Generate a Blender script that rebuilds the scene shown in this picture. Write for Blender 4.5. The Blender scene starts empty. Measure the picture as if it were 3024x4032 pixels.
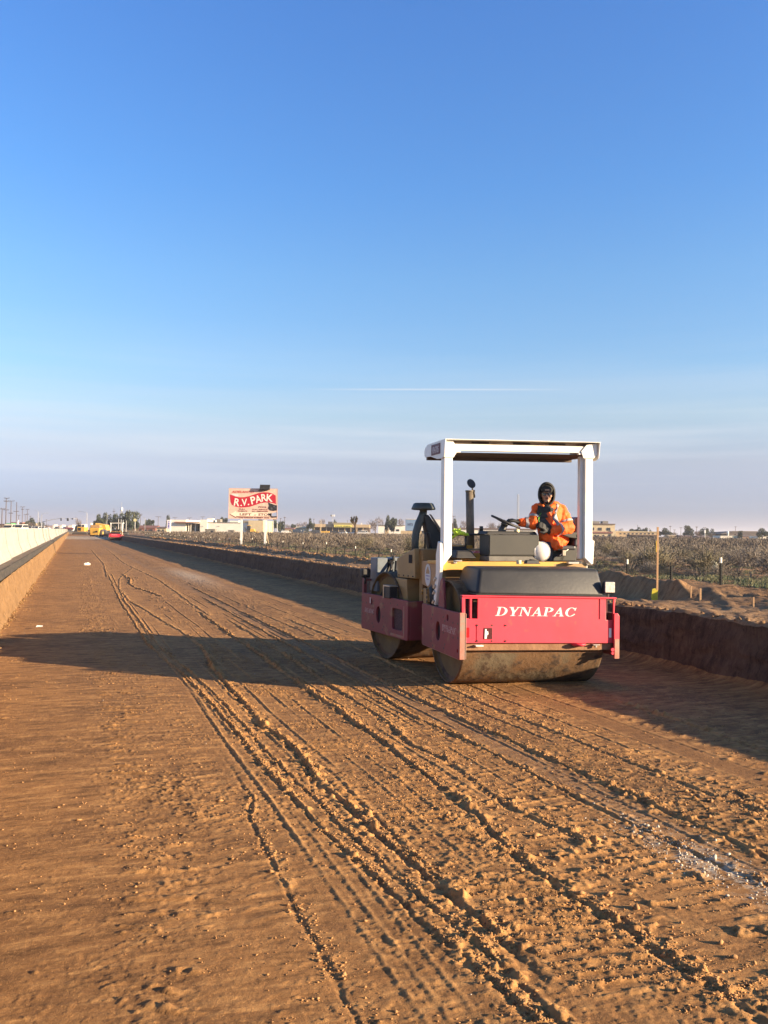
import bpy, bmesh, math, random
import numpy as np
from mathutils import Vector, Matrix, Euler
random.seed(7); rng = np.random.default_rng(11)
PI = math.pi
sc = bpy.context.scene
C = sc.collection
H = 1.75                      # eye height above the trench floor
TH = math.radians(20.1)       # the camera looks this far right of the trench's direction
PITCH = math.atan((2098 - 2016) / 3352.0)
ROLL = math.radians(0.70)
FPX = 3352.0

# ------------------------------------------------------------------ surveying: photo direction + distance -> place
def at(px, py, depth):
    dx, dy = px - 1512, py - 2016
    c, s = math.cos(ROLL), math.sin(ROLL)
    ux, uy = dx*c + dy*s, -dx*s + dy*c
    v = [ux/FPX, 1.0, -uy/FPX]
    cp, sp = math.cos(PITCH), math.sin(PITCH)
    x, y, z = v[0], v[1]*cp - v[2]*sp, v[1]*sp + v[2]*cp
    k = depth / y
    x, y, z = x*k, y*k, z*k
    c, s = math.cos(TH), math.sin(TH)
    return Vector((x*c + y*s, -x*s + y*c, z + H))

# ------------------------------------------------------------------ materials
def nt(m):
    m.use_nodes = True
    t = m.node_tree
    return t, t.nodes, t.links
MATS = {}
def mat(name, c1, c2=None, scale=3.0, rough=0.7, metal=0.0, bump=0.0, bscale=20.0, spec=0.5, thr=(0.35, 0.65),
        c3=None, s3=12.0, t3=(0.55, 0.7), coords='Object', detail=6.0, alpha=None, coat=0.0):
    if name in MATS: return MATS[name]
    m = bpy.data.materials.new(name); t, N, L = nt(m)
    b = N['Principled BSDF']
    b.inputs['Roughness'].default_value = rough
    b.inputs['Metallic'].default_value = metal
    b.inputs['Specular IOR Level'].default_value = spec
    if coat: b.inputs['Coat Weight'].default_value = coat
    tc = N.new('ShaderNodeTexCoord')
    src = tc.outputs[coords]
    def noise(sc_, det=detail):
        n = N.new('ShaderNodeTexNoise'); n.inputs['Scale'].default_value = sc_
        n.inputs['Detail'].default_value = det; n.inputs['Roughness'].default_value = .6
        L.new(src, n.inputs['Vector']); return n.outputs['Fac']
    def mr(f, a, b_):
        r = N.new('ShaderNodeMapRange'); r.inputs[1].default_value = a; r.inputs[2].default_value = b_
        L.new(f, r.inputs[0]); return r.outputs[0]
    def mixc(f, A, B):
        x = N.new('ShaderNodeMix'); x.data_type = 'RGBA'
        L.new(f, x.inputs[0])
        for sock, v in ((x.inputs[6], A), (x.inputs[7], B)):
            if isinstance(v, tuple): sock.default_value = (*v, 1)
            else: L.new(v, sock)
        return x.outputs[2]
    col = c1
    if c2 is not None: col = mixc(mr(noise(scale), *thr), c1, c2)
    if c3 is not None: col = mixc(mr(noise(s3), *t3), col, c3)
    if isinstance(col, tuple): b.inputs['Base Color'].default_value = (*col, 1)
    else: L.new(col, b.inputs['Base Color'])
    if bump:
        bn = N.new('ShaderNodeBump'); bn.inputs['Strength'].default_value = 1.0
        bn.inputs['Distance'].default_value = bump
        L.new(noise(bscale), bn.inputs['Height']); L.new(bn.outputs[0], b.inputs['Normal'])
    if alpha is not None: b.inputs['Alpha'].default_value = alpha
    MATS[name] = m
    return m

RED = mat('red paint', (.70, .042, .075), (.60, .034, .058), 2.5, .42, bump=.0006, bscale=60, c3=(.30, .085, .06), s3=7, t3=(.60, .78))
REDDIRTSHADE = mat('dusty worn red paint with shade tone', (.25, .042, .050), (.19, .045, .046), 3, .6, bump=.0008, bscale=50, c3=(.30, .17, .09), s3=5, t3=(.56, .72))  # dust patches are wear; the base red is darkened for the shaded side plates
BAREMETAL = mat('worn steel edge', (.26, .20, .16), (.40, .12, .08), 9, .6, metal=.2, bump=.001, bscale=60)
WHITE = mat('white canopy paint', (.78, .77, .73), (.70, .68, .62), 4, .4, c3=(.45, .36, .28), s3=9, t3=(.68, .8))
LETTER = mat('white lettering', (.80, .74, .70), (.72, .55, .52), 30, .5)
WORNLETTER = mat('worn lettering', (.50, .40, .38), (.33, .05, .05), 60, .6, thr=(.50, .62))
YEL = mat('ochre yellow paint', (.62, .33, .05), (.50, .26, .05), 3, .5, c3=(.27, .17, .08), s3=6, t3=(.6, .75), bump=.0006, bscale=40)
TAN = mat('dull yellow panel', (.36, .22, .075), (.30, .18, .07), 3, .55, c3=(.20, .13, .07), s3=6, t3=(.55, .75), bump=.0006, bscale=40)
TANPANEL = mat('tan side panel', (.40, .22, .10), (.33, .18, .08), 5, .5)
HOOD = mat('black plastic hood', (.013, .014, .017), (.024, .024, .025), 5, .55, c3=(.065, .06, .052), s3=11, t3=(.64, .82), bump=.0015, bscale=30)
CONS = mat('dark grey console', (.027, .028, .026), (.036, .035, .031), 4, .6, c3=(.065, .058, .045), s3=14, t3=(.66, .8), bump=.0005)
CONS2 = mat('dusty grey box', (.16, .155, .135), (.11, .10, .09), 5, .7)
BLACK = mat('black rubber', (.016, .016, .018), (.03, .028, .026), 10, .6, bump=.0005)
BLACKM = mat('black steel', (.022, .022, .024), (.04, .036, .03), 8, .42)
DARKHOLE = mat('dark recess', (.02, .012, .012), None, rough=.9)
EXH = mat('weathered exhaust pipe', (.13, .115, .092), (.19, .15, .11), 14, .6, metal=.1, bump=.001, bscale=50)
BLUEGREY = mat('blue grey tank', (.12, .15, .19), (.09, .11, .13), 5, .5, c3=(.18, .14, .1), s3=10, t3=(.62, .8))
DRUM = mat('muddy drum steel', (.115, .085, .050), (.13, .068, .028), 2.2, .85, bump=.016, bscale=9, c3=(.055, .032, .018), s3=9, t3=(.50, .62), thr=(.44, .56), detail=9)
DRUMEND = mat('drum end plate', (.17, .11, .035), (.11, .07, .026), 4, .75, bump=.002, bscale=16)
MUD = mat('brown mud', (.28, .15, .08), (.20, .10, .05), 6, .9, bump=.008, bscale=20)
GLASS = mat('lamp glass', (.62, .60, .55), (.40, .38, .33), 40, .12, spec=.8)
REFW = mat('white reflector', (.85, .80, .72), None, rough=.3)
REFR = mat('red reflector', (.55, .01, .015), None, rough=.25)
CHROME = mat('bare steel', (.5, .46, .4), None, rough=.35, metal=.7)
HATW = mat('white hard hat plastic', (.82, .78, .70), (.74, .68, .58), 8, .35)

# ------------------------------------------------------------------ object helpers
def tag(o, label=None, cat=None, group=None, kind=None):
    if label: o['label'] = label
    if cat: o['category'] = cat
    if group: o['group'] = group
    if kind: o['kind'] = kind
    return o
def empty(name, loc=(0, 0, 0), rz=0, label=None, cat=None, group=None):
    o = bpy.data.objects.new(name, None); C.objects.link(o)
    o.empty_display_size = .2
    o.location = loc; o.rotation_euler = (0, 0, rz)
    return tag(o, label, cat, group)
class MB:
    """collects shapes, then links them as ONE mesh object"""
    def __init__(s): s.v = []; s.f = []; s.M = None; s.sm = []
    def add(s, vs, fs, smooth=False):
        n = len(s.v)
        if s.M is not None: vs = [s.M @ Vector(v) for v in vs]
        s.v += [tuple(v) for v in vs]; s.f += [tuple(i + n for i in f) for f in fs]
        s.sm += [smooth]*len(fs)
        return s
    def box(s, x0, x1, y0, y1, z0, z1, top=(0, 0, 0, 0)):
        # top: inset of the top rectangle (x0,x1,y0,y1)
        v = [(x0, y0, z0), (x1, y0, z0), (x1, y1, z0), (x0, y1, z0),
             (x0+top[0], y0+top[2], z1), (x1-top[1], y0+top[2], z1), (x1-top[1], y1-top[3], z1), (x0+top[0], y1-top[3], z1)]
        return s.add(v, [(0, 3, 2, 1), (4, 5, 6, 7), (0, 1, 5, 4), (1, 2, 6, 5), (2, 3, 7, 6), (3, 0, 4, 7)])
    def cyl(s, p, q, r, r2=None, n=16, caps=True):
        p, q = Vector(p), Vector(q); r2 = r if r2 is None else r2
        d = (q - p).normalized(); a = d.orthogonal().normalized(); b = d.cross(a)
        vs = []
        for (c, rr) in ((p, r), (q, r2)):
            for i in range(n):
                t = 2*PI*i/n; vs.append(c + a*math.cos(t)*rr + b*math.sin(t)*rr)
        s.add(vs, [(i, (i+1) % n, n+(i+1) % n, n+i) for i in range(n)], True)
        if caps: s.add(vs, [tuple(range(n))[::-1], tuple(range(n, 2*n))])
        return s
    def tube(s, pts, r, n=8):
        pts = [Vector(p) for p in pts]; rs = r if isinstance(r, (list, tuple)) else [r]*len(pts)
        vs = []; a = None
        for i, p in enumerate(pts):
            d = (pts[min(i+1, len(pts)-1)] - pts[max(i-1, 0)]).normalized()
            a = d.orthogonal().normalized() if a is None else (a - d*a.dot(d)).normalized()
            b = d.cross(a)
            for k in range(n):
                t = 2*PI*k/n; vs.append(p + a*math.cos(t)*rs[i] + b*math.sin(t)*rs[i])
        fs = []
        for i in range(len(pts)-1):
            for k in range(n): fs.append((i*n+k, i*n+(k+1) % n, (i+1)*n+(k+1) % n, (i+1)*n+k))
        s.add(vs, fs, True)
        m = len(pts)-1
        return s.add(vs, [tuple(range(n))[::-1], tuple(range(m*n, m*n+n))])
    def lathe(s, prof, c=(0, 0, 0), axis='z', n=32):
        vs = []
        for (r, h) in prof:
            for i in range(n):
                t = 2*PI*i/n; x, y = r*math.cos(t), r*math.sin(t)
                v = (x, y, h) if axis == 'z' else ((h, x, y) if axis == 'x' else (y, h, x))
                vs.append((v[0]+c[0], v[1]+c[1], v[2]+c[2]))
        fs = []
        for j in range(len(prof)-1):
            for i in range(n): fs.append((j*n+i, j*n+(i+1) % n, (j+1)*n+(i+1) % n, (j+1)*n+i))
        return s.add(vs, fs, True)
    def prism(s, poly, t0, t1, plane='yz'):
        # poly in the given plane, extruded along the remaining axis from t0 to t1
        def P(u, w, t):
            return (t, u, w) if plane == 'yz' else ((u, t, w) if plane == 'xz' else (u, w, t))
        n = len(poly); vs = [P(*p, t0) for p in poly] + [P(*p, t1) for p in poly]
        return s.add(vs, [tuple(range(n))[::-1], tuple(range(n, 2*n))] + [(i, (i+1) % n, n+(i+1) % n, n+i) for i in range(n)])
    def build(s, name, m, parent=None, bevel=0, seg=2, smooth=None, loc=None, sub=0):
        me = bpy.data.meshes.new(name); me.from_pydata(s.v, [], s.f)
        me.polygons.foreach_set('use_smooth', s.sm if smooth is None else [smooth]*len(s.f))
        bm = bmesh.new(); bm.from_mesh(me)
        bmesh.ops.remove_doubles(bm, verts=bm.verts, dist=1e-5)
        bmesh.ops.recalc_face_normals(bm, faces=bm.faces); bm.to_mesh(me); bm.free()
        me.materials.append(m)
        o = bpy.data.objects.new(name, me); C.objects.link(o); o.parent = parent
        if loc: o.location = loc
        if bevel:
            b = o.modifiers.new('bevel', 'BEVEL'); b.width = bevel; b.segments = seg
            b.limit_method = 'ANGLE'; b.angle_limit = math.radians(35); b.harden_normals = False
        if sub:
            b = o.modifiers.new('sub', 'SUBSURF'); b.levels = sub; b.render_levels = sub
        return o
def link_mesh(name, me, parent=None, m=None):
    if m is not None: me.materials.clear(); me.materials.append(m)
    o = bpy.data.objects.new(name, me); C.objects.link(o); o.parent = parent
    return o
def bake(o):
    """turn a curve / text / modified object into a plain mesh"""
    bpy.context.view_layer.update()
    dg = bpy.context.evaluated_depsgraph_get()
    me = bpy.data.meshes.new_from_object(o.evaluated_get(dg), depsgraph=dg)
    bpy.data.objects.remove(o, do_unlink=True)
    return me
def plate(name, outline, holes, thick, m, parent, M, bevel=.002):
    """flat plate with real holes; outline/holes in local (u, v); M maps (u, v, w) to parent space"""
    cu = bpy.data.curves.new('c', 'CURVE'); cu.dimensions = '2D'; cu.fill_mode = 'BOTH'
    cu.extrude = thick/2; cu.bevel_depth = bevel; cu.bevel_resolution = 1; cu.offset = -bevel
    for poly in [outline] + holes:
        sp = cu.splines.new('POLY'); sp.points.add(len(poly)-1); sp.use_cyclic_u = True
        for i, p in enumerate(poly): sp.points[i].co = (p[0], p[1], 0, 1)
    o = bpy.data.objects.new('c', cu); C.objects.link(o)
    me = bake(o); me.transform(M)
    return link_mesh(name, me, parent, m)
def circ(x, y, rx, ry=None, n=20): 
    ry = rx if ry is None else ry
    return [(x + rx*math.cos(-2*PI*i/n), y + ry*math.sin(-2*PI*i/n)) for i in range(n)]
def rrect(x0, x1, y0, y1, r=.02, n=4):
    out = []
    for cx, cy, a0 in ((x1-r, y1-r, 0), (x0+r, y1-r, 90), (x0+r, y0+r, 180), (x1-r, y0+r, 270)):
        for i in range(n+1):
            a = math.radians(a0 + 90*i/n); out.append((cx + r*math.cos(a), cy + r*math.sin(a)))
    return out[::-1]
def text_mesh(s, size, extrude=.002, shear=0, sx=1, bold=0, align='CENTER', spacing=1):
    cu = bpy.data.curves.new('t', 'FONT'); cu.body = s; cu.size = size; cu.extrude = extrude
    cu.align_x = align; cu.shear = shear; cu.offset = bold; cu.space_character = spacing; cu.resolution_u = 3
    o = bpy.data.objects.new('t', cu); C.objects.link(o)
    me = bake(o)
    if sx != 1: me.transform(Matrix.Diagonal((sx, 1, 1, 1)))
    return me
def text(name, s, size, m, parent, M, **kw):
    me = text_mesh(s, size, **kw); me.transform(M)
    return link_mesh(name, me, parent, m)
def basis(o, u, v):
    """matrix with local x->u, y->v, z->u x v, origin o"""
    u, v = Vector(u).normalized(), Vector(v).normalized(); w = u.cross(v)
    return Matrix(((u.x, v.x, w.x, o[0]), (u.y, v.y, w.y, o[1]), (u.z, v.z, w.z, o[2]), (0, 0, 0, 1)))
def split_parts(names):
    """a bolt is one bolt: every loose piece of these parts becomes a part of its own"""
    for o in [o for o in bpy.data.objects if o.type == 'MESH' and o.parent and o.name.split('.')[0] in names]:
        bm = bmesh.new(); bm.from_mesh(o.data); seen = set(); isl = []
        for v in bm.verts:
            if v.index in seen: continue
            st = [v]; seen.add(v.index); comp = []
            while st:
                a = st.pop(); comp.append(a.index)
                for e in a.link_edges:
                    b = e.other_vert(a)
                    if b.index not in seen: seen.add(b.index); st.append(b)
            isl.append(set(comp))
        bm.free()
        if len(isl) < 2: continue
        for k, comp in enumerate(isl):
            b2 = bmesh.new(); b2.from_mesh(o.data); b2.verts.ensure_lookup_table()
            bmesh.ops.delete(b2, geom=[v for v in b2.verts if v.index not in comp], context='VERTS')
            me = bpy.data.meshes.new(names[o.name.split('.')[0]]); b2.to_mesh(me); b2.free()
            for m in o.data.materials: me.materials.append(m)
            c = o.copy(); c.data = me; c.name = names[o.name.split('.')[0]]; C.objects.link(c)
            if k == 0:
                for ch in children(o): ch.parent = c
        bpy.data.objects.remove(o, do_unlink=True)
def children(o): return [c for c in bpy.data.objects if c.parent == o]
def copy_tree(o, parent=None, top=True):
    c = o.copy(); C.objects.link(c); c.parent = parent
    c.matrix_parent_inverse = o.matrix_parent_inverse.copy()
    for ch in children(o): copy_tree(ch, c, False)
    return c

# ------------------------------------------------------------------ noise on numpy grids
def vnoise(x, y, seed=0):
    xi = np.floor(x).astype(np.int64); yi = np.floor(y).astype(np.int64)
    fx = x - xi; fy = y - yi
    fx = fx*fx*(3-2*fx); fy = fy*fy*(3-2*fy)
    def h(a, b):
        n = (a*374761393 + b*668265263 + seed*1442695041) & 0xffffffff
        n = ((n ^ (n >> 13))*1274126177) & 0xffffffff
        return ((n ^ (n >> 16)) & 0xffff)/65535.0
    return (h(xi, yi)*(1-fx) + h(xi+1, yi)*fx)*(1-fy) + (h(xi, yi+1)*(1-fx) + h(xi+1, yi+1)*fx)*fy
def fbm(x, y, oct=4, seed=0, gain=.5):
    s = 0; a = 1; t = 0
    for i in range(oct):
        s = s + a*(vnoise(x, y, seed+i) - .5); t += a; a *= gain; x = x*2.03+7.1; y = y*2.01+3.7
    return s/t*2
def sstep(a, b, x):
    t = np.clip((x-a)/(b-a), 0, 1); return t*t*(3-2*t)
def grid_mesh(name, X, Y, Z, m, cols=None, smooth=True):
    ny, nx = X.shape
    me = bpy.data.meshes.new(name)
    me.vertices.add(nx*ny)
    me.vertices.foreach_set('co', np.stack([X, Y, Z], -1).astype(np.float32).ravel())
    i = np.arange((ny-1)*(nx-1)); r = i//(nx-1); c = i % (nx-1); a = r*nx+c
    q = np.stack([a, a+1, a+nx+1, a+nx], -1).astype(np.int32)
    me.loops.add(q.size); me.loops.foreach_set('vertex_index', q.ravel())
    me.polygons.add(len(q)); me.polygons.foreach_set('loop_start', np.arange(0, q.size, 4, dtype=np.int32))
    me.update(calc_edges=True); me.validate()
    me.polygons.foreach_set('use_smooth', [smooth]*len(q))
    if cols is not None:
        at_ = me.color_attributes.new('soil', 'FLOAT_COLOR', 'POINT')
        at_.data.foreach_set('color', cols.astype(np.float32).ravel())
    me.materials.append(m)
    o = bpy.data.objects.new(name, me); C.objects.link(o)
    return o
def merged(name, vs, fs, m, parent=None):
    """numpy verts (n,3), faces (k,3 or 4) -> one mesh object"""
    me = bpy.data.meshes.new(name)
    me.vertices.add(len(vs)); me.vertices.foreach_set('co', np.asarray(vs, np.float32).ravel())
    fs = np.asarray(fs, np.int32); k = fs.shape[1]
    me.loops.add(fs.size); me.loops.foreach_set('vertex_index', fs.ravel())
    me.polygons.add(len(fs)); me.polygons.foreach_set('loop_start', np.arange(0, fs.size, k, dtype=np.int32))
    me.update(calc_edges=True)
    me.materials.append(m)
    o = bpy.data.objects.new(name, me); C.objects.link(o); o.parent = parent
    return o

EXPO = 1.655
SMOG0 = (.41, .45, .98); SKYTOP = (.22, .30, .42)  # SKYTOP: sky above the view, darkened to cut fill light in shadows
SKYMID = [(.028, (.355, .42, .85)), (.082, (.61, .54, .72)), (.135, (.77, .73, .79)), (.187, (.67, .78, .91)), (.287, (.60, .82, 1.03)), (.378, (.50, .80, 1.14)), (.53, (.46, .77, 1.22)), (.70, (.30, .45, .65))]
CIRRUS = (2.95, 3.12, 3.4, 1)
HAZE = .00022

# ------------------------------------------------------------------ camera, sun, sky
cd_ = bpy.data.cameras.new('camera'); cam = bpy.data.objects.new('camera', cd_); C.objects.link(cam)
cd_.sensor_fit = 'VERTICAL'; cd_.sensor_height = 36; cd_.lens = 36*FPX/4032
cd_.clip_start = .05; cd_.clip_end = 20000
cam.location = (0, 0, H)
cam.matrix_world = (Matrix.Translation((0, 0, H)) @ Matrix.Rotation(-TH, 4, 'Z') @ Matrix.Rotation(PI/2 + PITCH, 4, 'X') @ Matrix.Rotation(ROLL, 4, 'Z'))
sc.camera = cam
SUN_AZ = math.radians(127.0); SUN_EL = math.radians(12.6)
sv = Vector((math.sin(SUN_AZ)*math.cos(SUN_EL), math.cos(SUN_AZ)*math.cos(SUN_EL), math.sin(SUN_EL)))
sl = bpy.data.lights.new('sun', 'SUN'); sun = bpy.data.objects.new('sun', sl); C.objects.link(sun)
sl.energy = 5.0; sl.angle = math.radians(.5); sl.color = (1.0, .77, .50)
sun.rotation_euler = sv.to_track_quat('Z', 'Y').to_euler(); sun.location = (30, -20, 30)
w = bpy.data.worlds.new('World'); sc.world = w; w.use_nodes = True
t, N, L = w.node_tree, w.node_tree.nodes, w.node_tree.links
bg = N['Background']; bg.inputs[1].default_value = 0.088
sky = N.new('ShaderNodeTexSky'); sky.sky_type = 'NISHITA'; sky.sun_disc = False
sky.sun_elevation = SUN_EL; sky.sun_rotation = SUN_AZ; sky.air_density = 1.0; sky.dust_density = .6; sky.ozone_density = 2.0
tc = N.new('ShaderNodeTexCoord'); sx = N.new('ShaderNodeSeparateXYZ'); L.new(tc.outputs['Generated'], sx.inputs[0])
# smog layer low over the desert and thin cirrus: part of the sky itself
ramp = N.new('ShaderNodeValToRGB'); L.new(sx.outputs['Z'], ramp.inputs[0])
el = ramp.color_ramp.elements
el[0].position = 0.0; el[0].color = (*SMOG0, 1)
el[1].position = 1.0; el[1].color = (*SKYTOP, 1)
for p_, c_ in SKYMID:
    e = el.new(p_); e.color = (*c_, 1)
mixm = N.new('ShaderNodeMix'); mixm.data_type = 'RGBA'; mixm.blend_type = 'MULTIPLY'; mixm.inputs[0].default_value = 1
L.new(sky.outputs[0], mixm.inputs[6]); L.new(ramp.outputs[0], mixm.inputs[7])
# cirrus streaks
mp = N.new('ShaderNodeMapping'); L.new(tc.outputs['Generated'], mp.inputs[0]); mp.inputs['Scale'].default_value = (1.2, 1.2, 26); mp.inputs['Rotation'].default_value = (.02, .03, 0)
nz = N.new('ShaderNodeTexNoise'); nz.inputs['Scale'].default_value = 1.6; nz.inputs['Detail'].default_value = 7; nz.inputs['Roughness'].default_value = .55
L.new(mp.outputs[0], nz.inputs['Vector'])
m1 = N.new('ShaderNodeMapRange'); m1.inputs[1].default_value = .40; m1.inputs[2].default_value = .68; L.new(nz.outputs['Fac'], m1.inputs[0])
band = N.new('ShaderNodeValToRGB'); L.new(sx.outputs['Z'], band.inputs[0])
be = band.color_ramp.elements; be[0].position = .02; be[0].color = (0, 0, 0, 1); be[1].position = .24; be[1].color = (0, 0, 0, 1)
for p_, v_ in ((.035, .10), (.075, .36), (.105, .46), (.15, .18)):
    e = be.new(p_); e.color = (v_, v_, v_, 1)
mm = N.new('ShaderNodeMath'); mm.operation = 'MULTIPLY'; L.new(m1.outputs[0], mm.inputs[0]); L.new(band.outputs[0], mm.inputs[1])
# contrail: a thin line on a great circle between two azimuths
nrm = Vector(at(200, 1532, 10) - Vector((0, 0, H))).cross(at(2130, 1534, 10) - Vector((0, 0, H))).normalized()
dp = N.new('ShaderNodeVectorMath'); dp.operation = 'DOT_PRODUCT'; dp.inputs[1].default_value = nrm; L.new(tc.outputs['Generated'], dp.inputs[0])
ab = N.new('ShaderNodeMath'); ab.operation = 'ABSOLUTE'; L.new(dp.outputs['Value'], ab.inputs[0])
m2 = N.new('ShaderNodeMapRange'); m2.inputs[1].default_value = .0017; m2.inputs[2].default_value = .0003; m2.inputs[3].default_value = 0; m2.inputs[4].default_value = .55; L.new(ab.outputs[0], m2.inputs[0])
dcen = (at(1750, 1533, 10) - Vector((0, 0, H))).normalized()
d2 = N.new('ShaderNodeVectorMath'); d2.operation = 'DOT_PRODUCT'; d2.inputs[1].default_value = dcen; L.new(tc.outputs['Generated'], d2.inputs[0])
m3 = N.new('ShaderNodeMapRange'); m3.inputs[1].default_value = .985; m3.inputs[2].default_value = .999; L.new(d2.outputs['Value'], m3.inputs[0])
mc = N.new('ShaderNodeMath'); mc.operation = 'MULTIPLY'; L.new(m2.outputs[0], mc.inputs[0]); L.new(m3.outputs[0], mc.inputs[1])
mx = N.new('ShaderNodeMath'); mx.operation = 'MAXIMUM'; L.new(mm.outputs[0], mx.inputs[0]); L.new(mc.outputs[0], mx.inputs[1])
mixw = N.new('ShaderNodeMix'); mixw.data_type = 'RGBA'; L.new(mx.outputs[0], mixw.inputs[0]); L.new(mixm.outputs[2], mixw.inputs[6]); mixw.inputs[7].default_value = CIRRUS
L.new(mixw.outputs[2], bg.inputs[0])
vs_ = sc.view_settings; vs_.view_transform = 'Standard'; vs_.look = 'None'; vs_.gamma = 1; vs_.use_curve_mapping = False; vs_.exposure = EXPO
sc.cycles.max_bounces = 6

# ------------------------------------------------------------------ soil material
def soil(name, base, dark, loose, pale, bump=.006, tint=None):
    m = bpy.data.materials.new(name); t, N, L = nt(m); b = N['Principled BSDF']
    b.inputs['Roughness'].default_value = .93; b.inputs['Specular IOR Level'].default_value = .25
    tc = N.new('ShaderNodeTexCoord'); at_ = N.new('ShaderNodeAttribute'); at_.attribute_name = 'soil'
    sp = N.new('ShaderNodeSeparateColor'); L.new(at_.outputs['Color'], sp.inputs[0])
    def noise(s, det=6, rough=.6):
        n = N.new('ShaderNodeTexNoise'); n.inputs['Scale'].default_value = s; n.inputs['Detail'].default_value = det
        n.inputs['Roughness'].default_value = rough; L.new(tc.outputs['Object'], n.inputs['Vector']); return n.outputs['Fac']
    def mr(f, a, c, lo=0, hi=1):
        r = N.new('ShaderNodeMapRange'); r.inputs[1].default_value = a; r.inputs[2].default_value = c
        r.inputs[3].default_value = lo; r.inputs[4].default_value = hi; L.new(f, r.inputs[0]); return r.outputs[0]
    def mixc(f, A, B):
        x = N.new('ShaderNodeMix'); x.data_type = 'RGBA'; L.new(f, x.inputs[0])
        for sock, v in ((x.inputs[6], A), (x.inputs[7], B)):
            if isinstance(v, tuple): sock.default_value = (*v, 1)
            else: L.new(v, sock)
        return x.outputs[2]
    def mul(a, c):
        x = N.new('ShaderNodeMath'); x.operation = 'MULTIPLY'; L.new(a, x.inputs[0])
        if isinstance(c, (int, float)): x.inputs[1].default_value = c
        else: L.new(c, x.inputs[1])
        return x.outputs[0]
    col = mixc(mr(noise(.9), .38, .62), base, dark)
    col = mixc(mr(noise(7), .50, .72, 0, .6), col, loose)
    mp_ = N.new('ShaderNodeMapping'); mp_.inputs['Scale'].default_value = (2.6, 11, 4); L.new(tc.outputs['Object'], mp_.inputs[0])
    ns_ = N.new('ShaderNodeTexNoise'); ns_.inputs['Scale'].default_value = 1; ns_.inputs['Detail'].default_value = 9; ns_.inputs['Roughness'].default_value = .72; L.new(mp_.outputs[0], ns_.inputs['Vector'])
    col = mixc(mr(ns_.outputs['Fac'], .50, .62, 0, .85), col, tuple(c*.58 for c in dark))
    col = mixc(mr(ns_.outputs['Fac'], .46, .36, 0, .85), col, loose)
    col = mixc(mul(sp.outputs[0], mr(noise(14), .3, .6, .45, 1)), col, loose)
    col = mixc(mul(sp.outputs[2], .75), col, dark)
    col = mixc(mul(sp.outputs[1], mr(noise(24, 4), .40, .58)), col, pale)
    col = mixc(mr(noise(75, 5, .7), .56, .70, 0, .55), col, tuple(min(1, c*1.35) for c in loose))
    col = mixc(mr(noise(52, 6, .75), .40, .28, 0, .60), col, tuple(c*.62 for c in dark))
    L.new(col, b.inputs['Base Color'])
    bn = N.new('ShaderNodeBump'); bn.inputs['Strength'].default_value = .9; bn.inputs['Distance'].default_value = bump
    ad = N.new('ShaderNodeMath'); ad.operation = 'ADD'; L.new(noise(34, 8, .72), ad.inputs[0]); L.new(mul(noise(150, 5, .7), .55), ad.inputs[1])
    L.new(ad.outputs[0], bn.inputs['Height']); L.new(bn.outputs[0], b.inputs['Normal'])
    return m
SOIL = soil('trench soil', (.315, .152, .052), (.205, .098, .036), (.48, .252, .090), (.50, .43, .33))
BANK = soil('bank soil', (0.3040, 0.1800, 0.0880), (0.2240, 0.1240, 0.0600), (0.3760, 0.2320, 0.1200), (0.4000, 0.3360, 0.2640), bump=.012)
CUT = soil('left cut soil', (0.2322, 0.1333, 0.0585), (0.1806, 0.1032, 0.0447), (0.2838, 0.1720, 0.0817), (0.2924, 0.2236, 0.1376), bump=.012)
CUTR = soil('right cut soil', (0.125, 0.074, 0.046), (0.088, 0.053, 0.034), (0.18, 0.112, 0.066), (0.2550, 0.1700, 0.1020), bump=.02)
DESERT = soil('desert floor', (0.275, 0.215, 0.155), (0.1584, 0.1368, 0.0936), (0.2880, 0.2232, 0.1584), (0.3600, 0.3168, 0.2592), bump=.03)

XL, XR = -1.18, 7.42
def spaced(a, b, f):
    out = [a]
    while out[-1] < b: out.append(out[-1] + f(out[-1]))
    out[-1] = b
    return np.array(out)

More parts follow.
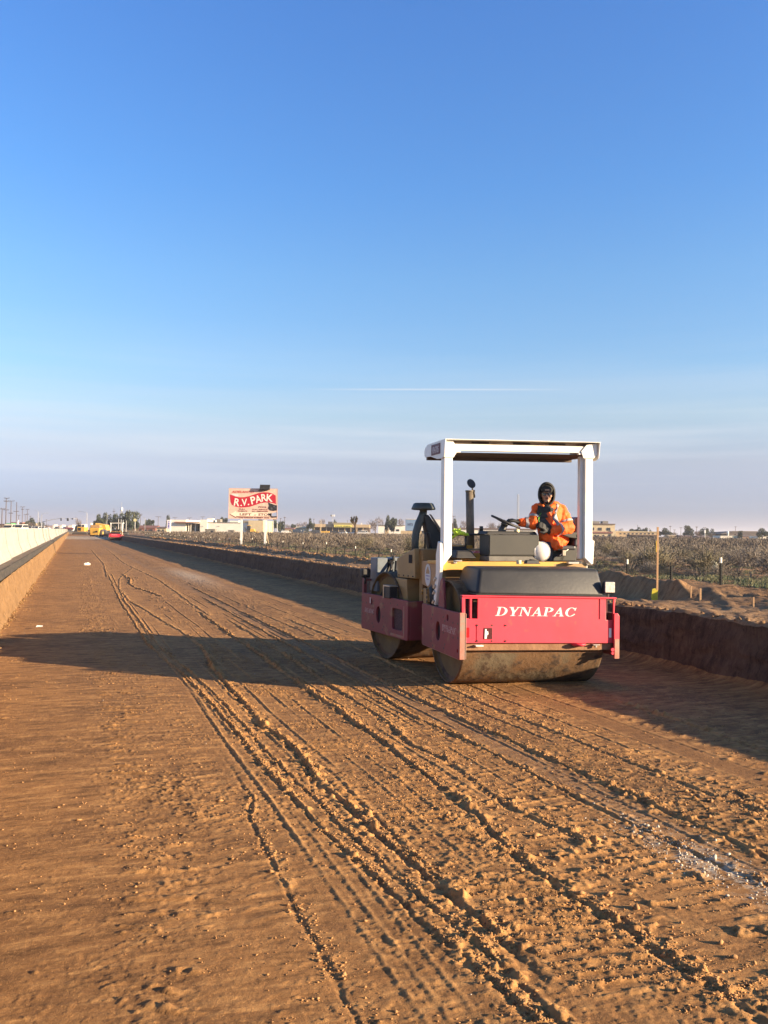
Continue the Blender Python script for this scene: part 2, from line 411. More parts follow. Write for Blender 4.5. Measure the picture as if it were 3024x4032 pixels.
# ------------------------------------------------------------------ trench floor
def floor_z(X, Y):
    """returns height and colour weights; every rut and ridge is a real relief along the trench"""
    wob = .035*fbm(X*.15+9, Y*.33, 3, 5) + .008*fbm(X*.2, Y*1.3, 2, 8)
    x = X + wob
    near = 1.0
    z = .022*fbm(X*.35, Y*.22, 3, 1) + .005*fbm(X*1.7, Y*1.1, 3, 2)
    loose = np.zeros_like(X); smooth = np.zeros_like(X)
    fine = fbm(X*9, Y*9, 4, 20); crumb = fbm(X*22, Y*22, 3, 30); mid = fbm(X*3.1, Y*2.4, 3, 40)
    def band(a, b, e=.06): return sstep(a-e, a+e, x)*(1 - sstep(b-e, b+e, x))
    # how churned the ground is, by strip
    R = .32 + .35*sstep(-.1, .5, mid)
    R = R*(1 - .35*band(-.8, .15)) + .55*band(.15, .8)*sstep(0, .3, fbm(X*1.2, Y*.9, 2, 44))
    R = R*(1 - .9*band(3.24, 3.47, .04))                     # the strip a wheel pressed flat
    R = R + .25*band(3.5, 4.5) + .18*band(4.85, 6.2)
    R = R*(1 - .9*band(4.55, 4.78, .04))
    smooth = band(3.24, 3.47, .04)*.3 + band(4.55, 4.78, .04)*.8 + .5*band(-.8, .1)*sstep(0, .4, fbm(X*.8, Y*.3, 3, 51))
    R = R + .15*band(1.75, 2.5)
    R = np.clip(R, .05, 1.1)*(.55 + .45*sstep(-.4, .3, fbm(X*.9, Y*.5, 3, 61)))
    z = z + R*(.004*fine + .005*crumb)
    # broken crust: thin flakes with steep edges, drawn out across the direction of travel
    f1 = fbm(X*6.5, Y*17, 4, 70, .6); f2 = fbm(X*17+3, Y*34, 3, 75, .6); f3 = fbm(X*33, Y*50, 2, 79)
    k1 = sstep(.17, .26, f1); k2 = sstep(.26, .36, f2); k3 = sstep(.30, .42, f3)
    z = z + R*(.0042*k1*(.7+.6*crumb) + .0055*k2*(.6+k3) + .0045*k3)
    loose += (.55*k1 + .5*k2 + .3*k3)*R
    # lug prints of wheels: broken cross ribs
    def lugs(a, b, pitch, amp, seed, slant=.25):
        nonlocal z, loose
        ph = Y/pitch + slant*(x-a)/pitch + .9*fbm(X*2.2, Y*1.4, 2, seed)
        r = sstep(.25, .75, np.sin(2*PI*ph) + .35*fbm(X*14, Y*14, 2, seed+6))*(.75+.5*crumb)
        brk = sstep(-.22, .10, fbm(X*3, Y*2.2, 3, seed+3))*sstep(-.35, .0, fbm(X*11, Y*11, 2, seed+4))*(1-sstep(45, 80, Y))
        m_ = band(a, b, .05)
        z = z + amp*.5*r*brk*m_; loose += .40*r*brk*m_
    lugs(1.85, 2.32, .085, .022, 80); lugs(2.5, 3.1, .10, .016, 90, -.2); lugs(3.6, 4.0, .085, .017, 100, .5); lugs(4.05, 4.5, .12, .015, 101, .2); lugs(1.46, 1.66, .06, .009, 136, .1)
    lugs(4.9, 6.3, .17, .012, 110, -.4); lugs(.28, .66, .17, .024, 120, .35); lugs(-1.0, -.55, .16, .010, 130, .2); lugs(.75, 1.0, .10, .010, 131, -.2)
    lugs(1.15, 1.42, .12, .006, 135)
    # scattered crumbs and chips close by, each throwing its own small shadow
    pr = .12 + .95*sstep(-.05, .40, fbm(X*1.1, Y*.9, 4, 900, .6))*(.4+.6*sstep(.1, .9, X)) ; nr = 1 - sstep(6, 11, Y)
    c1_ = sstep(.42, .50, fbm(X*19, Y*23, 2, 910)); c2_ = sstep(.46, .56, fbm(X*9, Y*14, 3, 920, .6)); c3_ = sstep(.40, .5, fbm(X*40, Y*44, 2, 930))
    z = z + nr*pr*(.003*c1_ + .0050*c2_*(.6+.6*np.clip(crumb+.5, 0, 1)) + .0045*c3_); loose += nr*pr*(.5*c1_ + .6*c2_ + .3*c3_)
    # continuous crumbly ridges thrown up beside the wheel tracks
    def ridge(pts, wdt, amp, seed, side=1, cont=.0, rut=.6):
        nonlocal z, loose
        yy = np.array([p[1] for p in pts][::-1]); xx = np.array([p[0] for p in pts][::-1])
        xc = np.interp(Y[:, 0], yy, xx)[:, None] + .022*fbm(0*Y[:, :1]+seed, Y[:, :1]*1.7, 3, seed)
        inside = sstep(yy[0]-.6, yy[0]+.2, Y)*(1-sstep(yy[-1]-.3, yy[-1]+1.5, Y))
        d = (X - xc)
        hf = .55*fbm(X*14, Y*14, 2, seed+9) + .75*fbm(X*34, Y*38, 2, seed+10); lf = fbm(0*Y[:, :1]+1, Y[:, :1]*1.6, 3, seed+5)
        cl = sstep(-.75+cont, -.05+cont, lf)*np.clip(.62+.9*hf, .12, 1.25)*(.75+.5*sstep(0, .5, lf))
        w_ = wdt*.40*(.85+.5*fbm(0*Y[:, :1], Y[:, :1]*5, 2, seed+2))
        d = d + .008*fbm(X*9, Y*9, 2, seed+3) + .010*fbm(X*28, Y*28, 2, seed+4)
        g = np.exp(-np.abs(d/w_)**2.6)*(.30 + .50*sstep(4, 9, Y))
        z = z + amp*.60*g*cl*inside
        z = z - amp*rut*np.exp(-np.abs((d+side*w_*2.2)/(w_*1.5))**3)*inside*.40
        z = z + amp*.34*np.exp(-(d/(wdt*1.7))**2)*sstep(.18, .32, fbm(X*17, Y*20, 2, seed+15))*inside*(.4+cl)
        loose += (1.0*np.exp(-(d/(wdt*1.1))**2)*cl + .5*np.exp(-(d/(wdt*2.6))**2)*sstep(.1, .3, hf))*inside
    for k, (x0_, y0_, y1_) in enumerate(((1.24, 2.4, 26), (1.24, 2.4, 26), (1.33, 2.4, 26), (1.42, 2.4, 18), (1.62, 3, 14), (1.86, 4, 22), (2.05, 3.5, 18), (2.2, 4, 26), (2.62, 3, 24), (2.95, 3, 30), (3.05, 3.5, 22), (3.29, 3, 24), (3.42, 3, 24), (3.8, 5, 30), (4.3, 5, 26), (4.52, 4, 30), (4.81, 4, 30))):
        dd = x - x0_ - .03*fbm(0*Y[:, :1], Y[:, :1]*.35, 2, 700+k) - .010*fbm(X*26, Y*26, 2, 760+k)
        ins = sstep(y0_-.5, y0_+1, Y)*(1-sstep(y1_*.7, y1_, Y))*sstep(-.45, .05, fbm(0*Y[:, :1], Y[:, :1]*.9, 3, 730+k))
        z = z + ins*(.45+.55*sstep(4, 9, Y))*(.0055*np.exp(-np.abs(dd/.010)**2.5) - .0045*np.exp(-np.abs((dd+.026)/.016)**3))*(.6+.8*np.clip(crumb+.5, 0, 1))
        loose += .5*ins*np.exp(-(dd/.02)**2)
    ridge([(1.34, 34), (1.15, 22), (1.14, 13.6), (1.31, 10.5), (1.39, 8.3), (1.40, 5.9), (1.44, 4.9), (1.5, 4.1), (1.55, 3.4), (1.62, 2.7)], .035, .040, 200, cont=-.2)
    ridge([(1.46, 34), (1.27, 22), (1.27, 13.6), (1.43, 10.5), (1.50, 8.3), (1.52, 5.9), (1.56, 4.9), (1.60, 4.1), (1.66, 3.4), (1.70, 2.7)], .030, .034, 210, cont=-.05)
    ridge([(1.88, 13.), (1.72, 10.7), (1.68, 7.8), (1.74, 6.7), (1.68, 5.7), (1.72, 4.9), (1.76, 4.2), (1.80, 3.3)], .055, .060, 220, cont=-.1)
    ridge([(3.50, 26), (3.48, 9.4), (3.50, 6.9), (3.56, 5.8), (3.56, 5.2), (3.60, 4.3), (3.63, 3.2)], .036, .046, 230, cont=-.45)
    ridge([(3.25, 22), (3.18, 8.8), (3.14, 7.8), (3.19, 6.5), (3.23, 5), (3.25, 4.1), (3.36, 3.2)], .034, .038, 240, cont=-.25)
    ridge([(2.95, 16), (2.83, 7.8), (2.72, 6.6), (2.78, 6.1), (2.72, 5.3), (2.70, 4.8), (2.84, 4.2)], .05, .036, 250, cont=.05)
    ridge([(2.60, 18), (2.51, 6.9), (2.45, 5.8), (2.46, 5.1), (2.36, 4.5), (2.33, 4), (2.35, 3.4), (2.40, 2.6)], .05, .052, 260, cont=-.2)
    ridge([(1.15, 5.6), (1.07, 5.2), (1.02, 3.9), (1.02, 3.2), (1.0, 2.5)], .028, .026, 270, cont=.35)
    ridge([(1.82, 5.3), (1.80, 4.7), (1.79, 3.4)], .030, .030, 280, cont=.0)
    ridge([(4.05, 16), (4.0, 9), (4.02, 6), (4.1, 4)], .05, .028, 290, cont=.12)
    ridge([(1.88, 34), (1.99, 31.4), (1.78, 28.7), (1.88, 26.4), (2.27, 23.5)], .07, .05, 300, cont=-.5)
    ridge([(2.68, 41), (1.6, 31.4), (1.36, 26.5), (1.38, 22), (1.9, 14)], .06, .028, 310, cont=-.2)
    ridge([(1.56, 74), (1.55, 46), (1.25, 33)], .09, .035, 320, cont=-.2)
    ridge([(2.9, 80), (2.6, 46), (2.9, 30), (2.7, 18)], .08, .028, 330, cont=-.1)
    ridge([(5.4, 7), (5.3, 5), (5.4, 4)], .06, .045, 350, cont=.1)
    # isolated kicked clods, stronger close to the right of the frame
    cl = sstep(.40, .50, fbm(X*7.5, Y*10, 3, 400))*band(2.3, 6.5, .3)*(1-sstep(4.6, 6.5, Y)) 
    z = z + .012*cl*(.6+.8*np.clip(crumb+.4, 0, 1)); loose += .7*cl
    # pale, limey patches
    pale = np.exp(-(((X-3.24-.04*(Y-4))/.12)**2) - ((Y-3.75)/.55)**2)*1.0*sstep(-.25, .25, fbm(X*14, Y*12, 3, 420))
    pale += .9*np.exp(-((X-4.2)/.5)**2 - ((Y-33)/5.5)**2)
    pale += 1.1*sstep(150, 160, Y)*(1-sstep(215, 235, Y))
    pale += .10*band(3.24, 3.47, .05)
    # cross slope, foot of the cuts
    z = z + .030*sstep(3.0, 4.2, X) + .10*np.exp(-np.clip(X-XL, 0, 9)/.07)*(.7+.6*mid) + .10*np.exp(-np.clip(XR-X, 0, 9)/.12)
    z = z - .05*sstep(60, 62, Y)*0
    return z, np.clip(loose, 0, 1), np.clip(pale, 0, 1), np.clip(smooth, 0, 1)
xs = np.concatenate([np.arange(XL-.06, 4.3, .0078), np.arange(4.3, XR+.08, .016)])
ys = spaced(1.9, 330, lambda y: .0056 + .00040*y**1.75)
X, Y = np.meshgrid(xs, ys)
Z, lo, pa, smo = floor_z(X, Y)
print('floor verts', X.size)
cols = np.stack([lo, pa, smo, np.ones_like(lo)], -1)
tag(grid_mesh('trench_floor', X, Y, Z, SOIL, cols), kind='structure')
def floor_at(x, y): 
    z, _, _, _ = floor_z(np.array([[x]]), np.array([[y]])); return float(z[0, 0])

# loose crumbs: broken flakes of soil lying along the ruts, in the tread prints and in churned patches
def floor_h(x, y):
    i = np.clip(np.searchsorted(FX, x)-1, 0, len(FX)-2); j = np.clip(np.searchsorted(FY_, y)-1, 0, len(FY_)-2)
    u = (x-FX[i])/(FX[i+1]-FX[i]); v = (y-FY_[j])/(FY_[j+1]-FY_[j])
    return (FZ[j, i]*(1-u)+FZ[j, i+1]*u)*(1-v) + (FZ[j+1, i]*(1-u)+FZ[j+1, i+1]*u)*v
RID = [([(1.34, 34), (1.15, 22), (1.14, 13.6), (1.31, 10.5), (1.39, 8.3), (1.40, 5.9), (1.44, 4.9), (1.5, 4.1), (1.55, 3.4), (1.62, 2.7)], 2600, .020),
 ([(1.27, 22), (1.27, 13.6), (1.43, 10.5), (1.50, 8.3), (1.52, 5.9), (1.56, 4.9), (1.60, 4.1), (1.66, 3.4), (1.70, 2.7)], 2400, .020),
 ([(1.88, 13.), (1.72, 10.7), (1.68, 7.8), (1.74, 6.7), (1.68, 5.7), (1.72, 4.9), (1.76, 4.2), (1.80, 3.3)], 2600, .034),
 ([(3.50, 16), (3.48, 9.4), (3.50, 6.9), (3.56, 5.8), (3.56, 5.2), (3.60, 4.3), (3.63, 3.2)], 2800, .024),
 ([(3.18, 14), (3.18, 8.8), (3.14, 7.8), (3.19, 6.5), (3.23, 5), (3.25, 4.1), (3.36, 3.2)], 2300, .022),
 ([(2.90, 14), (2.83, 7.8), (2.72, 6.6), (2.78, 6.1), (2.72, 5.3), (2.70, 4.8), (2.84, 4.2)], 1900, .05),
 ([(2.60, 14), (2.51, 6.9), (2.45, 5.8), (2.46, 5.1), (2.36, 4.5), (2.33, 4), (2.35, 3.4), (2.40, 2.6)], 3600, .045),
 ([(1.15, 5.6), (1.07, 5.2), (1.02, 3.9), (1.02, 3.2), (1.0, 2.5)], 800, .028), ([(4.05, 14), (4.0, 9), (4.02, 6), (4.1, 4)], 1600, .06), ([(5.4, 7), (5.3, 5), (5.4, 4)], 500, .05)]
cr = np.random.default_rng(77); cx, cy, cs = [], [], []
def keep(x, y, s, sd, th, f=2.4):
    k = fbm(x*f, y*f*1.1, 3, sd) > th; cx.append(x[k]); cy.append(y[k]); cs.append(s[k])
for q, (pts_, n_, sd_) in enumerate(RID):
    ya = np.array([p[1] for p in pts_][::-1]); xa = np.array([p[0] for p in pts_][::-1])
    y = ya[0] + (min(ya[-1], 15)-ya[0])*cr.random(n_)**1.5; x = np.interp(y, ya, xa) + cr.normal(0, 1, n_)*sd_*np.where(cr.random(n_) < .25, 2.6, 1)
    keep(x, y, .0022 + .0042*cr.random(n_)**2.2*(1+y*.05), 800+q, -.10)
for (a_, b_, pitch, slant, n_, sd_) in ((1.85, 2.32, .085, .25, 6500, 80), (2.5, 3.1, .10, -.2, 6000, 90), (3.6, 4.0, .085, .5, 4500, 100), (4.05, 4.5, .12, .2, 4200, 101), (4.9, 6.2, .17, -.4, 5000, 110), (.28, .66, .17, .35, 2600, 120), (-1.0, -.5, .16, .2, 700, 130), (.7, 1.1, .1, -.2, 1200, 131)):
    x = a_ + (b_-a_)*cr.random(n_); y0 = 2.3 + 11*cr.random(n_)**1.6; k_ = np.round(y0/pitch + slant*(x-a_)/pitch - .25); y = (k_ + .30 - slant*(x-a_)/pitch - .9*fbm(x*2.2, y0*1.4, 2, sd_))*pitch + cr.normal(0, .009, n_)
    keep(x, y, .0020 + .0036*cr.random(n_)**2.5*(1+y*.05), 830+sd_, .0)
n_ = 17000; x = -1.1 + 6.8*cr.random(n_); y = 2.2 + 10*cr.random(n_)**1.5; keep(x, y, .0016 + .0045*cr.random(n_)**4, 871, .02, 1.9)
n_ = 240; x = 2.2 + 2.2*cr.random(n_); y = 2.6 + 2.6*cr.random(n_); keep(x, y, .009 + .010*cr.random(n_)**2, 872, -.1, 1.3)
n_ = 60; x = -.8 + 2.6*cr.random(n_); y = 2.6 + 3*cr.random(n_); keep(x, y, .006 + .007*cr.random(n_)**2, 873, .05, 1.3)
cx, cy, cs = np.concatenate(cx), np.concatenate(cy), np.concatenate(cs)
ok = (cy > 2) & (cx > XL+.02) & (cx < XR-.1); cx, cy, cs = cx[ok], cy[ok], cs[ok]
OV = np.array([(1, 0, 0), (-1, 0, 0), (0, 1, 0), (0, -1, 0), (0, 0, 1), (.2, .1, -1)], float); OF = np.array([(0, 2, 4), (2, 1, 4), (1, 3, 4), (3, 0, 4), (2, 0, 5), (1, 2, 5), (3, 1, 5), (0, 3, 5)])
n_ = len(cx); V = np.tile(OV, (n_, 1, 1))*(1 + cr.uniform(-.35, .35, (n_, 6, 1))); V = V*cs[:, None, None]*np.stack([cr.uniform(.9, 2.4, n_), cr.uniform(.7, 1.3, n_), cr.uniform(.7, 1.35, n_)], 1)[:, None, :]
an = cr.normal(.1, .5, n_); ca, sa = np.cos(an)[:, None], np.sin(an)[:, None]; V = np.stack([V[..., 0]*ca - V[..., 1]*sa, V[..., 0]*sa + V[..., 1]*ca, V[..., 2]], -1)
FX, FY_, FZ = xs, ys, Z
V = V + np.stack([cx, cy, floor_h(cx, cy) + cs*.35], -1)[:, None, :]
CRUMB = mat('loose soil crumbs', (.42, .225, .088), (.31, .16, .06), 30, .95, c3=(.17, .085, .035), s3=60, t3=(.52, .6))
print('crumbs', n_)
tag(merged('soil_crumbs', V.reshape(-1, 3), (OF[None] + 6*np.arange(n_)[:, None, None]).reshape(-1, 3), CRUMB), kind='stuff', label='loose crumbs of soil lying along the wheel tracks on the trench floor', cat='soil')

# ------------------------------------------------------------------ cut faces, road, banks, desert
def strip(name, profile, ys, m, rough, seed, cols=(0, 0, 0), fade=False):
    """profile: list of (x, z); extruded along the trench with relief pushed along x and z"""
    P = np.array(profile); Y, k = np.meshgrid(ys, np.arange(len(P)), indexing='ij')
    X = P[:, 0][None, :] + 0*Y; Z = P[:, 1][None, :] + 0*Y
    n = fbm(Y*1.3, Z*4+X*2, 5, seed, .6); n2 = fbm(Y*6+3, Z*14+X*6, 4, seed+7, .6)
    X = X + rough*(n + .5*n2); Z = Z + .35*rough*(n2)
    c = np.zeros(X.shape + (4,)); c[..., 0] = cols[0] + .6*np.clip(n2, 0, 1); c[..., 1] = cols[1]; c[..., 2] = cols[2]; c[..., 3] = 1
    return X, Y, Z, c, name, m
def dens(a, b, z0, z1, n): return [(a + (b-a)*i/(n-1), z0 + (z1-z0)*i/(n-1)) for i in range(n)]
yl = spaced(2, 330, lambda y: .03 + .0012*y**1.6)
g = strip('left_cut_face', dens(XL+.09, -1.235, -.06, .745, 26), yl, CUT, .048, 3)
tag(grid_mesh(g[4], g[0], g[1], g[2], g[5], g[3]), kind='structure')
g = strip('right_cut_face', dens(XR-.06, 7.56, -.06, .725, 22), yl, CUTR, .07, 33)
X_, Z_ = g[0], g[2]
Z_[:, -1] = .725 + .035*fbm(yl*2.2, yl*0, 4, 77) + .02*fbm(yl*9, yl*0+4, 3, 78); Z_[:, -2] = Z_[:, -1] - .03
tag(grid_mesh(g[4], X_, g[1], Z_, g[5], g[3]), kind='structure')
edge_z = Z_[:, -1].copy(); edge_x = X_[:, -1].copy()
ASPH = mat('old asphalt layer', (.028, .025, .022), (.045, .040, .034), 5, .9, c3=(.12, .095, .07), s3=9, t3=(.52, .7), bump=.012, bscale=24)
ROADM = mat('dusty road asphalt', (.10, .085, .07), (.13, .11, .09), .6, .9, c3=(.19, .14, .09), s3=3, t3=(.55, .75), bump=.003, bscale=60)
SHOULD = mat('dusty shoulder', (.17, .12, .078), (.21, .15, .10), 1.5, .95, c3=(.09, .07, .055), s3=7, t3=(.45, .6), bump=.01, bscale=30)
g = strip('asphalt_edge', [(-1.36, .742)] + dens(-1.262, -1.275, .738, .92, 9) + [(-1.285, .926)], yl, ASPH, .016, 13)
tag(grid_mesh(g[4], g[0], g[1], g[2], g[5], g[3]), kind='structure')
X, Y = np.meshgrid(np.array([-1.66, -1.55, -1.46, -1.37, -1.30]), yl)
X = X + np.where(X > -1.35, .012*fbm(Y*6, Y*0, 3, 91), 0); tag(grid_mesh('shoulder', X, Y, .925 + .012*fbm(X*9, Y*5, 4, 90), SHOULD), kind='structure')
X, Y = np.meshgrid(np.array([-90, -60, -30, -22, -14, -8, -4, -2.4, -1.60]), spaced(-5, 900, lambda y: 2+abs(y)*.08))
Zr = np.where(X < -26, .90, .924)
tag(grid_mesh('road', X, Y, Zr, ROADM), kind='structure')
# bank: from the cut's lip out to the desert, with the shaded windrow before the wire fence
XB = np.concatenate([[7.56], np.arange(7.6, 12.6, .032), np.arange(12.6, 20, .25)])
YB = spaced(4.5, 330, lambda y: .022 + .0014*y**1.5)
X, Y = np.meshgrid(XB, YB)
def bank_z(X, Y, seed=500):
    u = X - .25*fbm(0*Y[:, :1], Y[:, :1]*.25, 2, seed)
    z = .73 + .02*fbm(X*.8, Y*.5, 3, seed+1) + .012*fbm(X*5, Y*5, 3, seed+2)
    gone = sstep(10.9, 11.7, Y + .8*(X-8.6))                        # the windrow runs out into a ramp close by
    up = sstep(8.72, 9.05, u); hgt = (.15 - .06*sstep(13, 19, Y)) + .10*fbm(X*.3, Y*.6, 2, seed+3)
    z = z + up*hgt*gone + (1-gone)*.10*sstep(8.2, 9.8, u)
    z = z + gone*(.10-.03*sstep(13, 20, Y))*np.exp(-((u-9.12)/.17)**2)*(.5+.9*np.clip(fbm(X*2.4, Y*1.3, 4, seed+4)+.35, 0, 1.2))
    z = z - gone*(1-up)*.07*sstep(8.0, 8.7, u)*(1-sstep(16, 26, Y))
    r1 = np.exp(-((u-8.25)/.07)**2)*sstep(16, 20, Y)*.05*(fbm(X*2, Y*1.5, 3, seed+8)+.5)
    tr = (1-gone)*(.022*np.clip(np.sin((X*.83-Y*.55)*17 + 2*fbm(X, Y, 2, seed+11)), 0, 1)*sstep(-.2, .3, fbm(X*2, Y*2, 2, seed+12)))
    rid = gone*np.exp(-((u-9.05)/.30)**2)
    z = z + rid*(.055*fbm(X*5, Y*4, 4, seed+21, .65) + .05*sstep(.15, .4, fbm(X*3.3, Y*2.6, 3, seed+22)))
    z = z + .016*sstep(.1, .2, fbm(X*4, Y*5, 4, seed+23)) + .012*sstep(.15, .25, fbm(X*10, Y*11, 3, seed+24))
    z = z + r1 + .9*tr + .04*up*fbm(X*3, Y*3, 4, seed+6)
    z = z + .03*sstep(12, 20, X)
    return z, up*gone
Zb, upm = bank_z(X, Y)
ez = np.interp(YB, yl, edge_z); ex = np.interp(YB, yl, edge_x)
X = X.copy(); X[:, 0] = ex; Zb[:, 0] = ez
Zb[:, 1:6] += (ez[:, None]-.73)*np.linspace(.8, 0, 5)[None, :]
cols = np.zeros(X.shape + (4,)); cols[..., 0] = np.clip(.4*fbm(X*2, Y*2, 3, 520)+.2, 0, 1); cols[..., 2] = np.clip(upm*.5*sstep(9.4, 10.5, X) + sstep(0, .35, fbm(X*.9, Y*1.6, 4, 533))*.9, 0, 1); cols[..., 3] = 1
tag(grid_mesh('bank', X, Y, Zb, BANK, cols), kind='structure')
def bank_at(x, y):
    z, _ = bank_z(np.array([[x]]), np.array([[y]])); return float(z[0, 0])
# the desert itself: one sheet that reaches the horizon, holed by nothing (it lies under the trench's level where it passes the works)
xs = np.concatenate([np.linspace(-4800, -200, 12), np.linspace(-180, -20, 14), [-1.4, 7.5, 12.4], np.linspace(12.8, 60, 95), np.linspace(62, 300, 60), np.linspace(330, 4800, 18)])
ys = np.concatenate([np.linspace(-300, 0, 4), spaced(2, 400, lambda y: .35+y*.02), np.linspace(450, 5200, 18)])
X, Y = np.meshgrid(xs, ys)
under = (X < 12.5)*(X > -60)*(Y < 326)
Z = np.where(under, -.5, .80 + .05*fbm(X*.12, Y*.12, 3, 600) + .03*fbm(X*.9, Y*.9, 3, 610))
Z = np.where((X <= -60), .86, Z)
Z = np.where((X > 12.5)*(X < 19), np.minimum(Z, .74), Z)
cols = np.zeros(X.shape + (4,)); cols[..., 0] = np.clip(fbm(X*.4, Y*.4, 3, 620), 0, 1); cols[..., 3] = 1
tag(grid_mesh('desert_ground', X, Y, Z, DESERT, cols), kind='structure')
def desert_at(x, y):
    if x < 19: return bank_at(x, y)
    return .80 + .05*float(fbm(np.array([x*.12]), np.array([y*.12]), 3, 600)[0]) + .03*float(fbm(np.array([x*.9]), np.array([y*.9]), 3, 610)[0])

# ================================================================== the road roller
class Frame:
    def __init__(s, ox, oy, yaw):
        t = math.radians(yaw)
        s.o = (ox, oy); s.a = (math.cos(t), math.sin(t)); s.b = (-math.sin(t), math.cos(t))
# camera-plane survey of both frames: front-left corner and heading
FO, FY = (.826, 9.2), 15.0
RO, RY = (.309, 10.8), 23.0
def cam2world(x, y):
    c, s = math.cos(TH), math.sin(TH); return (x*c + y*s, -x*s + y*c)
fx0, fy0 = cam2world(*FO)
roller = empty('road_roller', (fx0, fy0, 0), math.radians(FY) - TH,
               'red and yellow tandem road roller with white canopy, driven by the worker in orange', 'road roller')
# rear frame matrix inside roller space
d = (RO[0]-FO[0], RO[1]-FO[1]); t_ = math.radians(FY)
ra = d[0]*math.cos(t_) + d[1]*math.sin(t_); rb = -d[0]*math.sin(t_) + d[1]*math.cos(t_)
MR = Matrix.Translation((ra, rb, 0)) @ Matrix.Rotation(math.radians(RY-FY), 4, 'Z')
MF = Matrix(((1, 0, 0, 0), (0, 1, 0, 0), (-.021, 0, 1, 0), (0, 0, 0, 1)))       # the front frame stands a degree low on its far side
def mb(M=None): m_ = MB(); m_.M = M; return m_
def yz(M, a): return M @ Matrix(((0, 0, 1, a), (1, 0, 0, 0), (0, 1, 0, 0), (0, 0, 0, 1)))   # (u,v)->(b,z) at a
def xz(M, b): return M @ Matrix(((1, 0, 0, 0), (0, 0, -1, b), (0, 1, 0, 0), (0, 0, 0, 1)))  # (u,v)->(a,z) at b

def bolt_heads(M, a, pts, r=.013):
    m_ = mb(M)
    for (b, z) in pts: m_.cyl((a-.004, b, z), (a+.006, b, z), r, n=8)
    return m_
# ---- front frame
holesF = [circ(.712, .622, .082, .112, 26), circ(.381, .806, .033, .038)]
ffr = plate('front_side_plate', rrect(0, 1.33, .395, .893, .03), holesF, .028, REDDIRTSHADE, roller, yz(MF, .016), .004)
tag(ffr, 'faded red side plate with a round hole and bolts, nearer the camera')
bolt_heads(MF, 0, [(.912, .789), (.962, .741), (.524, .803), (.47, .759), (.196, .77), (.044, .775), (.914, .611), (.513, .624), (.953, .476), (.899, .43), (.191, .609), (.039, .623), (.462, .498), (.5, .452)]).build('bolt', BLACKM, ffr)
m_ = mb(MF); m_.box(.03, .055, .60, .86, .50, .75); m_.build('bearing_plate', DARKHOLE, ffr)
m_ = mb(MF); m_.cyl((-.002, .045, .482), (.002, .045, .482), .022, n=14); m_.build('side_reflector', REFR, ffr)
m_ = mb(MF); m_.box(-.002, .062, -.022, 0, .395, .90); m_.box(.062, .072, -.026, .0, .40, .893)
m_.build('worn_front_edge', BAREMETAL, ffr, .004)
m_ = mb(MF); m_.box(.003, .025, .02, 1.31, .388, .394); m_.build('worn_lower_edge', BAREMETAL, ffr)
ffp = plate('front_side_plate', rrect(0, 1.33, .42, .905, .03), [], .028, REDDIRTSHADE, roller, yz(MF, 1.905), .004)
m_ = mb(MF); m_.prism([(1.852, .40), (1.918, .41), (1.918, .88), (1.895, .912), (1.852, .905)], -.022, 0, 'xz'); m_.build('worn_front_edge', RED, ffp, .004)
m_ = mb(MF); m_.box(1.858, 1.915, -.026, -.022, .40, .62); m_.build('mud_scuff', BAREMETAL, ffp)
fr = mb(MF)
front = plate('front_plate', [(.035, 1.07), (.035, .88), (.062, .88), (.062, .57), (1.868, .57), (1.868, .828), (1.872, .828), (1.888, 1.085), (1.80, 1.087)],
              [[(.072, 1.052), (.217, 1.052), (.217, .835), (.072, .835)][::-1], [(1.768, 1.068), (1.862, 1.068), (1.858, .83), (1.768, .83)][::-1]],
              .014, RED, roller, xz(MF, .026), .003)
m_ = mb(MF); m_.box(.03, 1.892, -.004, .06, 1.072, 1.088); m_.build('top_rail', RED, front, .004)
m_ = mb(MF); m_.box(.128, .146, .01, .05, .835, 1.052); m_.build('slot_bar', RED, front)
m_ = mb(MF); m_.box(1.688, 1.697, .008, .019, .84, 1.07); m_.build('weld_seam', RED, front)
m_ = mb(MF); m_.box(.07, .22, .16, .17, .82, 1.06); m_.box(1.76, 1.87, .16, .17, .82, 1.06); m_.build('slot_backing', mat('deep maroon', (.06, .008, .012), None, rough=.8), front)
m_ = mb(MF); m_.box(.065, .20, .03, .60, .60, .83); m_.box(.06, 1.87, .034, .055, .575, 1.05, (0, 0, 0, 0)); 
gb = mb(MF); gb.box(.205, .39, .010, .019, .585, .772); gp = gb.build('grille_plate', RED, front, .002)
gb = mb(MF); gb.box(.287, .384, .0065, .010, .612, .736); gb.build('grille_backing', DARKHOLE, gp)
gb = mb(MF)
for i in range(11): x_ = .289 + i*.0093; gb.box(x_, x_+.0016, .004, .0062, .613, .735)
for i in range(12): z_ = .616 + i*.0105; gb.box(.287, .384, .0035, .0059, z_, z_+.0016)
gb.build('wire_grille', mat('grille wire', (.20, .03, .035), None, rough=.6), gp)
gb = mb(MF); gb.prism([(.292, .618), (.318, .62), (.322, .66), (.338, .665), (.334, .70), (.318, .70), (.314, .725), (.296, .722)], -.001, .0033, 'xz'); gb.build('lamp_remnant', REFW, gp, .002)
gb = mb(MF)
for (x_, z_) in ((.212, .765), (.212, .594), (.382, .765), (.382, .594), (.545, .765), (.545, .593)): gb.cyl((x_, .019, z_), (x_, .006, z_), .010, n=8)
gb.build('bolt', BLACKM, front)
gb = mb(MF); gb.box(.088, .120, .010, .019, .632, .738); gb.build('red_reflector', REFR, front, .002)
gb = mb(MF); gb.box(1.806, 1.836, .010, .019, .632, .738); gb.build('white_reflector', REFW, front, .002)
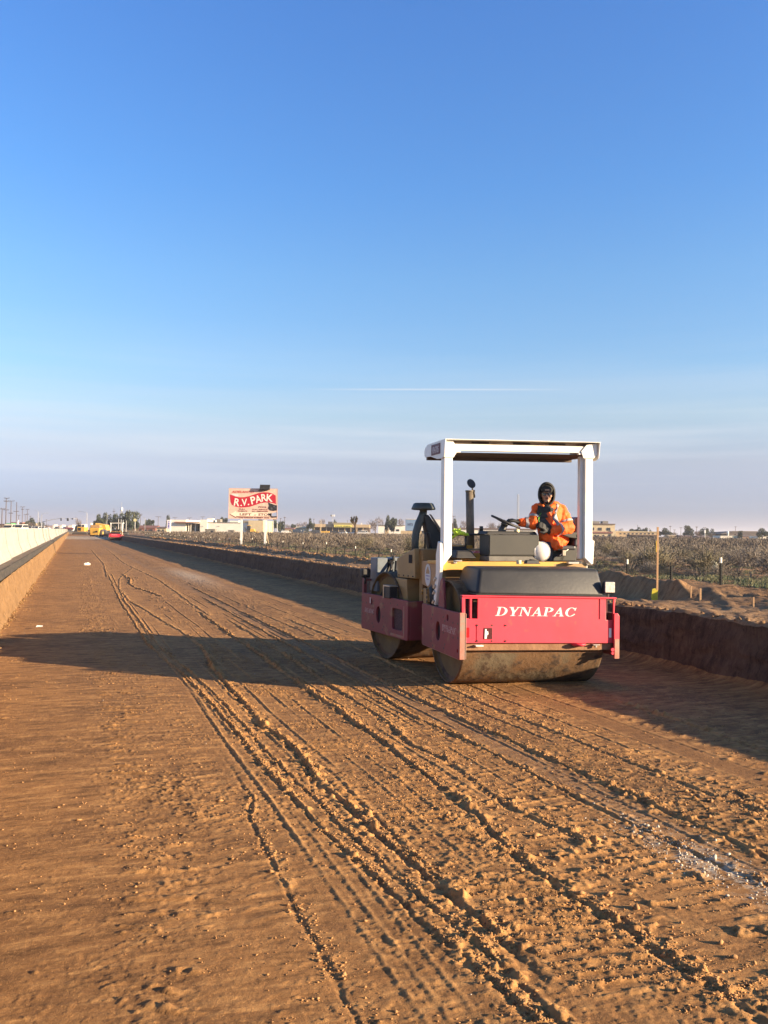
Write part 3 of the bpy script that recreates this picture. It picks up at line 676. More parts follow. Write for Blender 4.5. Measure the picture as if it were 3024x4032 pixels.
# bold italic serif letters
def arc_strip(cx, cy, ro, ri, a0, a1, n=22):
    P = [(cx + ro[0]*math.cos(math.radians(a0+(a1-a0)*i/n)), cy + ro[1]*math.sin(math.radians(a0+(a1-a0)*i/n))) for i in range(n+1)]
    Q = [(cx + ri[0]*math.cos(math.radians(a0+(a1-a0)*i/n)), cy + ri[1]*math.sin(math.radians(a0+(a1-a0)*i/n))) for i in range(n+1)]
    return [[P[i], P[i+1], Q[i+1], Q[i]] for i in range(n)]
def R4(x0, x1, y0, y1): return [[(x0, y0), (x1, y0), (x1, y1), (x0, y1)]]
GL = {
 'D': (1.02, R4(.12, .33, 0, 1) + R4(0, .45, 0, .05) + R4(0, .45, .95, 1) + arc_strip(.38, .5, (.60, .5), (.37, .45), -90, 90)),
 'Y': (.92, [[(.05, 1), (.30, 1), (.58, .46), (.56, .38), (.37, .40)], [(.76, 1), (.85, 1), (.58, .40), (.52, .50)]] + R4(.37, .57, 0, .44) + R4(-.02, .40, .95, 1) + R4(.64, .96, .95, 1) + R4(.24, .70, 0, .05)),
 'N': (1.04, R4(.12, .20, 0, 1) + R4(.82, .90, 0, 1) + [[(.10, 1), (.34, 1), (.90, .14), (.90, 0), (.80, 0)]] + R4(0, .32, 0, .05) + R4(0, .30, .95, 1) + R4(.70, 1.04, .95, 1)),
 'A': (1.0, [[(.10, 0), (.19, 0), (.53, .90), (.48, 1)], [(.46, 1), (.56, 1), (.93, 0), (.69, 0), (.43, .88)]] + R4(.26, .74, .30, .37) + R4(-.02, .32, 0, .05) + R4(.58, 1.02, 0, .05)),
 'P': (.86, R4(.12, .33, 0, 1) + R4(0, .46, 0, .05) + R4(0, .40, .95, 1) + arc_strip(.38, .73, (.47, .27), (.24, .22), -90, 90)),
 'C': (.96, arc_strip(.52, .5, (.50, .52), (.27, .47), 42, 318, 30) + [[(.80, .70), (.90, .66), (.94, 1), (.87, 1)], [(.80, .24), (.88, .32), (.96, .24), (.85, .12)]])}
def serif_word(word, height, width, depth, M, name, m, parent, shear=.28, skip=None, gap=.06):
    total = sum(GL[c][0] for c in word) + gap*(len(word)-1); k = width/total; x = 0; out = MB(); out.M = M
    j = 0
    for ci, c in enumerate(word):
        for poly in GL[c][1]:
            j += 1; dd = depth*(1 + .05*(j % 9))
            P = [((x + p[0])*k + shear*height*p[1], p[1]*height) for p in poly]
            n = len(P); vs = [(p[0], p[1], 0) for p in P] + [(p[0], p[1], dd) for p in P]
            out.add(vs, [tuple(range(n)), tuple(range(n, 2*n))[::-1]] + [(i, (i+1) % n, n+(i+1) % n, n+i) for i in range(n)])
        x += GL[c][0] + gap
    return out.build(name, m, parent)
serif_word('DYNAPAC', .097, .955, .0016, MF @ Matrix.Translation((.42, .0168, .868)) @ Matrix(((1, 0, 0, 0), (0, 0, -1, 0), (0, 1, 0, 0), (0, 0, 0, 1))), 'front_lettering', LETTER, front)
def side_word(M, b0, b1, z0, h):      # runs towards the camera on the left side: +u = -b
    return M @ Matrix.Translation((-.0005, b0, z0)) @ Matrix(((0, 0, -1, 0), (-1, 0, 0, 0), (0, 1, 0, 0), (0, 0, 0, 1)))
serif_word('DYNAPAC', .075, .46, .0012, side_word(MF @ Matrix.Translation((-.0012,0,0)), .565, .08, .645, .07) , 'side_lettering', WORNLETTER, ffr, .2)
# beams below the front plate
m_ = mb(MF); m_.box(.06, 1.86, .05, .12, .485, .565); m_.box(.2, 1.8, .13, .16, .445, .50); m_.build('scraper_beam', MUD, roller, .006)
m_ = mb(MF); m_.box(.19, .28, -.005, .05, .535, .549); m_.build('hook', WHITE, roller, .003)
m_ = mb(MF); m_.box(1.60, 1.68, -.005, .05, .545, .557); m_.box(1.63, 1.65, 0, .03, .52, .545); m_.build('hook', CHROME, roller, .003)
m_ = mb(MF); m_.lathe([(.001, .0), (.06, .0), (.085, .018), (.085, .03), (.001, .03)], (1.43, .03, .535), 'z', 24); m_.build('tow_eye', RED, roller)
m_ = mb(MF); m_.cyl((1.83, -.03, .50), (1.83, -.005, .50), .02, n=12); m_.cyl((1.83, -.03, .46), (1.83, -.005, .46), .016, n=12); m_.build('side_lamp', RED, roller)
# red upright that carries the canopy foot
for a_ in (.05, 1.86):
    m_ = mb(MF); m_.prism([(.60, .88), (.83, .88), (.76, 1.20), (.70, 1.24), (.655, 1.18)], a_-.014, a_+.014, 'yz'); m_.build('canopy_upright', REDDIRTSHADE, roller, .003)
# drums
def drum(M, b, a0, a1, r=.594):
    m_ = mb(M); c_ = (0, b, .624)
    prof = [(.10, a0+.07), (.50, a0+.07), (.545, a0+.05), (r-.028, a0+.045), (r-.024, a0), (r-.006, a0-.001), (r, a0+.008)]
    prof += [(r + .0012*math.sin(i*2.1), a0 + .02 + (a1-a0-.04)*i/14) for i in range(15)]
    o = m_.lathe(prof + [(r, a1-.008), (r-.006, a1+.001), (r-.024, a1), (r-.028, a1-.045), (.10, a1-.07)], c_, 'x', 72).build('drum', DRUM, roller)
    m_ = mb(M); m_.lathe([(.001, a0+.062), (.52, a0+.062), (.566, a0+.050), (.568, a0+.004)], c_, 'x', 48); m_.lathe([(.568, a1-.004), (.566, a1-.05), (.52, a1-.062), (.001, a1-.062)], c_, 'x', 48); m_.build('drum_end', DRUMEND, o)
    m_ = mb(M); m_.cyl((a0-.03, b, .624), (a0+.07, b, .624), .11, n=20); m_.cyl((a1-.07, b, .624), (a1+.03, b, .624), .11, n=20); m_.build('hub', BLACKM, o)
    return o
dr = drum(MF @ Matrix.Translation((0, 0, .0)), .70, .10, 1.80)
dr2 = drum(MR, .95, .10, 1.80)
m_ = mb(MF); m_.box(.10, 1.80, 1.33, 1.36, .42, .86); m_.box(.03, 1.89, 1.29, 1.33, .70, .88); m_.build('rear_crossbeam', REDDIRTSHADE, roller, .004)
# hood
m_ = mb(MF)
v = [(.225, .08, 1.09), (1.80, .08, 1.09), (1.80, .75, 1.09), (.205, .75, 1.09), (.305, .20, 1.375), (1.775, .20, 1.40), (1.76, .72, 1.41), (.30, .72, 1.385)]
m_.add(v, [(0, 3, 2, 1), (4, 5, 6, 7), (0, 1, 5, 4), (1, 2, 6, 5), (2, 3, 7, 6), (3, 0, 4, 7)])
hood = m_.build('hood', HOOD, roller, .045, 4, smooth=True)
m_ = mb(MF); m_.box(.215, 1.81, .07, .76, 1.089, 1.10); m_.build('hood_lip', BLACKM, hood, .004)
m_ = mb(MF); m_.tube([(.44, .125, 1.10), (.47, .18, 1.24), (.478, .205, 1.37)], .004); m_.build('hood_seam', BLACKM, hood)
# small things on the hood: a filler cap and a catch
m_ = MB(); m_.cyl((.91, .50, 1.405), (.91, .50, 1.452), .03, n=14); m_.build('filler_cap', mat('cream plastic', (.6, .5, .3), None, rough=.5), roller, .004)
m_ = MB(); m_.box(.985, 1.17, .46, .55, 1.408, 1.452, (.02, .03, .01, .01)); m_.box(1.05, 1.10, .47, .53, 1.45, 1.462); m_.build('hood_latch', BLACK, roller, .01)
# headlight
m_ = mb(MF); m_.box(1.765, 1.915, .06, .15, 1.125, 1.27, (.01, .01, .0, .03)); hl = m_.build('headlight', BLACKM, roller, .022, 3)
m_ = mb(MF); m_.box(1.778, 1.902, .052, .064, 1.138, 1.258); m_.build('lens', GLASS, hl, .02, 3)
m_ = mb(MF); m_.box(1.83, 1.85, .09, .11, 1.085, 1.13); m_.build('lamp_stalk', BLACKM, hl)
# deck
m_ = MB(); m_.box(.085, 1.74, .80, .90, 1.318, 1.422); m_.box(.085, .40, .90, 1.4, 1.38, 1.420); deck = m_.build('deck_beam', YEL, roller, .006)
m_ = MB(); m_.box(.12, 1.95, .90, 1.60, 1.16, 1.20); m_.box(.12, .16, .92, 1.5, .9, 1.37); m_.box(1.5, 1.95, .80, .84, 1.2, 1.40); m_.build('platform', TAN, roller, .004)
m_ = MB(); m_.box(.21, .25, .78, .80, 1.40, 1.435); m_.box(.22, .30, .75, .80, 1.425, 1.44); m_.build('latch', CHROME, deck, .003)
m_ = MB(); m_.box(1.66, 1.80, .72, .78, 1.40, 1.425); m_.build('latch', CHROME, deck, .004)
# console
m_ = MB(); m_.box(.738, 1.402, 1.0, 1.32, 1.486, 1.745); con = m_.build('console', CONS, roller, .010, 3)
m_ = MB(); m_.box(.748, 1.395, .994, 1.001, 1.500, 1.735); m_.build('console_panel', CONS, con, .004)
m_ = MB(); m_.box(.742, 1.40, 1.01, 1.33, 1.42, 1.482); m_.build('console_foot', CONS2, con, .006)
m_ = MB(); m_.box(.705, 1.41, 1.04, 1.36, 1.746, 1.79, (.05, .03, .02, .02)); m_.build('console_cowl', BLACK, con, .015, 3)
m_ = MB(); m_.cyl((1.135, 1.08, 1.78), (1.15, 1.08, 1.815), .035, .03, n=12); m_.build('switch_knob', mat('cream plastic', (.6, .5, .3), None), con, .004)
# steering wheel, tilted
wc = Vector((1.04, 1.20, 1.905)); wn = Vector((.36, -.18, .92)).normalized(); wa = wn.orthogonal().normalized(); wb = wn.cross(wa)
m_ = MB(); pts = [wc + (wa*math.cos(2*PI*i/28) + wb*math.sin(2*PI*i/28))*.185 for i in range(29)]
m_.tube(pts, .014, 8)
for k in range(3): t_ = 2*PI*k/3+.4; m_.tube([wc - wn*.02, wc + (wa*math.cos(t_)+wb*math.sin(t_))*.18], .011, 6)
sw = m_.build('steering_wheel', BLACK, roller)
m_ = MB(); m_.cyl(wc - wn*.01, wc - wn*.05, .045, n=14); m_.tube([wc - wn*.03, (1.0, 1.22, 1.80), (1.02, 1.22, 1.76)], [.035, .05, .06], 10); m_.build('steering_column', BLACKM, sw)
m_ = MB(); m_.cyl(wc - wn*.002, wc + wn*.018, .035, n=14); m_.build('wheel_hub', BLACK, sw)
# canopy: posts, beams, roof
MC = Matrix(((1, 0, 0, 0), (0, 1, 0, 0), (.019, 0, 1, 0), (0, 0, 0, 1)))
for (a0, a1, zz, nm) in ((.070, .172, 0, 'l'), (1.893, 1.995, .0, 'r')):
    m_ = mb(); lo0, lo1 = (1.372, 1.50) if nm == 'l' else (1.475, 1.385)
    m_.add([(a0, .75, lo0), (a1, .75, lo1), (a1, .87, lo1), (a0, .87, lo0), (a0, .75, 2.72), (a1, .75, 2.72), (a1, .87, 2.72), (a0, .87, 2.72)],
           [(0, 3, 2, 1), (4, 5, 6, 7), (0, 1, 5, 4), (1, 2, 6, 5), (2, 3, 7, 6), (3, 0, 4, 7)])
    if nm == 'r': m_.box(1.850, 1.890, .80, .87, 1.46, 2.72)
    post = m_.build('canopy_post', WHITE, roller, .006)
    if nm == 'l':
        m_ = mb(); m_.prism([(.905, .90), (.975, .91), (.90, 1.28), (.90, 1.50), (.83, 1.66), (.76, 1.64), (.745, 1.35), (.80, 1.20)], .026, .068, 'yz')
        br = m_.build('canopy_foot', WHITE, post, .006)
        m_ = mb(); 
        for (b_, z_) in ((.93, .95), (.915, 1.06), (.895, 1.13), (.88, 1.22)): m_.cyl((.026, b_, z_), (.005, b_, z_), .016, n=8); m_.cyl((.026, b_+.03, z_-.02), (.005, b_+.03, z_-.02), .014, n=8)
        m_.build('bolt', CHROME, br)
    else:
        m_ = mb(); m_.prism([(.80, 1.40), (.90, 1.38), (.93, 1.64), (.86, 1.71), (.77, 1.68)], 1.998, 2.035, 'yz'); m_.prism([(.83, .90), (.95, .90), (.90, 1.40), (.80, 1.40)], 1.93, 1.96, 'yz'); m_.build('canopy_foot', WHITE, post, .006)
roofp = [(.685, 2.850), (1.36, 2.842), (1.44, 2.815), (1.475, 2.775), (1.475, 2.725), (1.44, 2.695), (1.24, 2.690), (.98, 2.640), (.80, 2.630), (.72, 2.655), (.705, 2.70)]
canopy = plate('canopy_roof', [p for p in roofp][::-1], [], .008, WHITE, roller, yz(MC, .060), .002)
m_ = mb(MC); m_.prism(roofp, 2.052, 2.060, 'yz'); m_.build('side_panel', WHITE, canopy, .002)
m_ = mb(MC); m_.add([(.056, .680, 2.852), (2.064, .680, 2.852), (2.064, 1.36, 2.846), (.056, 1.36, 2.846), (.056, 1.47, 2.79), (2.064, 1.47, 2.79),
       (.056, .680, 2.846), (2.064, .680, 2.846), (2.064, 1.36, 2.838), (.056, 1.36, 2.838), (.056, 1.462, 2.784), (2.064, 1.462, 2.784)],
       [(0, 1, 2, 3), (3, 2, 5, 4), (6, 9, 8, 7), (9, 10, 11, 8), (0, 6, 7, 1), (4, 5, 11, 10), (0, 3, 9, 6), (3, 4, 10, 9), (1, 7, 8, 2), (2, 8, 11, 5)]); m_.build('top_sheet', WHITE, canopy)
m_ = mb(MC); m_.box(.172, 1.893, .752, .80, 2.722, 2.802); m_.box(.172, .27, .748, .80, 2.700, 2.722); m_.box(1.80, 1.893, .748, .80, 2.700, 2.722); m_.build('front_beam', WHITE, canopy, .004)
m_ = mb(MC); m_.box(.07, 2.045, .79, .795, 2.802, 2.844); m_.build('roof_liner', mat('faded roof edge', (.30, .24, .19), (.12, .07, .05), 7, .8), canopy)
m_ = mb(MC)
for a_ in (.42, .95, 1.42): m_.box(a_, a_+.22, .784, .7895, 2.815, 2.836)
m_.build('roof_slots', DARKHOLE, canopy)
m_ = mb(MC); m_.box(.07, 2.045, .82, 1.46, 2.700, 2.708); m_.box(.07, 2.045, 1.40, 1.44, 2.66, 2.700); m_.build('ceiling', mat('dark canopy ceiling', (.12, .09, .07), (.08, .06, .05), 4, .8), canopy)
m_ = mb(MC); m_.prism([(1.86, 2.655), (2.00, 2.655), (2.045, 2.70), (2.05, 2.842), (1.90, 2.82), (1.83, 2.74)], .735, .748, 'xz'); m_.build('corner_gusset', WHITE, canopy, .003)
m_ = mb(MC); m_.prism([(.066, 2.64), (.18, 2.64), (.23, 2.72), (.17, 2.84), (.066, 2.842)], .738, .749, 'xz'); m_.build('corner_gusset', WHITE, canopy, .003)
m_ = mb(MC); m_.box(.048, .0555, .858, 1.182, 2.695, 2.822); lab = m_.build('canopy_sign', mat('maroon sign', (.10, .012, .022), None, rough=.5), canopy)
Mt = MC @ Matrix.Translation((.047, 1.02, 2.718)) @ Matrix(((0, 0, -1, 0), (-1, 0, 0, 0), (0, 1, 0, 0), (0, 0, 0, 1)))
text('sign_lettering', 'VB4785', .105, mat('grey lettering', (.50, .46, .46), None), lab, Mt, extrude=.001, sx=.74, bold=.003)
# ---- rear frame
holesR = [circ(.945, .63, .078, .115, 26), circ(1.19, .79, .03, .042), rrect(.145, .475, .49, .765, .04)]
rfr = plate('rear_side_plate', rrect(-.02, 1.57, .385, .893, .03), holesR, .028, REDDIRTSHADE, roller, yz(MR, .016), .004)
tag(rfr, 'faded red side plate with a square vent panel, farther from the camera')
bolt_heads(MR, 0, [(1.517, .76), (1.384, .76), (1.109, .804), (1.141, .756), (.778, .796), (.742, .751), (.529, .818), (.304, .817), (1.517, .598), (1.379, .593), (1.115, .624), (.783, .619), (1.155, .493), (1.112, .449), (.755, .49), (.793, .444), (.533, .438)]).build('bolt', BLACKM, rfr)
m_ = mb(MR); m_.box(.03, .036, .13, .49, .48, .775); m_.build('vent_panel', mat('perforated panel', (.10, .045, .045), (.05, .02, .02), 90, .8, thr=(.45, .55)), rfr)
m_ = mb(MR); m_.box(-.004, .002, .085, .11, .41, .815); m_.box(-.003, .001, .11, .53, .40, .435); m_.build('trim_strip', BAREMETAL, rfr, .002)
m_ = mb(MR); m_.box(.03, .05, .84, 1.05, .50, .76); m_.build('bearing_plate', DARKHOLE, rfr)
m_ = mb(MR); m_.box(-.003, .001, 1.22, 1.26, .765, .845); m_.build('white_reflector', mat('dull white tape', (.5, .4, .38), None), rfr)
m_ = mb(MR); m_.box(.0, .03, 1.495, 1.53, .44, .50); m_.build('dark_slot', DARKHOLE, rfr)
serif_word('DYNAPAC', .06, .33, .0012, side_word(MR @ Matrix.Translation((-.0012,0,0)), 1.44, 1.1, .628, .06), 'side_lettering', WORNLETTER, rfr, .2)
plate('rear_side_plate', rrect(-.02, 1.57, .385, .893, .03), [], .028, REDDIRTSHADE, roller, yz(MR, 1.885), .004)
m_ = mb(MR); m_.box(.03, 1.87, -.02, .05, .39, .885); m_.build('rear_frame_nose', REDDIRTSHADE, roller, .01)
m_ = mb(MR); m_.box(.03, 1.87, 1.52, 1.56, .39, .885); m_.box(.00, .05, 1.50, 1.56, .89, 1.10); m_.box(.05, .14, 1.50, 1.53, 1.06, 1.09); m_.build('rear_crossbeam', REDDIRTSHADE, roller, .006)
m_ = mb(); m_.cyl((.8, 1.35, .35), (.75, 1.62, .35), .09, n=16); m_.box(.6, 1.0, 1.36, 1.60, .5, .75); m_.build('articulation_joint', BLACKM, roller, .01)
m_ = mb(MR); m_.box(-.065, .072, 1.40, 1.50, 1.11, 1.245); rl = m_.build('work_light', BLACK, roller, .03, 3)
m_ = mb(MR); m_.cyl((0, 1.45, 1.02), (0, 1.45, 1.11), .012); m_.build('lamp_stalk', BLACKM, rl)
# grey tank behind the rear drum
m_ = mb(MR); m_.box(.12, .285, 1.30, 1.55, .92, 1.395); m_.box(.36, 1.6, 1.30, 1.55, .92, 1.40); m_.box(.285, .36, 1.45, 1.55, .92, 1.36); tk = m_.build('water_tank', BLUEGREY, roller, .012, 3)
m_ = mb(MR); m_.box(.30, .345, 1.33, 1.40, 1.0, 1.37); m_.box(.35, .37, 1.24, 1.30, 1.35, 1.43); m_.tube([(.33, 1.3, 1.37), (.31, 1.22, 1.25), (.2, 1.2, 1.05), (.15, 1.2, .85)], .02); m_.tube([(.40, 1.26, 1.35), (.36, 1.2, 1.15), (.3, 1.15, .9)], .024); m_.build('hose', BLACK, tk)
m_ = mb(MR); m_.box(-.02, .09, .52, .72, .88, 1.035); bx = m_.build('battery_box', BLACK, roller, .008)
m_ = mb(MR); m_.box(-.03, .10, .705, .725, .88, 1.055); m_.box(-.028, .098, .51, .704, 1.036, 1.05); m_.build('box_frame', CHROME, bx, .002)
# engine cover
cov = [(.66, 1.412), (.63, 1.16), (.60, 1.14)]
m_ = mb(MR); m_.prism([(.68, 1.410), (.125, 1.555), (.105, 1.30), (.10, 1.165), (.66, 1.158)], .15, 1.72, 'yz'); ec = m_.build('engine_cover', TAN, roller, .010, 3)
m_ = mb(MR); sk = [(.665, 1.15), (.72, 1.09)] + [(.72 - .15*math.sin(math.radians(a_)), 1.09 - .23*(1-math.cos(math.radians(a_)))) for a_ in (20, 45, 70, 90)] + [(.265, .86), (.30, 1.15)]
m_.prism(sk, .125, 1.74, 'yz'); m_.build('lower_skirt', TAN, ec, .006)
m_ = mb(MR); m_.box(.22, 1.70, .02, .12, .87, 1.545); m_.build('front_bulkhead', mat('ochre steel with painted shade', (.30, .17, .05), (.22, .12, .045), 3, .6), ec, .006)  # ochre darkened so the colour holds the bulkhead's shade
m_ = mb(MR); m_.box(.144, .150, .19, .29, 1.36, 1.47); m_.build('vent_louvre', DARKHOLE, ec, .002)
m_ = mb(MR)
for b_ in (.60, .45, .30, .16): m_.cyl((.15, b_, 1.19), (.138, b_, 1.19), .009, n=8)
m_.build('bolt', BLACKM, ec)
text('cover_lettering', 'F002', .07, mat('faded marking', (.20, .14, .06), None), ec, side_word(MR, .50, .3, 1.345, .05) @ Matrix.Translation((0, 0, .001)), extrude=.0006)
m_ = mb(MR); m_.box(.20, .26, .012, .02, .97, .99); m_.cyl((.22, .02, 1.02), (.22, -.01, 1.02), .016, n=10); m_.build('catch', YEL, ec, .003)
# emblem panel and the steps under it
m_ = MB(); m_.prism([(1.165, 1.115), (1.20, 1.09), (1.42, 1.075), (1.70, 1.10), (1.715, 1.13), (1.715, 1.38), (1.69, 1.40), (1.165, 1.415)], .112, .15, 'yz'); ep = m_.build('side_panel', TANPANEL, roller, .008, 3)
o = plate('oval_emblem', circ(1.45, 1.232, .115, .137, 36), [], .003, mat('oval white', (.62, .58, .55), None), ep, yz(Matrix(), .109), .0005)
m_ = MB(); m_.prism([(1.52, 1.245), (1.50, 1.29), (1.46, 1.33), (1.43, 1.34), (1.41, 1.30), (1.385, 1.285), (1.38, 1.25)], .105, .107, 'yz'); m_.build('emblem_figure', TANPANEL, o)
m_ = MB(); m_.box(.105, .107, 1.37, 1.53, 1.213, 1.232); m_.box(.105, .107, 1.41, 1.49, 1.172, 1.188); m_.build('emblem_band', mat('violet band', (.22, .17, .32), (.5, .45, .5), 80, thr=(.45, .55)), o)
m_ = MB(); m_.box(.10, .26, 1.43, 1.60, .84, 1.06); m_.build('valve_box', TAN, roller, .005)
m_ = MB()
for z_ in (.86, .90, .955, 1.01, 1.045): m_.cyl((.094, 1.45, z_), (.10, 1.45, z_), .018, n=10)
m_.build('valve_fitting', BLACKM, roller)
m_ = MB()
for k in range(6): 
    y_ = 1.05 + .055*k; m_.tube([(.13, y_+.1, 1.12), (.10+.012*(k % 3), y_+.04, 1.02), (.11, y_, .96+.02*(k % 2)), (.13, y_+.02, .86)], .02, 8)
m_.build('hose', BLACK, roller)
# air intake: cap, neck, left pipe and the black filter housing
def RF(a, b, z): v = MR @ Vector((a, b, z)); return (v.x, v.y, v.z)
m_ = mb(MR); cx_ = (.365, .32, 0)
m_.lathe([(.001, 2.152), (.112, 2.150), (.132, 2.140), (.150, 2.100), (.160, 2.082), (.158, 2.062), (.120, 2.056), (.05, 2.052), (.047, 2.0), (.052, 1.985), (.001, 1.98)], cx_, 'z', 36)
cap = m_.build('air_intake_cap', mat('grey green plastic', (.055, .065, .06), (.075, .08, .07), 8, .55), roller)
m_ = mb(MR); m_.tube([(.365, .32, 2.03), (.345, .32, 1.97), (.30, .32, 1.88), (.262, .32, 1.76), (.25, .32, 1.66), (.25, .32, 1.48)], [.05, .052, .052, .05, .048, .048], 16); m_.build('intake_pipe', mat('grey green plastic', (.055, .065, .06), None), roller)
m_ = mb(MR); m_.prism([(.335, 2.0), (.42, 1.995), (.50, 1.90), (.60, 1.76), (.66, 1.66), (.66, 1.36), (.56, 1.38), (.50, 1.42), (.455, 1.50), (.43, 1.60), (.40, 1.74), (.37, 1.86)], .26, .38, 'xz'); fh = m_.build('filter_housing', BLACK, roller, .02, 3)
m_ = mb(MR); m_.prism([(.42, 2.005), (.445, 1.995), (.60, 1.795), (.615, 1.77), (.58, 1.765), (.52, 1.86)], .235, .262, 'xz'); m_.build('housing_rib', EXH, fh, .003)
m_ = mb(); hp = [RF(.335, .2, 1.42)] + [RF(.335 + .035 - .035*math.cos(math.radians(a_)), .2, 1.72 + .04*math.sin(math.radians(a_))) for a_ in range(0, 181, 30)] + [RF(.405, .2, 1.55)]
m_.tube(hp, .011, 8); m_.build('grab_handle', BLACKM, roller)
# exhaust
m_ = MB(); m_.cyl((.775, 1.72, 1.56), (.755, 1.72, 2.30), .052, n=24); m_.cyl((.755, 1.72, 2.295), (.755, 1.72, 2.315), .056, n=24); ex_ = m_.build('exhaust_stack', EXH, roller)
m_ = MB(); nrm_ = Vector((.25, -.75, .35)).normalized(); cc = Vector((.765, 1.70, 2.40)); m_.cyl(cc, cc + nrm_*.012, .064, n=24); m_.tube([(.79, 1.70, 2.28), (.785, 1.70, 2.345), cc], .010, 6); m_.tube([(.81, 1.69, 2.22), (.80, 1.68, 2.32)], .012, 6); m_.build('rain_flap', BLACKM, ex_)
# rail, levers, engine top box
m_ = MB(); m_.tube([(.42, 1.52, 1.735), (.88, 1.52, 1.745)], .014); m_.tube([(.63, 1.52, 1.53), (.63, 1.52, 1.74)], .014); m_.tube([(.835, 1.50, 1.48), (.835, 1.50, 1.80)], .02); m_.tube([(.835, 1.5, 1.79), (.835, 1.5, 1.85)], .026); m_.build('hand_rail', BLACKM, roller)
m_ = MB(); m_.box(.56, .77, 1.30, 1.50, 1.41, 1.545, (.0, .0, .0, .0)); m_.box(.55, .74, 1.55, 1.85, 1.56, 1.605); m_.build('engine_top_box', YEL, roller, .006)
m_ = MB(); m_.box(.60, .765, 1.296, 1.30, 1.512, 1.54); m_.build('warning_label', mat('pink label', (.62, .10, .12), (.8, .6, .6), 60, thr=(.48, .55)), roller)
m_ = MB(); m_.box(.34, .62, 1.08, 1.42, 1.45, 1.545, (.03, .05, .05, .02)); m_.box(.36, .70, 1.44, 1.52, 1.50, 1.59, (.05, .1, 0, 0)); m_.build('side_cushion', BLACK, roller, .02, 3)
m_ = MB()
for (a_, z0, z1) in ((.80, 1.42, 1.66), (.84, 1.45, 1.62), (.87, 1.5, 1.68)): m_.tube([(a_, 1.35, z0), (a_+.01, 1.33, z1)], .018)
m_.box(.775, .88, 1.30, 1.42, 1.42, 1.62, (.02, .02, 0, 0)); m_.build('control_levers', BLACK, roller, .01)
# seat
m_ = MB()
m_.add([(1.935, 1.12, 1.60), (2.02, 1.12, 1.60), (2.02, 1.58, 1.60), (1.935, 1.58, 1.60), (1.995, 1.16, 1.985), (2.10, 1.16, 1.975), (2.10, 1.54, 1.975), (1.995, 1.54, 1.985)], [(0, 3, 2, 1), (4, 5, 6, 7), (0, 1, 5, 4), (1, 2, 6, 5), (2, 3, 7, 6), (3, 0, 4, 7)])
seat = m_.build('seat_backrest', mat('black vinyl', (.03, .032, .04), (.05, .05, .055), 6, .38), roller, .03, 4)
m_ = MB(); m_.box(1.60, 1.98, 1.13, 1.57, 1.555, 1.62); m_.build('seat_cushion', mat('black vinyl', (.03, .032, .04), None), roller, .025, 4)
m_ = MB(); m_.prism([(1.70, 1.765), (1.74, 1.785), (2.02, 1.79), (2.04, 1.76), (2.01, 1.70), (1.86, 1.715)], 1.08, 1.13, 'xz'); ar = m_.build('armrest', CONS, roller, .012, 3)
m_ = MB(); m_.cyl((1.99, 1.08, 1.745), (1.99, 1.068, 1.745), .022, n=12); m_.build('armrest_pivot', CHROME, ar)
m_ = MB(); m_.prism([(1.74, 1.42), (1.98, 1.42), (2.02, 1.60), (2.06, 1.72), (2.01, 1.72), (1.96, 1.62), (1.80, 1.60)], 1.14, 1.55, 'xz'); m_.prism([(1.62, 1.42), (1.80, 1.42), (1.84, 1.50), (1.72, 1.50)], 1.14, 1.5, 'xz'); m_.build('seat_base', CONS, roller, .01)
m_ = MB(); m_.box(1.775, 1.815, 1.10, 1.125, 1.49, 1.56); m_.tube([(1.74, 1.12, 1.49), (1.80, 1.115, 1.53), (1.86, 1.12, 1.57)], .008); m_.build('belt_buckle', CHROME, roller, .003)
m_ = MB(); m_.box(1.55, 2.02, 1.05, 1.6, 1.36, 1.42); m_.box(1.2, 1.56, 1.30, 1.62, 1.2, 1.42); m_.build('seat_plinth', BLACKM, roller, .01)

SPLIT = {k: k for k in ('bolt', 'drum_end', 'slot_backing', 'hub', 'hose', 'water_tank', 'valve_fitting', 'rear_crossbeam', 'engine_top_box', 'control_levers', 'side_lamp', 'emblem_band', 'seat_base', 'seat_plinth', 'platform', 'scraper_beam', 'ceiling', 'wheels', 'windows', 'antenna_panels', 'roof_slots', 'hand_rail', 'side_cushion', 'arms', 'worn_front_edge', 'deck_beam', 'hook')}
SPLIT.update({'wheels': 'wheel', 'windows': 'window', 'antenna_panels': 'antenna_panel', 'roof_slots': 'roof_slot', 'control_levers': 'control_lever', 'arms': 'arm'})
split_parts(SPLIT)

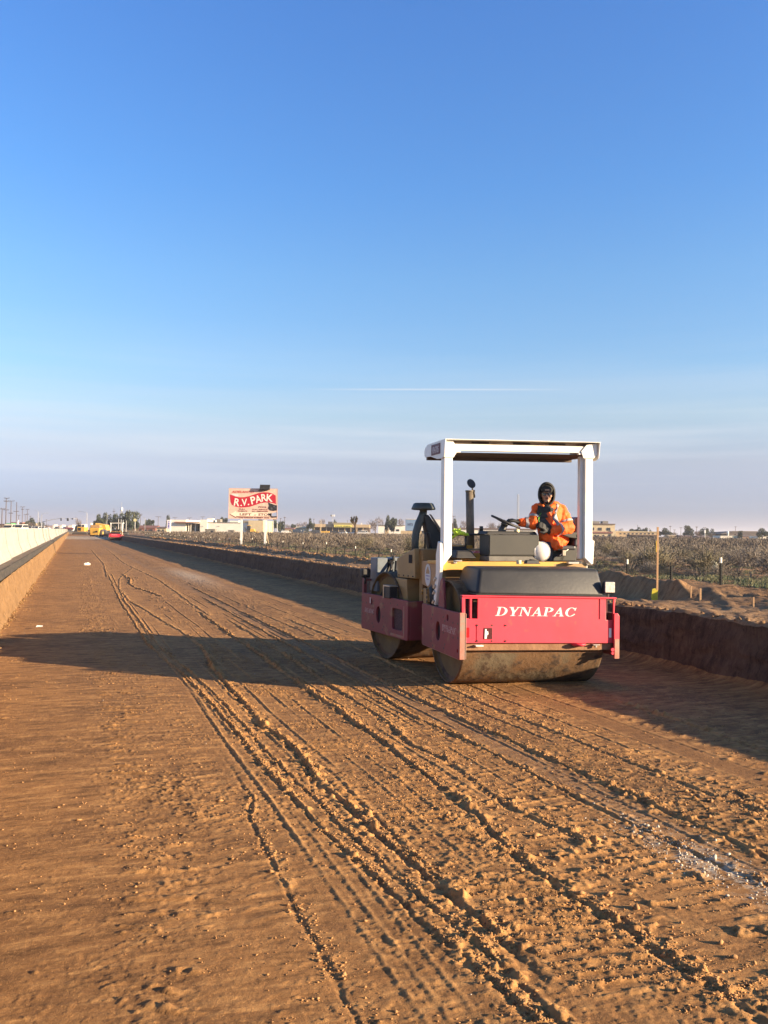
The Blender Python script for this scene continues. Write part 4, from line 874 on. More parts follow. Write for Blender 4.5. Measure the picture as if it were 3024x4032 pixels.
# ================================================================== the driver
def organic(caps, voxel=.01, smooth=6, disp=None, sub=0):
    """union of tapered capsules (p, q, rp, rq[, flatten-matrix]) grown into one closed skin"""
    m_ = MB()
    for c in caps:
        p, q, r1, r2 = Vector(c[0]), Vector(c[1]), c[2], c[3]
        n = 14; vs = []; d = q - p
        L_ = d.length; d = d.normalized() if L_ > 1e-6 else Vector((0, 0, 1))
        a = d.orthogonal().normalized(); b = d.cross(a); rings = []
        for i in range(5): t = -PI/2 + PI/2*i/4; rings.append((p + d*math.sin(t)*r1, math.cos(t)*r1))
        for i in range(5): t = PI/2*i/4; rings.append((q + d*math.sin(t)*r2, math.cos(t)*r2))
        for (cc, rr) in rings:
            for k in range(n): t = 2*PI*k/n; vs.append(cc + a*math.cos(t)*max(rr, 1e-4) + b*math.sin(t)*max(rr, 1e-4))
        if len(c) > 4: vs = [c[4] @ v for v in vs]
        fs = []
        for i in range(9):
            for k in range(n): fs.append((i*n+k, i*n+(k+1) % n, (i+1)*n+(k+1) % n, (i+1)*n+k))
        m_.add(vs, fs + [tuple(range(n))[::-1], tuple(range(9*n, 10*n))])
    me = bpy.data.meshes.new('o'); me.from_pydata(m_.v, [], m_.f)
    o = bpy.data.objects.new('o', me); C.objects.link(o)
    r = o.modifiers.new('r', 'REMESH'); r.mode = 'VOXEL'; r.voxel_size = voxel; r.use_smooth_shade = True
    s_ = o.modifiers.new('s', 'SMOOTH'); s_.iterations = smooth; s_.factor = .5
    if disp:
        for (st, size) in disp:
            tx = bpy.data.textures.new('w', 'CLOUDS'); tx.noise_scale = size; tx.noise_depth = 2
            dm = o.modifiers.new('d', 'DISPLACE'); dm.texture = tx; dm.strength = st; dm.mid_level = .5; dm.texture_coords = 'LOCAL'
        s2 = o.modifiers.new('s2', 'SMOOTH'); s2.iterations = 1
    me = bake(o)
    for p_ in me.polygons: p_.use_smooth = True
    return me
def scl(c, sx, sy, sz):
    return Matrix.Translation(c) @ Matrix.Diagonal((sx, sy, sz, 1)) @ Matrix.Translation(-Vector(c))
rmat = Matrix.Translation((fx0, fy0, 0)) @ Matrix.Rotation(math.radians(FY) - TH, 4, 'Z')
SKIN = mat('sunlit skin', (.46, .25, .16), (.38, .20, .12), 18, .5)
ORANGE = mat('hi-vis orange jacket', (.95, .155, .012), (.80, .10, .01), 9, .72, bump=.004, bscale=26)
SILVER = mat('grey reflective tape', (.30, .27, .27), (.42, .40, .40), 14, .4)
HOODM = mat('black knit hood', (.022, .022, .022), (.035, .035, .03), 20, .9, bump=.003, bscale=60)
LIME = mat('lime green cloth', (.15, .42, .05), (.09, .30, .03), 12, .8, bump=.002)
GLOVE = mat('black work glove', (.011, .012, .011), (.022, .022, .022), 22, .7, bump=.002, bscale=60)
JEAN = mat('dark trousers', (.03, .034, .045), (.045, .05, .065), 9, .85, bump=.003)
BOOT = mat('black boot', (.018, .017, .016), None, rough=.6)
person = empty('person', rmat @ Vector((1.75, 1.3, 1.62)), math.radians(FY) - TH, 'roller driver in orange jacket and black hood, one gloved hand on the steering wheel', 'person')
PI_ = Matrix.Translation((-1.75, -1.3, -1.62))         # roller space -> person space
def put(name, me, m, parent=person): me.transform(PI_) if parent is not None else None; return link_mesh(name, me, parent, m)
hc = Vector((1.597, 1.20, 2.262)); yaw = math.radians(-24)
MH = Matrix.Translation(hc) @ Matrix.Rotation(yaw, 4, 'Z') @ Matrix.Rotation(math.radians(4), 4, 'X')
def hv(x, y, z): return MH @ Vector((x, y, z))
def E(x, y, z, rx, ry, rz):     # ellipsoid in head space
    return ((0, 0, 0), (0, 0, .0001), 1, 1, MH @ Matrix.Translation((x, y, z)) @ Matrix.Diagonal((rx, ry, rz, 1)))
def hand(o, fwd, up, side, curl, voxel=.004, r=1.0):
    """palm, four fingers of different length bent at three joints, thumb from the side of the palm"""
    o, f, u = Vector(o), Vector(fwd).normalized(), Vector(up).normalized(); s_ = f.cross(u).normalized()*side; u = s_.cross(f).normalized()*side
    caps = []
    for k in (-1.2, -.4, .4, 1.2): caps.append((o + s_*k*.021*r, o + f*.085*r + s_*k*.023*r, .017*r, .016*r))
    for k, L_ in ((-1.5, .066), (-.5, .082), (.5, .088), (1.5, .078)):
        p = o + f*.092*r + s_*k*.0225*r; a_ = curl*.35
        for j, fr in enumerate((.45, .32, .25)):
            d_ = f*math.cos(a_) - u*math.sin(a_); q = p + d_*L_*fr*1.05*r
            caps.append((p, q, (.0118-.0010*j)*r, (.0108-.0012*j)*r)); p = q; a_ += curl*.75
    p = o + f*.02*r + s_*.040*r; d_ = (f*.6 + s_*.65 - u*.35).normalized()
    q = p + d_*.045*r; caps.append((p, q, .017*r, .014*r)); d2_ = (f*.85 + s_*.1 - u*.5).normalized(); caps.append((q, q + d2_*.036*r, .014*r, .011*r))
    caps.append((o - f*.06*r, o + f*.01*r, .028*r, .030*r))
    return caps
RH = dict(o=(1.20, 1.155, 1.905), fwd=(-.86, .05, .22), up=(.2, -.25, .95), side=1, curl=.95)
LH = dict(o=(1.515, 1.02, 1.815), fwd=(-.72, -.25, .45), up=(.35, -.75, .30), side=-1, curl=1.15)
body = [
    ((1.80, 1.36, 1.68), (1.74, 1.31, 1.84), .135, .13), ((1.74, 1.31, 1.84), (1.64, 1.25, 2.02), .13, .14),
    ((1.50, 1.20, 2.05), (1.78, 1.27, 2.05), .075, .08), ((1.63, 1.25, 2.06), (1.60, 1.22, 2.19), .06, .055),
    ((1.49, 1.20, 2.05), (1.37, 1.10, 1.89), .055, .045), ((1.37, 1.10, 1.89), (1.21, 1.15, 1.905), .043, .030),
    ((1.80, 1.26, 2.05), (1.85, 1.13, 1.82), .058, .048), ((1.85, 1.13, 1.82), (1.53, 1.03, 1.81), .045, .030),
    ((1.82, 1.30, 1.66), (1.57, 1.13, 1.60), .09, .062), ((1.57, 1.13, 1.60), (1.56, 1.13, 1.22), .060, .042),
    ((1.74, 1.42, 1.66), (1.43, 1.18, 1.62), .09, .062), ((1.43, 1.18, 1.62), (1.38, 1.20, 1.22), .060, .042),
    ((1.56, 1.13, 1.21), (1.46, 1.05, 1.20), .045, .038), ((1.38, 1.20, 1.21), (1.28, 1.13, 1.20), .045, .038),
    E(0, .012, .03, .078, .095, .092), E(0, -.022, -.045, .058, .062, .062), E(0, -.064, -.088, .030, .024, .024),
    E(0, -.098, -.012, .012, .018, .022), E(0, -.104, -.026, .017, .014, .011), E(0, -.082, .030, .048, .016, .013),
    E(.040, -.058, -.022, .024, .022, .024), E(-.040, -.058, -.022, .024, .022, .024), E(.078, .015, -.005, .010, .020, .028), E(-.078, .015, -.005, .010, .020, .028)]
bme = organic(body + hand(**RH) + hand(**LH), .0065, 3)
put('body', bme, SKIN)
hd = organic([E(0, -.078, -.058, .024, .010, .006)], .002, 1); put('lips', hd, mat('lips', (.30, .10, .08), None, rough=.5))
hd = organic([E(0, -.076, -.100, .024, .020, .014), E(0, -.088, -.046, .024, .007, .005)], .004, 1); put('beard', hd, mat('dark beard', (.03, .022, .018), None, rough=.9))
m_ = MB(); m_.M = PI_ @ MH
for s_ in (-1, 1): m_.lathe([(.001, 0), (.026, 0), (.030, .006), (.026, .012), (.001, .012)], (0, 0, 0), 'y', 20)
gl = []
for s_ in (-1, 1):
    for i in range(20): t = 2*PI*i/20; x = s_*.034 + .031*math.cos(t); gl.append((x, -.098 + abs(x)**2*6.0, .010 + .021*math.sin(t)))
g_ = MB(); g_.M = PI_ @ MH
for k in range(2):
    P = gl[k*20:(k+1)*20]; Q = [(x, y+.006, z) for x, y, z in P]; g_.add(P + Q, [tuple(range(20)), tuple(range(20, 40))[::-1]] + [(i, (i+1) % 20, 20+(i+1) % 20, 20+i) for i in range(20)])
g_.tube([(-.010, -.101, .016), (0, -.104, .018), (.010, -.101, .016)], .003); g_.tube([(-.062, -.078, .014), (-.080, -.01, .010)], .003); g_.tube([(.062, -.078, .014), (.080, -.01, .010)], .003)
g_.build('sunglasses', mat('dark lenses', (.006, .006, .008), None, rough=.08, spec=.8), person)
# knit cap under the hood with its pale patch
hd = organic([E(0, -.012, .058, .083, .096, .062)], .006, 2); put('beanie', hd, HOODM)
m_ = MB(); m_.M = PI_ @ MH; m_.box(-.026, .030, -.1065, -.100, .050, .066); m_.build('cap_patch', mat('tan patch', (.42, .32, .25), None), person, .002)
# the hood: a shell with a face opening
hm = MB(); hm.M = PI_ @ MH; nu, nv = 28, 16; vs = []; op = 1.0
for j in range(nv+1):
    t = op + (PI*.93-op)*j/nv
    for i in range(nu):
        a_ = 2*PI*i/nu; r_ = math.sin(t); fz = math.cos(a_)*r_; x = .112*math.sin(a_)*r_; z = .148*fz + .012 - (.02 if fz < 0 else 0); y = -.128*math.cos(t)*(1 if math.cos(t) > 0 else .9) + .012
        if fz < -.3: y += .03*(fz+.3)
        k = 1 + .025*math.sin(a_*5+j*.7)*(j/nv)
        vs.append((x*k, y, z*k))
hm.add(vs, [(j*nu+i, j*nu+(i+1) % nu, (j+1)*nu+(i+1) % nu, (j+1)*nu+i) for j in range(nv) for i in range(nu)], True)
ho = hm.build('hood', HOODM, person)
so = ho.modifiers.new('s', 'SOLIDIFY'); so.thickness = .012; so.offset = -1; ho.modifiers.new('u', 'SUBSURF').render_levels = 1
hd = organic([((1.60, 1.20, 2.075), (1.61, 1.25, 2.12), .075, .095), ((1.66, 1.27, 2.12), (1.70, 1.29, 2.14), .065, .055), ((1.52, 1.14, 2.06), (1.64, 1.16, 2.07), .045, .05)], .009, 4, [(.010, .05)]); put('hood_collar', hd, HOODM)
# jacket
jk = [
    ((1.80, 1.35, 1.74), (1.75, 1.31, 1.86), .165, .165), ((1.75, 1.31, 1.86), (1.67, 1.26, 2.02), .165, .165),
    ((1.49, 1.21, 2.06), (1.60, 1.25, 2.09), .085, .09), ((1.78, 1.27, 2.06), (1.66, 1.26, 2.11), .105, .095), ((1.44, 1.17, 2.10), (1.46, 1.16, 2.00), .055, .075),
    ((1.46, 1.19, 2.05), (1.365, 1.10, 1.90), .078, .078), ((1.365, 1.10, 1.90), (1.24, 1.14, 1.90), .074, .058),
    ((1.56, 1.17, 1.95), (1.56, 1.15, 1.74), .11, .10),
    ((1.81, 1.25, 2.05), (1.855, 1.13, 1.83), .095, .088), ((1.855, 1.13, 1.83), (1.60, 1.04, 1.81), .086, .060),
    ((1.86, 1.24, 1.92), (1.87, 1.2, 1.78), .08, .085),
    ((1.79, 1.26, 1.70), (1.66, 1.10, 1.63), .14, .075), ((1.68, 1.10, 1.63), (1.64, 1.05, 1.58), .055, .03), ((1.75, 1.12, 1.66), (1.73, 1.08, 1.60), .05, .03), ((1.60, 1.12, 1.70), (1.64, 1.10, 1.60), .05, .04)]
jme = organic(jk, .009, 5, [(.030, .055), (.045, .14)]); jacket = put('jacket', jme, ORANGE)
def patch(name, pts, wdt, m, offset=.004, nrm=None):
    """a band of cloth laid onto the jacket surface along pts"""
    pts = [Vector(p) for p in pts]; out = []
    N_ = 26; P = []
    tot = [0]
    for i in range(1, len(pts)): tot.append(tot[-1] + (pts[i]-pts[i-1]).length)
    for k in range(N_+1):
        s_ = tot[-1]*k/N_; i = max(j for j in range(len(tot)) if tot[j] <= s_+1e-9); i = min(i, len(pts)-2)
        P.append(pts[i].lerp(pts[i+1], (s_-tot[i])/(tot[i+1]-tot[i])))
    vs = []; W = 5
    for k in range(N_+1):
        d_ = (P[min(k+1, N_)] - P[max(k-1, 0)]).normalized(); sd = d_.cross(Vector(nrm)).normalized(); w_ = wdt[0] + (wdt[1]-wdt[0])*k/N_
        for j in range(W): vs.append(P[k] + sd*w_*(j/(W-1)-.5))
    vs = [PI_ @ v for v in vs]
    me = bpy.data.meshes.new(name); me.from_pydata(vs, [], [(k*W+j, k*W+j+1, (k+1)*W+j+1, (k+1)*W+j) for k in range(N_) for j in range(W-1)])
    o = bpy.data.objects.new(name, me); C.objects.link(o); o.parent = person
    sw_ = o.modifiers.new('w', 'SHRINKWRAP'); sw_.target = jacket; sw_.offset = offset; sw_.wrap_method = 'NEAREST_SURFACEPOINT'; sw_.wrap_mode = 'ABOVE_SURFACE'
    so_ = o.modifiers.new('t', 'SOLIDIFY'); so_.thickness = .003
    me2 = bake(o)
    for p_ in me2.polygons: p_.use_smooth = True
    return link_mesh(name, me2, person, m)
cm = (-.44, -.9, 0)
patch('hoodie_front', [(1.49, 1.02, 2.14), (1.455, .98, 2.0), (1.47, .97, 1.88), (1.47, .97, 1.76)], (.15, .085), HOODM, .006, cm)
patch('lime_vest_strip', [(1.497, .96, 2.10), (1.478, .95, 2.02), (1.46, .94, 1.95), (1.45, .94, 1.90)], (.010, .034), LIME, .013, cm)
def ring(name, c, ax, r, wdt=.028):
    c, ax = Vector(c), Vector(ax).normalized(); a_ = ax.orthogonal().normalized(); b_ = ax.cross(a_)
    pts = [c + (a_*math.cos(2*PI*i/24) + b_*math.sin(2*PI*i/24))*r for i in range(25)]
    N_ = 24; vs = []
    for p in pts:
        for j in (-.5, .5): vs.append(PI_ @ (p + ax*wdt*j))
    me = bpy.data.meshes.new(name); me.from_pydata(vs, [], [(k*2, k*2+1, k*2+3, k*2+2) for k in range(N_)])
    o = bpy.data.objects.new(name, me); C.objects.link(o); o.parent = person
    sw_ = o.modifiers.new('w', 'SHRINKWRAP'); sw_.target = jacket; sw_.offset = .004; sw_.wrap_mode = 'ABOVE_SURFACE'
    so_ = o.modifiers.new('t', 'SOLIDIFY'); so_.thickness = .003
    return link_mesh(name, bake(o), person, SILVER)
ring('reflective_band', (1.845, 1.17, 1.90), (.25, -.45, -.85), .10, .032)
ring('reflective_band', (1.70, 1.07, 1.82), (-.95, -.3, 0), .085, .038)
ring('reflective_band', (1.40, 1.13, 1.95), (-.55, -.4, -.7), .085, .030)
ring('reflective_band', (1.29, 1.12, 1.90), (-.95, .2, 0), .072, .034)
patch('reflective_band', [(1.73, 1.12, 2.17), (1.69, 1.04, 2.08), (1.665, 1.02, 1.98), (1.66, 1.02, 1.88)], (.035, .035), SILVER, .004, cm)
put('glove', organic([(c[0], c[1], c[2]*1.16, c[3]*1.16) for c in hand(**RH)], .0045, 2), GLOVE)
put('glove', organic([(c[0], c[1], c[2]*1.16, c[3]*1.16) for c in hand(**LH)], .0045, 2), GLOVE)
put('trousers', organic([((1.80, 1.36, 1.68), (1.78, 1.34, 1.72), .15, .15), ((1.82, 1.30, 1.66), (1.57, 1.13, 1.60), .108, .080), ((1.57, 1.13, 1.60), (1.56, 1.13, 1.26), .078, .062),
    ((1.74, 1.42, 1.66), (1.43, 1.18, 1.62), .108, .080), ((1.43, 1.18, 1.62), (1.38, 1.20, 1.26), .078, .062)], .010, 4, [(.015, .06)]), JEAN)
for a_, b_ in ((1.56, 1.13), (1.38, 1.20)):
    put('boot', organic([((a_, b_, 1.25), (a_, b_+.0, 1.30), .062, .06), ((a_, b_, 1.245), (a_-.13, b_-.10, 1.235), .055, .042)], .008, 2), BOOT)
# hard hat lying on its side against the console
hat = empty('hard_hat', rmat @ Vector((1.415, 1.085, 1.54)), math.radians(FY) - TH - math.radians(38), 'white hard hat on its side beside the driver\'s knee and the grey console', 'hard hat')
hat.scale = (1.1, 1.0, 1.12)
m_ = MB(); prof = [(.118*math.cos(math.radians(a_))**.85 if a_ < 90 else .001, .145*math.sin(math.radians(a_))) for a_ in range(0, 91, 9)]
m_.lathe(prof, (0, 0, 0), 'x', 40)
m_.lathe([(.114, -.001), (.112, .03), (.09, .09), (.001, .135)], (-.001, 0, 0), 'x', 40)
m_.build('shell', HATW, hat, smooth=True)
m_ = MB(); m_.lathe([(.112, -.003), (.121, -.006), (.123, -.002), (.120, .004), (.117, .006)], (0, 0, 0), 'x', 40); m_.build('brim', HATW, hat, smooth=True)
m_ = MB()
for k in (-1, 0, 1):
    pts = [(.146*math.sin(math.radians(a_)) + .002, k*.018 + .0*a_, .121*math.cos(math.radians(a_))**.85) for a_ in range(20, 161, 10) if a_ <= 90] 
    pts += [(.146*math.sin(math.radians(a_)) + .002, k*.018, -.121*abs(math.cos(math.radians(a_)))**.85) for a_ in range(100, 161, 10)]
    m_.tube(pts, .004, 6)
m_.build('crown_rib', HATW, hat)
# hi-vis vest thrown over the rail
vm = organic([((.50, 1.50, 1.765), (.60, 1.50, 1.755), .030, .026), ((.47, 1.52, 1.79), (.54, 1.50, 1.80), .022, .018), ((.60, 1.50, 1.755), (.67, 1.51, 1.735), .02, .012), ((.49, 1.52, 1.74), (.46, 1.54, 1.70), .03, .02)], .006, 2, [(.03, .03)])
vo = bpy.data.objects.new('safety_vest', vm); C.objects.link(vo); vm.materials.append(mat('neon yellow vest', (.62, .85, .06), (.42, .62, .05), 22, .8, thr=(.45, .55))); vo.matrix_world = rmat
tag(vo, 'crumpled neon yellow safety vest thrown over the black rail of the roller', 'safety vest')

# ================================================================== along the works
CONC = mat('sunlit concrete barrier', (.36, .345, .315), (.315, .298, .265), 2.2, .85, c3=(.20, .165, .125), s3=5, t3=(.60, .76), bump=.003, bscale=30)
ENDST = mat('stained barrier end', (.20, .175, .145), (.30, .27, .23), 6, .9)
WOOD = mat('raw lath wood', (.50, .30, .15), (.40, .24, .12), 20, .8)
STEELG = mat('dark green steel post', (.005, .006, .005), (.010, .009, .008), 10, .9)
GALV = mat('galvanised pole', (.38, .38, .37), (.30, .30, .30), 3, .5)
UPOLE = mat('weathered utility pole', (.11, .085, .065), (.08, .06, .05), 3, .9)
WALLW = mat('white stucco wall', (.74, .69, .60), (.68, .63, .53), .6, .9)
WALLC = mat('cream wall', (.52, .42, .26), (.46, .37, .23), .6, .9)
WALLT = mat('tan wall', (.46, .34, .20), (.40, .30, .18), .6, .9)
WALLG = mat('grey wall', (.22, .20, .17), (.17, .155, .13), .8, .9)
WALLB = mat('brown wall', (.20, .13, .09), (.15, .10, .07), .8, .9)
ROOFB = mat('brown roof', (.15, .095, .075), (.11, .075, .06), 1.5, .85)
ROOFR = mat('reddish roof', (.24, .10, .07), (.18, .08, .06), 1.5, .85)
GLASSD = mat('dark window glass', (.03, .035, .045), None, rough=.15)
BLUEG = mat('blue container', (.035, .055, .085), (.03, .045, .07), 2, .6)
YELM = mat('yellow machine paint', (.66, .38, .06), (.55, .31, .05), 1, .5)
TYRE = mat('dusty tyre', (.05, .04, .035), (.08, .06, .045), 6, .9)

def krail():
    root = empty('concrete_barrier')
    m_ = MB(); L_ = 6.05
    prof = [(0, 0), (0, .075), (-.10, .30), (-.175, .825), (-.335, .825), (-.41, .30), (-.51, .075), (-.51, 0)]
    m_.M = Matrix(((1, 0, 0, 0), (0, 1, 0, 0), (0, 0, 1, 0), (0, 0, 0, 1)))
    m_.prism(prof[::-1], 0, L_, 'xz'); m_.build('rail', CONC, root, .012)
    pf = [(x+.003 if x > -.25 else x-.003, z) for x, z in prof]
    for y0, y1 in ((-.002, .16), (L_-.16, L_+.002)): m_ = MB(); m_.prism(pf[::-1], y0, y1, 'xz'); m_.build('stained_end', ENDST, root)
    m_ = MB(); m_.box(-.30, -.21, L_-.0, L_+.05, .1, .6); m_.build('joint_pin', BLACKM, root)
    return root
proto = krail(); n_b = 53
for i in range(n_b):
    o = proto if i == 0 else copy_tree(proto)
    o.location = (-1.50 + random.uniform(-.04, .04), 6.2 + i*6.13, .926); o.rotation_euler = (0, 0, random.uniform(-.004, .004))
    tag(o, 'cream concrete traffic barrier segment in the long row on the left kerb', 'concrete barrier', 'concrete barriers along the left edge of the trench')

# wire fence
fence = empty('wire_fence', (10, 11.24, .85), 0, 'low wire mesh fence on short dark posts along the scrub', 'fence')
def fx(y): return 10 + .10*math.sin(y*.05)
posts = []
n_p = 96
for i in range(n_p):
    y = 6.04 + 1.3*i + random.uniform(-.05, .05); x = fx(y); zb = bank_at(x, y); h_ = random.uniform(.30, .38)
    tp = .10 if i % 3 == 0 else 0
    m_ = MB(); lean = random.uniform(-.02, .02)
    m_.add([(x+dx-10, y+dy-11.24, zz-.85) for zz, k in ((zb-.15, 0), (zb+h_, 1)) for dx, dy in ((-.018+lean*k, -.016), (.018+lean*k, -.016), (.018+lean*k, .016), (-.018+lean*k, .016))],
           [(0, 3, 2, 1), (4, 5, 6, 7), (0, 1, 5, 4), (1, 2, 6, 5), (2, 3, 7, 6), (3, 0, 4, 7)])
    p_ = m_.build('post', STEELG, fence)
    if i % 3 == 1 or i in (2, 4, 6):
        m_ = MB(); m_.box(x-10-.015+lean, x-10+.015+lean, y-11.24-.014, y-11.24+.014, zb+h_-.85, zb+h_+.09-.85); m_.build('pale_tip', mat('white post tip', (.6, .58, .5), None), p_)
vs, fs = [], []
def wire(p, q, r=.0022):
    n = len(vs); p, q = Vector(p), Vector(q); d_ = (q-p).normalized(); a_ = d_.orthogonal().normalized()*r; b_ = d_.cross(a_)
    for c_ in (p, q):
        for t_ in range(3): vs.append(tuple(c_ + a_*math.cos(2.094*t_) + b_*math.sin(2.094*t_)))
    for t_ in range(3): fs.append((n+t_, n+(t_+1) % 3, n+3+(t_+1) % 3, n+3+t_))
y = 6.04
gz = {}
def gzat(y):
    k = round(y, 2)
    return bank_at(fx(y), y)
yy = np.arange(6.04, 6.04+1.3*(n_p-1), .65); zz = [gzat(v) for v in yy]
for i in range(len(yy)-1):
    for j in range(8): h_ = .03 + .036*j; wire((fx(yy[i])-10.02, yy[i]-11.24, zz[i]+h_-.85), (fx(yy[i+1])-10.02, yy[i+1]-11.24, zz[i+1]+h_-.85))
    for k in range(9):
        t_ = k/9; y_ = yy[i]+.65*t_; z_ = zz[i]*(1-t_)+zz[i+1]*t_; wire((fx(y_)-10.02, y_-11.24, z_+.0-.85), (fx(y_)-10.02, y_-11.24, z_+.285-.85), .0018)
me = bpy.data.meshes.new('wire_mesh'); me.from_pydata(vs, [], fs); link_mesh('wire_mesh', me, fence, mat('green coated wire', (.13, .16, .11), (.20, .20, .15), 2, .6))

# grade lath, stakes
def stake(name, x, y, h, w_, th, label, cat, m=WOOD, group=None, lean=0):
    o = empty(name, (x, y, bank_at(x, y)), -TH, label, cat, group)
    m_ = MB(); m_.box(-w_/2, w_/2, -th/2, th/2, -.1, h); s_ = m_.build('shaft', m, o, .002); o.rotation_euler = (0, lean, -TH)
    return o
o = stake('grade_stake', 8.80, 11.3, 1.20, .031, .014, 'tall thin wooden grade stake with yellow ribbon at its foot', 'grade stake', lean=.006)
m_ = MB(); m_.prism([(-.10, .08), (-.085, .21), (-.04, .225), (-.02, .19), (.0, .20), (.0, .04), (-.05, .02), (-.09, .03)], -.03, -.012, 'xz'); m_.build('yellow_ribbon', mat('yellow ribbon', (.62, .52, .03), (.45, .36, .03), 30, .6), o)
m_ = MB(); m_.box(-.028, -.019, -.012, .0, .80, .98); m_.build('paint_mark', mat('yellow paint mark', (.6, .42, .05), None), o)
stake('survey_stake', 9.02, 10.77, .17, .022, .016, 'short wooden survey stake, left one of the close pair near the fence', 'survey stake')
stake('survey_stake', 9.03, 10.57, .18, .030, .016, 'short pale wooden survey stake, right one of the close pair near the fence', 'survey stake')
stake('survey_stake', 9.03, 9.49, .14, .022, .016, 'short wooden survey stake standing alone at the right edge of the bank', 'survey stake')

# ------------------------------------------------------------------ billboard
bb = at(996, 2143, 57); BZ = bank_at(11.5, 53) if bb.x < 19 else .85
bbr = empty('billboard', (bb.x, bb.y, .80), -TH, 'weathered peach RV park billboard with red ribbon on two white posts', 'billboard')
kx = 57/FPX
zt = lambda y_: at(996, y_, 57).z - .80
PEACH = mat('peach board', (.72, .50, .385), (.66, .44, .33), 3, .7, c3=(.78, .62, .50), s3=2, t3=(.55, .7))
REDB = mat('red sign paint', (.52, .02, .04), (.42, .015, .035), 3, .6)
DKB = mat('dark sign lettering', (.10, .02, .02), (.25, .05, .04), 40, .7)
X0, X1 = (898-996)*kx, (1090-996)*kx; ZB, ZT = zt(2044), zt(1923.7)
W_, H_ = X1-X0, ZT-ZB
def bx_(cx, cy): return X0 + (cx-245)/1225*W_, ZT - (cy-215)/770*H_      # closer look at the board, 245..1470 x 215..985
hole = [bx_(*p) for p in ((1330, 830), (1450, 805), (1455, 905), (1330, 900))]
board = plate('panel', [(X0, ZB+.02), (X1-.02, ZB), (X1, ZT-.01), (X0+.02, ZT)], [hole[::-1]], .035, PEACH, bbr, xz(Matrix(), 0), .003)
wave_t = [(275, 375), (340, 395), (420, 425), (520, 440), (640, 435), (760, 408), (880, 365), (1000, 325), (1120, 305), (1240, 308), (1340, 335), (1425, 385)]
wave_b = [(1435, 600), (1370, 575), (1270, 560), (1150, 565), (1020, 590), (900, 635), (780, 675), (660, 692), (540, 698), (420, 675), (330, 630), (295, 560)]
plate('ribbon', [bx_(*p) for p in wave_t + wave_b], [], .006, REDB, bbr, xz(Matrix(), -.024), .0005)
plate('ribbon_flash', [bx_(*p) for p in ((300, 372), (340, 355), (490, 372), (485, 415), (420, 412))], [], .005, LETTER, bbr, xz(Matrix(), -.0285), .0005)
m_ = MB(); m_.box(X1-.014, X1+.012, -.03, .03, ZB, ZT); m_.box(X0-.006, X0+.010, -.03, .03, ZB, ZT); m_.box(X0+.01, X1-.014, -.028, .028, ZT-.006, ZT+.014); m_.build('frame', mat('pale frame', (.55, .38, .34), None), bbr)
def bt(s, cx, cy, hpx, m, wpx=None, ang=0, shear=0, bold=.004, name='lettering'):
    me = text_mesh(s, 1, extrude=.0, shear=shear, bold=0.02 if bold else 0)
    xs_ = [v.co.x for v in me.vertices]; ys_ = [v.co.y for v in me.vertices]
    w0, h0 = max(xs_)-min(xs_), max(ys_)-min(ys_); hh = hpx/770*H_; ww = wpx/1225*W_ if wpx else hh*w0/h0
    me.transform(Matrix.Translation((-(max(xs_)+min(xs_))/2, -(max(ys_)+min(ys_))/2, 0))); me.transform(Matrix.Diagonal((ww/w0, hh/h0, 1, 1)))
    x_, z_ = bx_(cx, cy); me.transform(Matrix.Translation((x_, -.031, z_)) @ Matrix(((1, 0, 0, 0), (0, 0, -1, 0), (0, 1, 0, 0), (0, 0, 0, 1))) @ Matrix.Rotation(math.radians(ang), 4, 'Z'))
    return link_mesh(name, me, bbr, m)
bt('ADELANTO', 597, 302, 58, mat('faded red letters', (.55, .06, .05), None), 560, 0, .3)
for ch, cx, cy, h_, w_, a_ in (('R', 455, 565, 190, 140, -8), ('.', 562, 645, 36, 38, 0), ('V', 640, 565, 175, 135, 3), ('.', 745, 618, 36, 38, 0), ('P', 860, 510, 195, 120, 14), ('A', 985, 475, 190, 150, 14), ('R', 1130, 440, 185, 130, 8), ('K', 1275, 445, 190, 160, -4)):
    bt(ch, cx, cy, h_, mat('white sign letters', (.82, .74, .62), None), w_, a_, name='large_letter', bold=.01)
bt('POOL', 1105, 680, 42, DKB, 210); bt('PULL', 590, 738, 34, DKB, 160); bt("THRU'S", 595, 787, 34, DKB, 240); bt('FULL SERVICE', 1040, 740, 30, DKB, 380); bt('ALL AMENITIES', 1035, 787, 32, DKB, 410)
plate('arrow', [bx_(*p) for p in ((275, 868), (435, 785), (440, 822), (1300, 822), (1300, 912), (440, 912), (435, 950))], [], .006, mat('cream arrow', (.82, .70, .52), None), bbr, xz(Matrix(), -.0225), .0005)
plate('arrow_shadow_line', [bx_(*p) for p in ((278, 872), (290, 866), (440, 944), (1300, 914), (1300, 924), (440, 922), (430, 958))], [], .004, DKB, bbr, xz(Matrix(), -.0295), .0004)
bt('LEFT', 675, 868, 58, DKB, 290); bt('of', 915, 880, 30, mat('faded red letters', (.55, .06, .05), None), 60, 0, .3); bt('STOP', 1150, 868, 62, DKB, 310)
bt('ON RAGUS STREET AVE', 890, 948, 30, DKB, 760)
plate('torn_patch', [bx_(*p) for p in ((1245, 560), (1300, 585), (1400, 620), (1455, 632), (1455, 760), (1380, 775), (1290, 760), (1240, 710), (1265, 640))], [], .006, mat('black torn patch', (.02, .02, .022), (.09, .10, .12), 6, .8, thr=(.5, .62)), bbr, xz(Matrix(), -.0325), .0006)
plate('torn_patch', [bx_(*p) for p in ((1240, 835), (1330, 830), (1330, 905), (1455, 905), (1455, 935), (1330, 945), (1300, 900), (1250, 870))], [], .006, mat('black torn patch', (.02, .02, .022), None), bbr, xz(Matrix(), -.0325), .0006)
x_a, z_a = bx_(1025, 240); x_b, z_b = bx_(1285, 118)
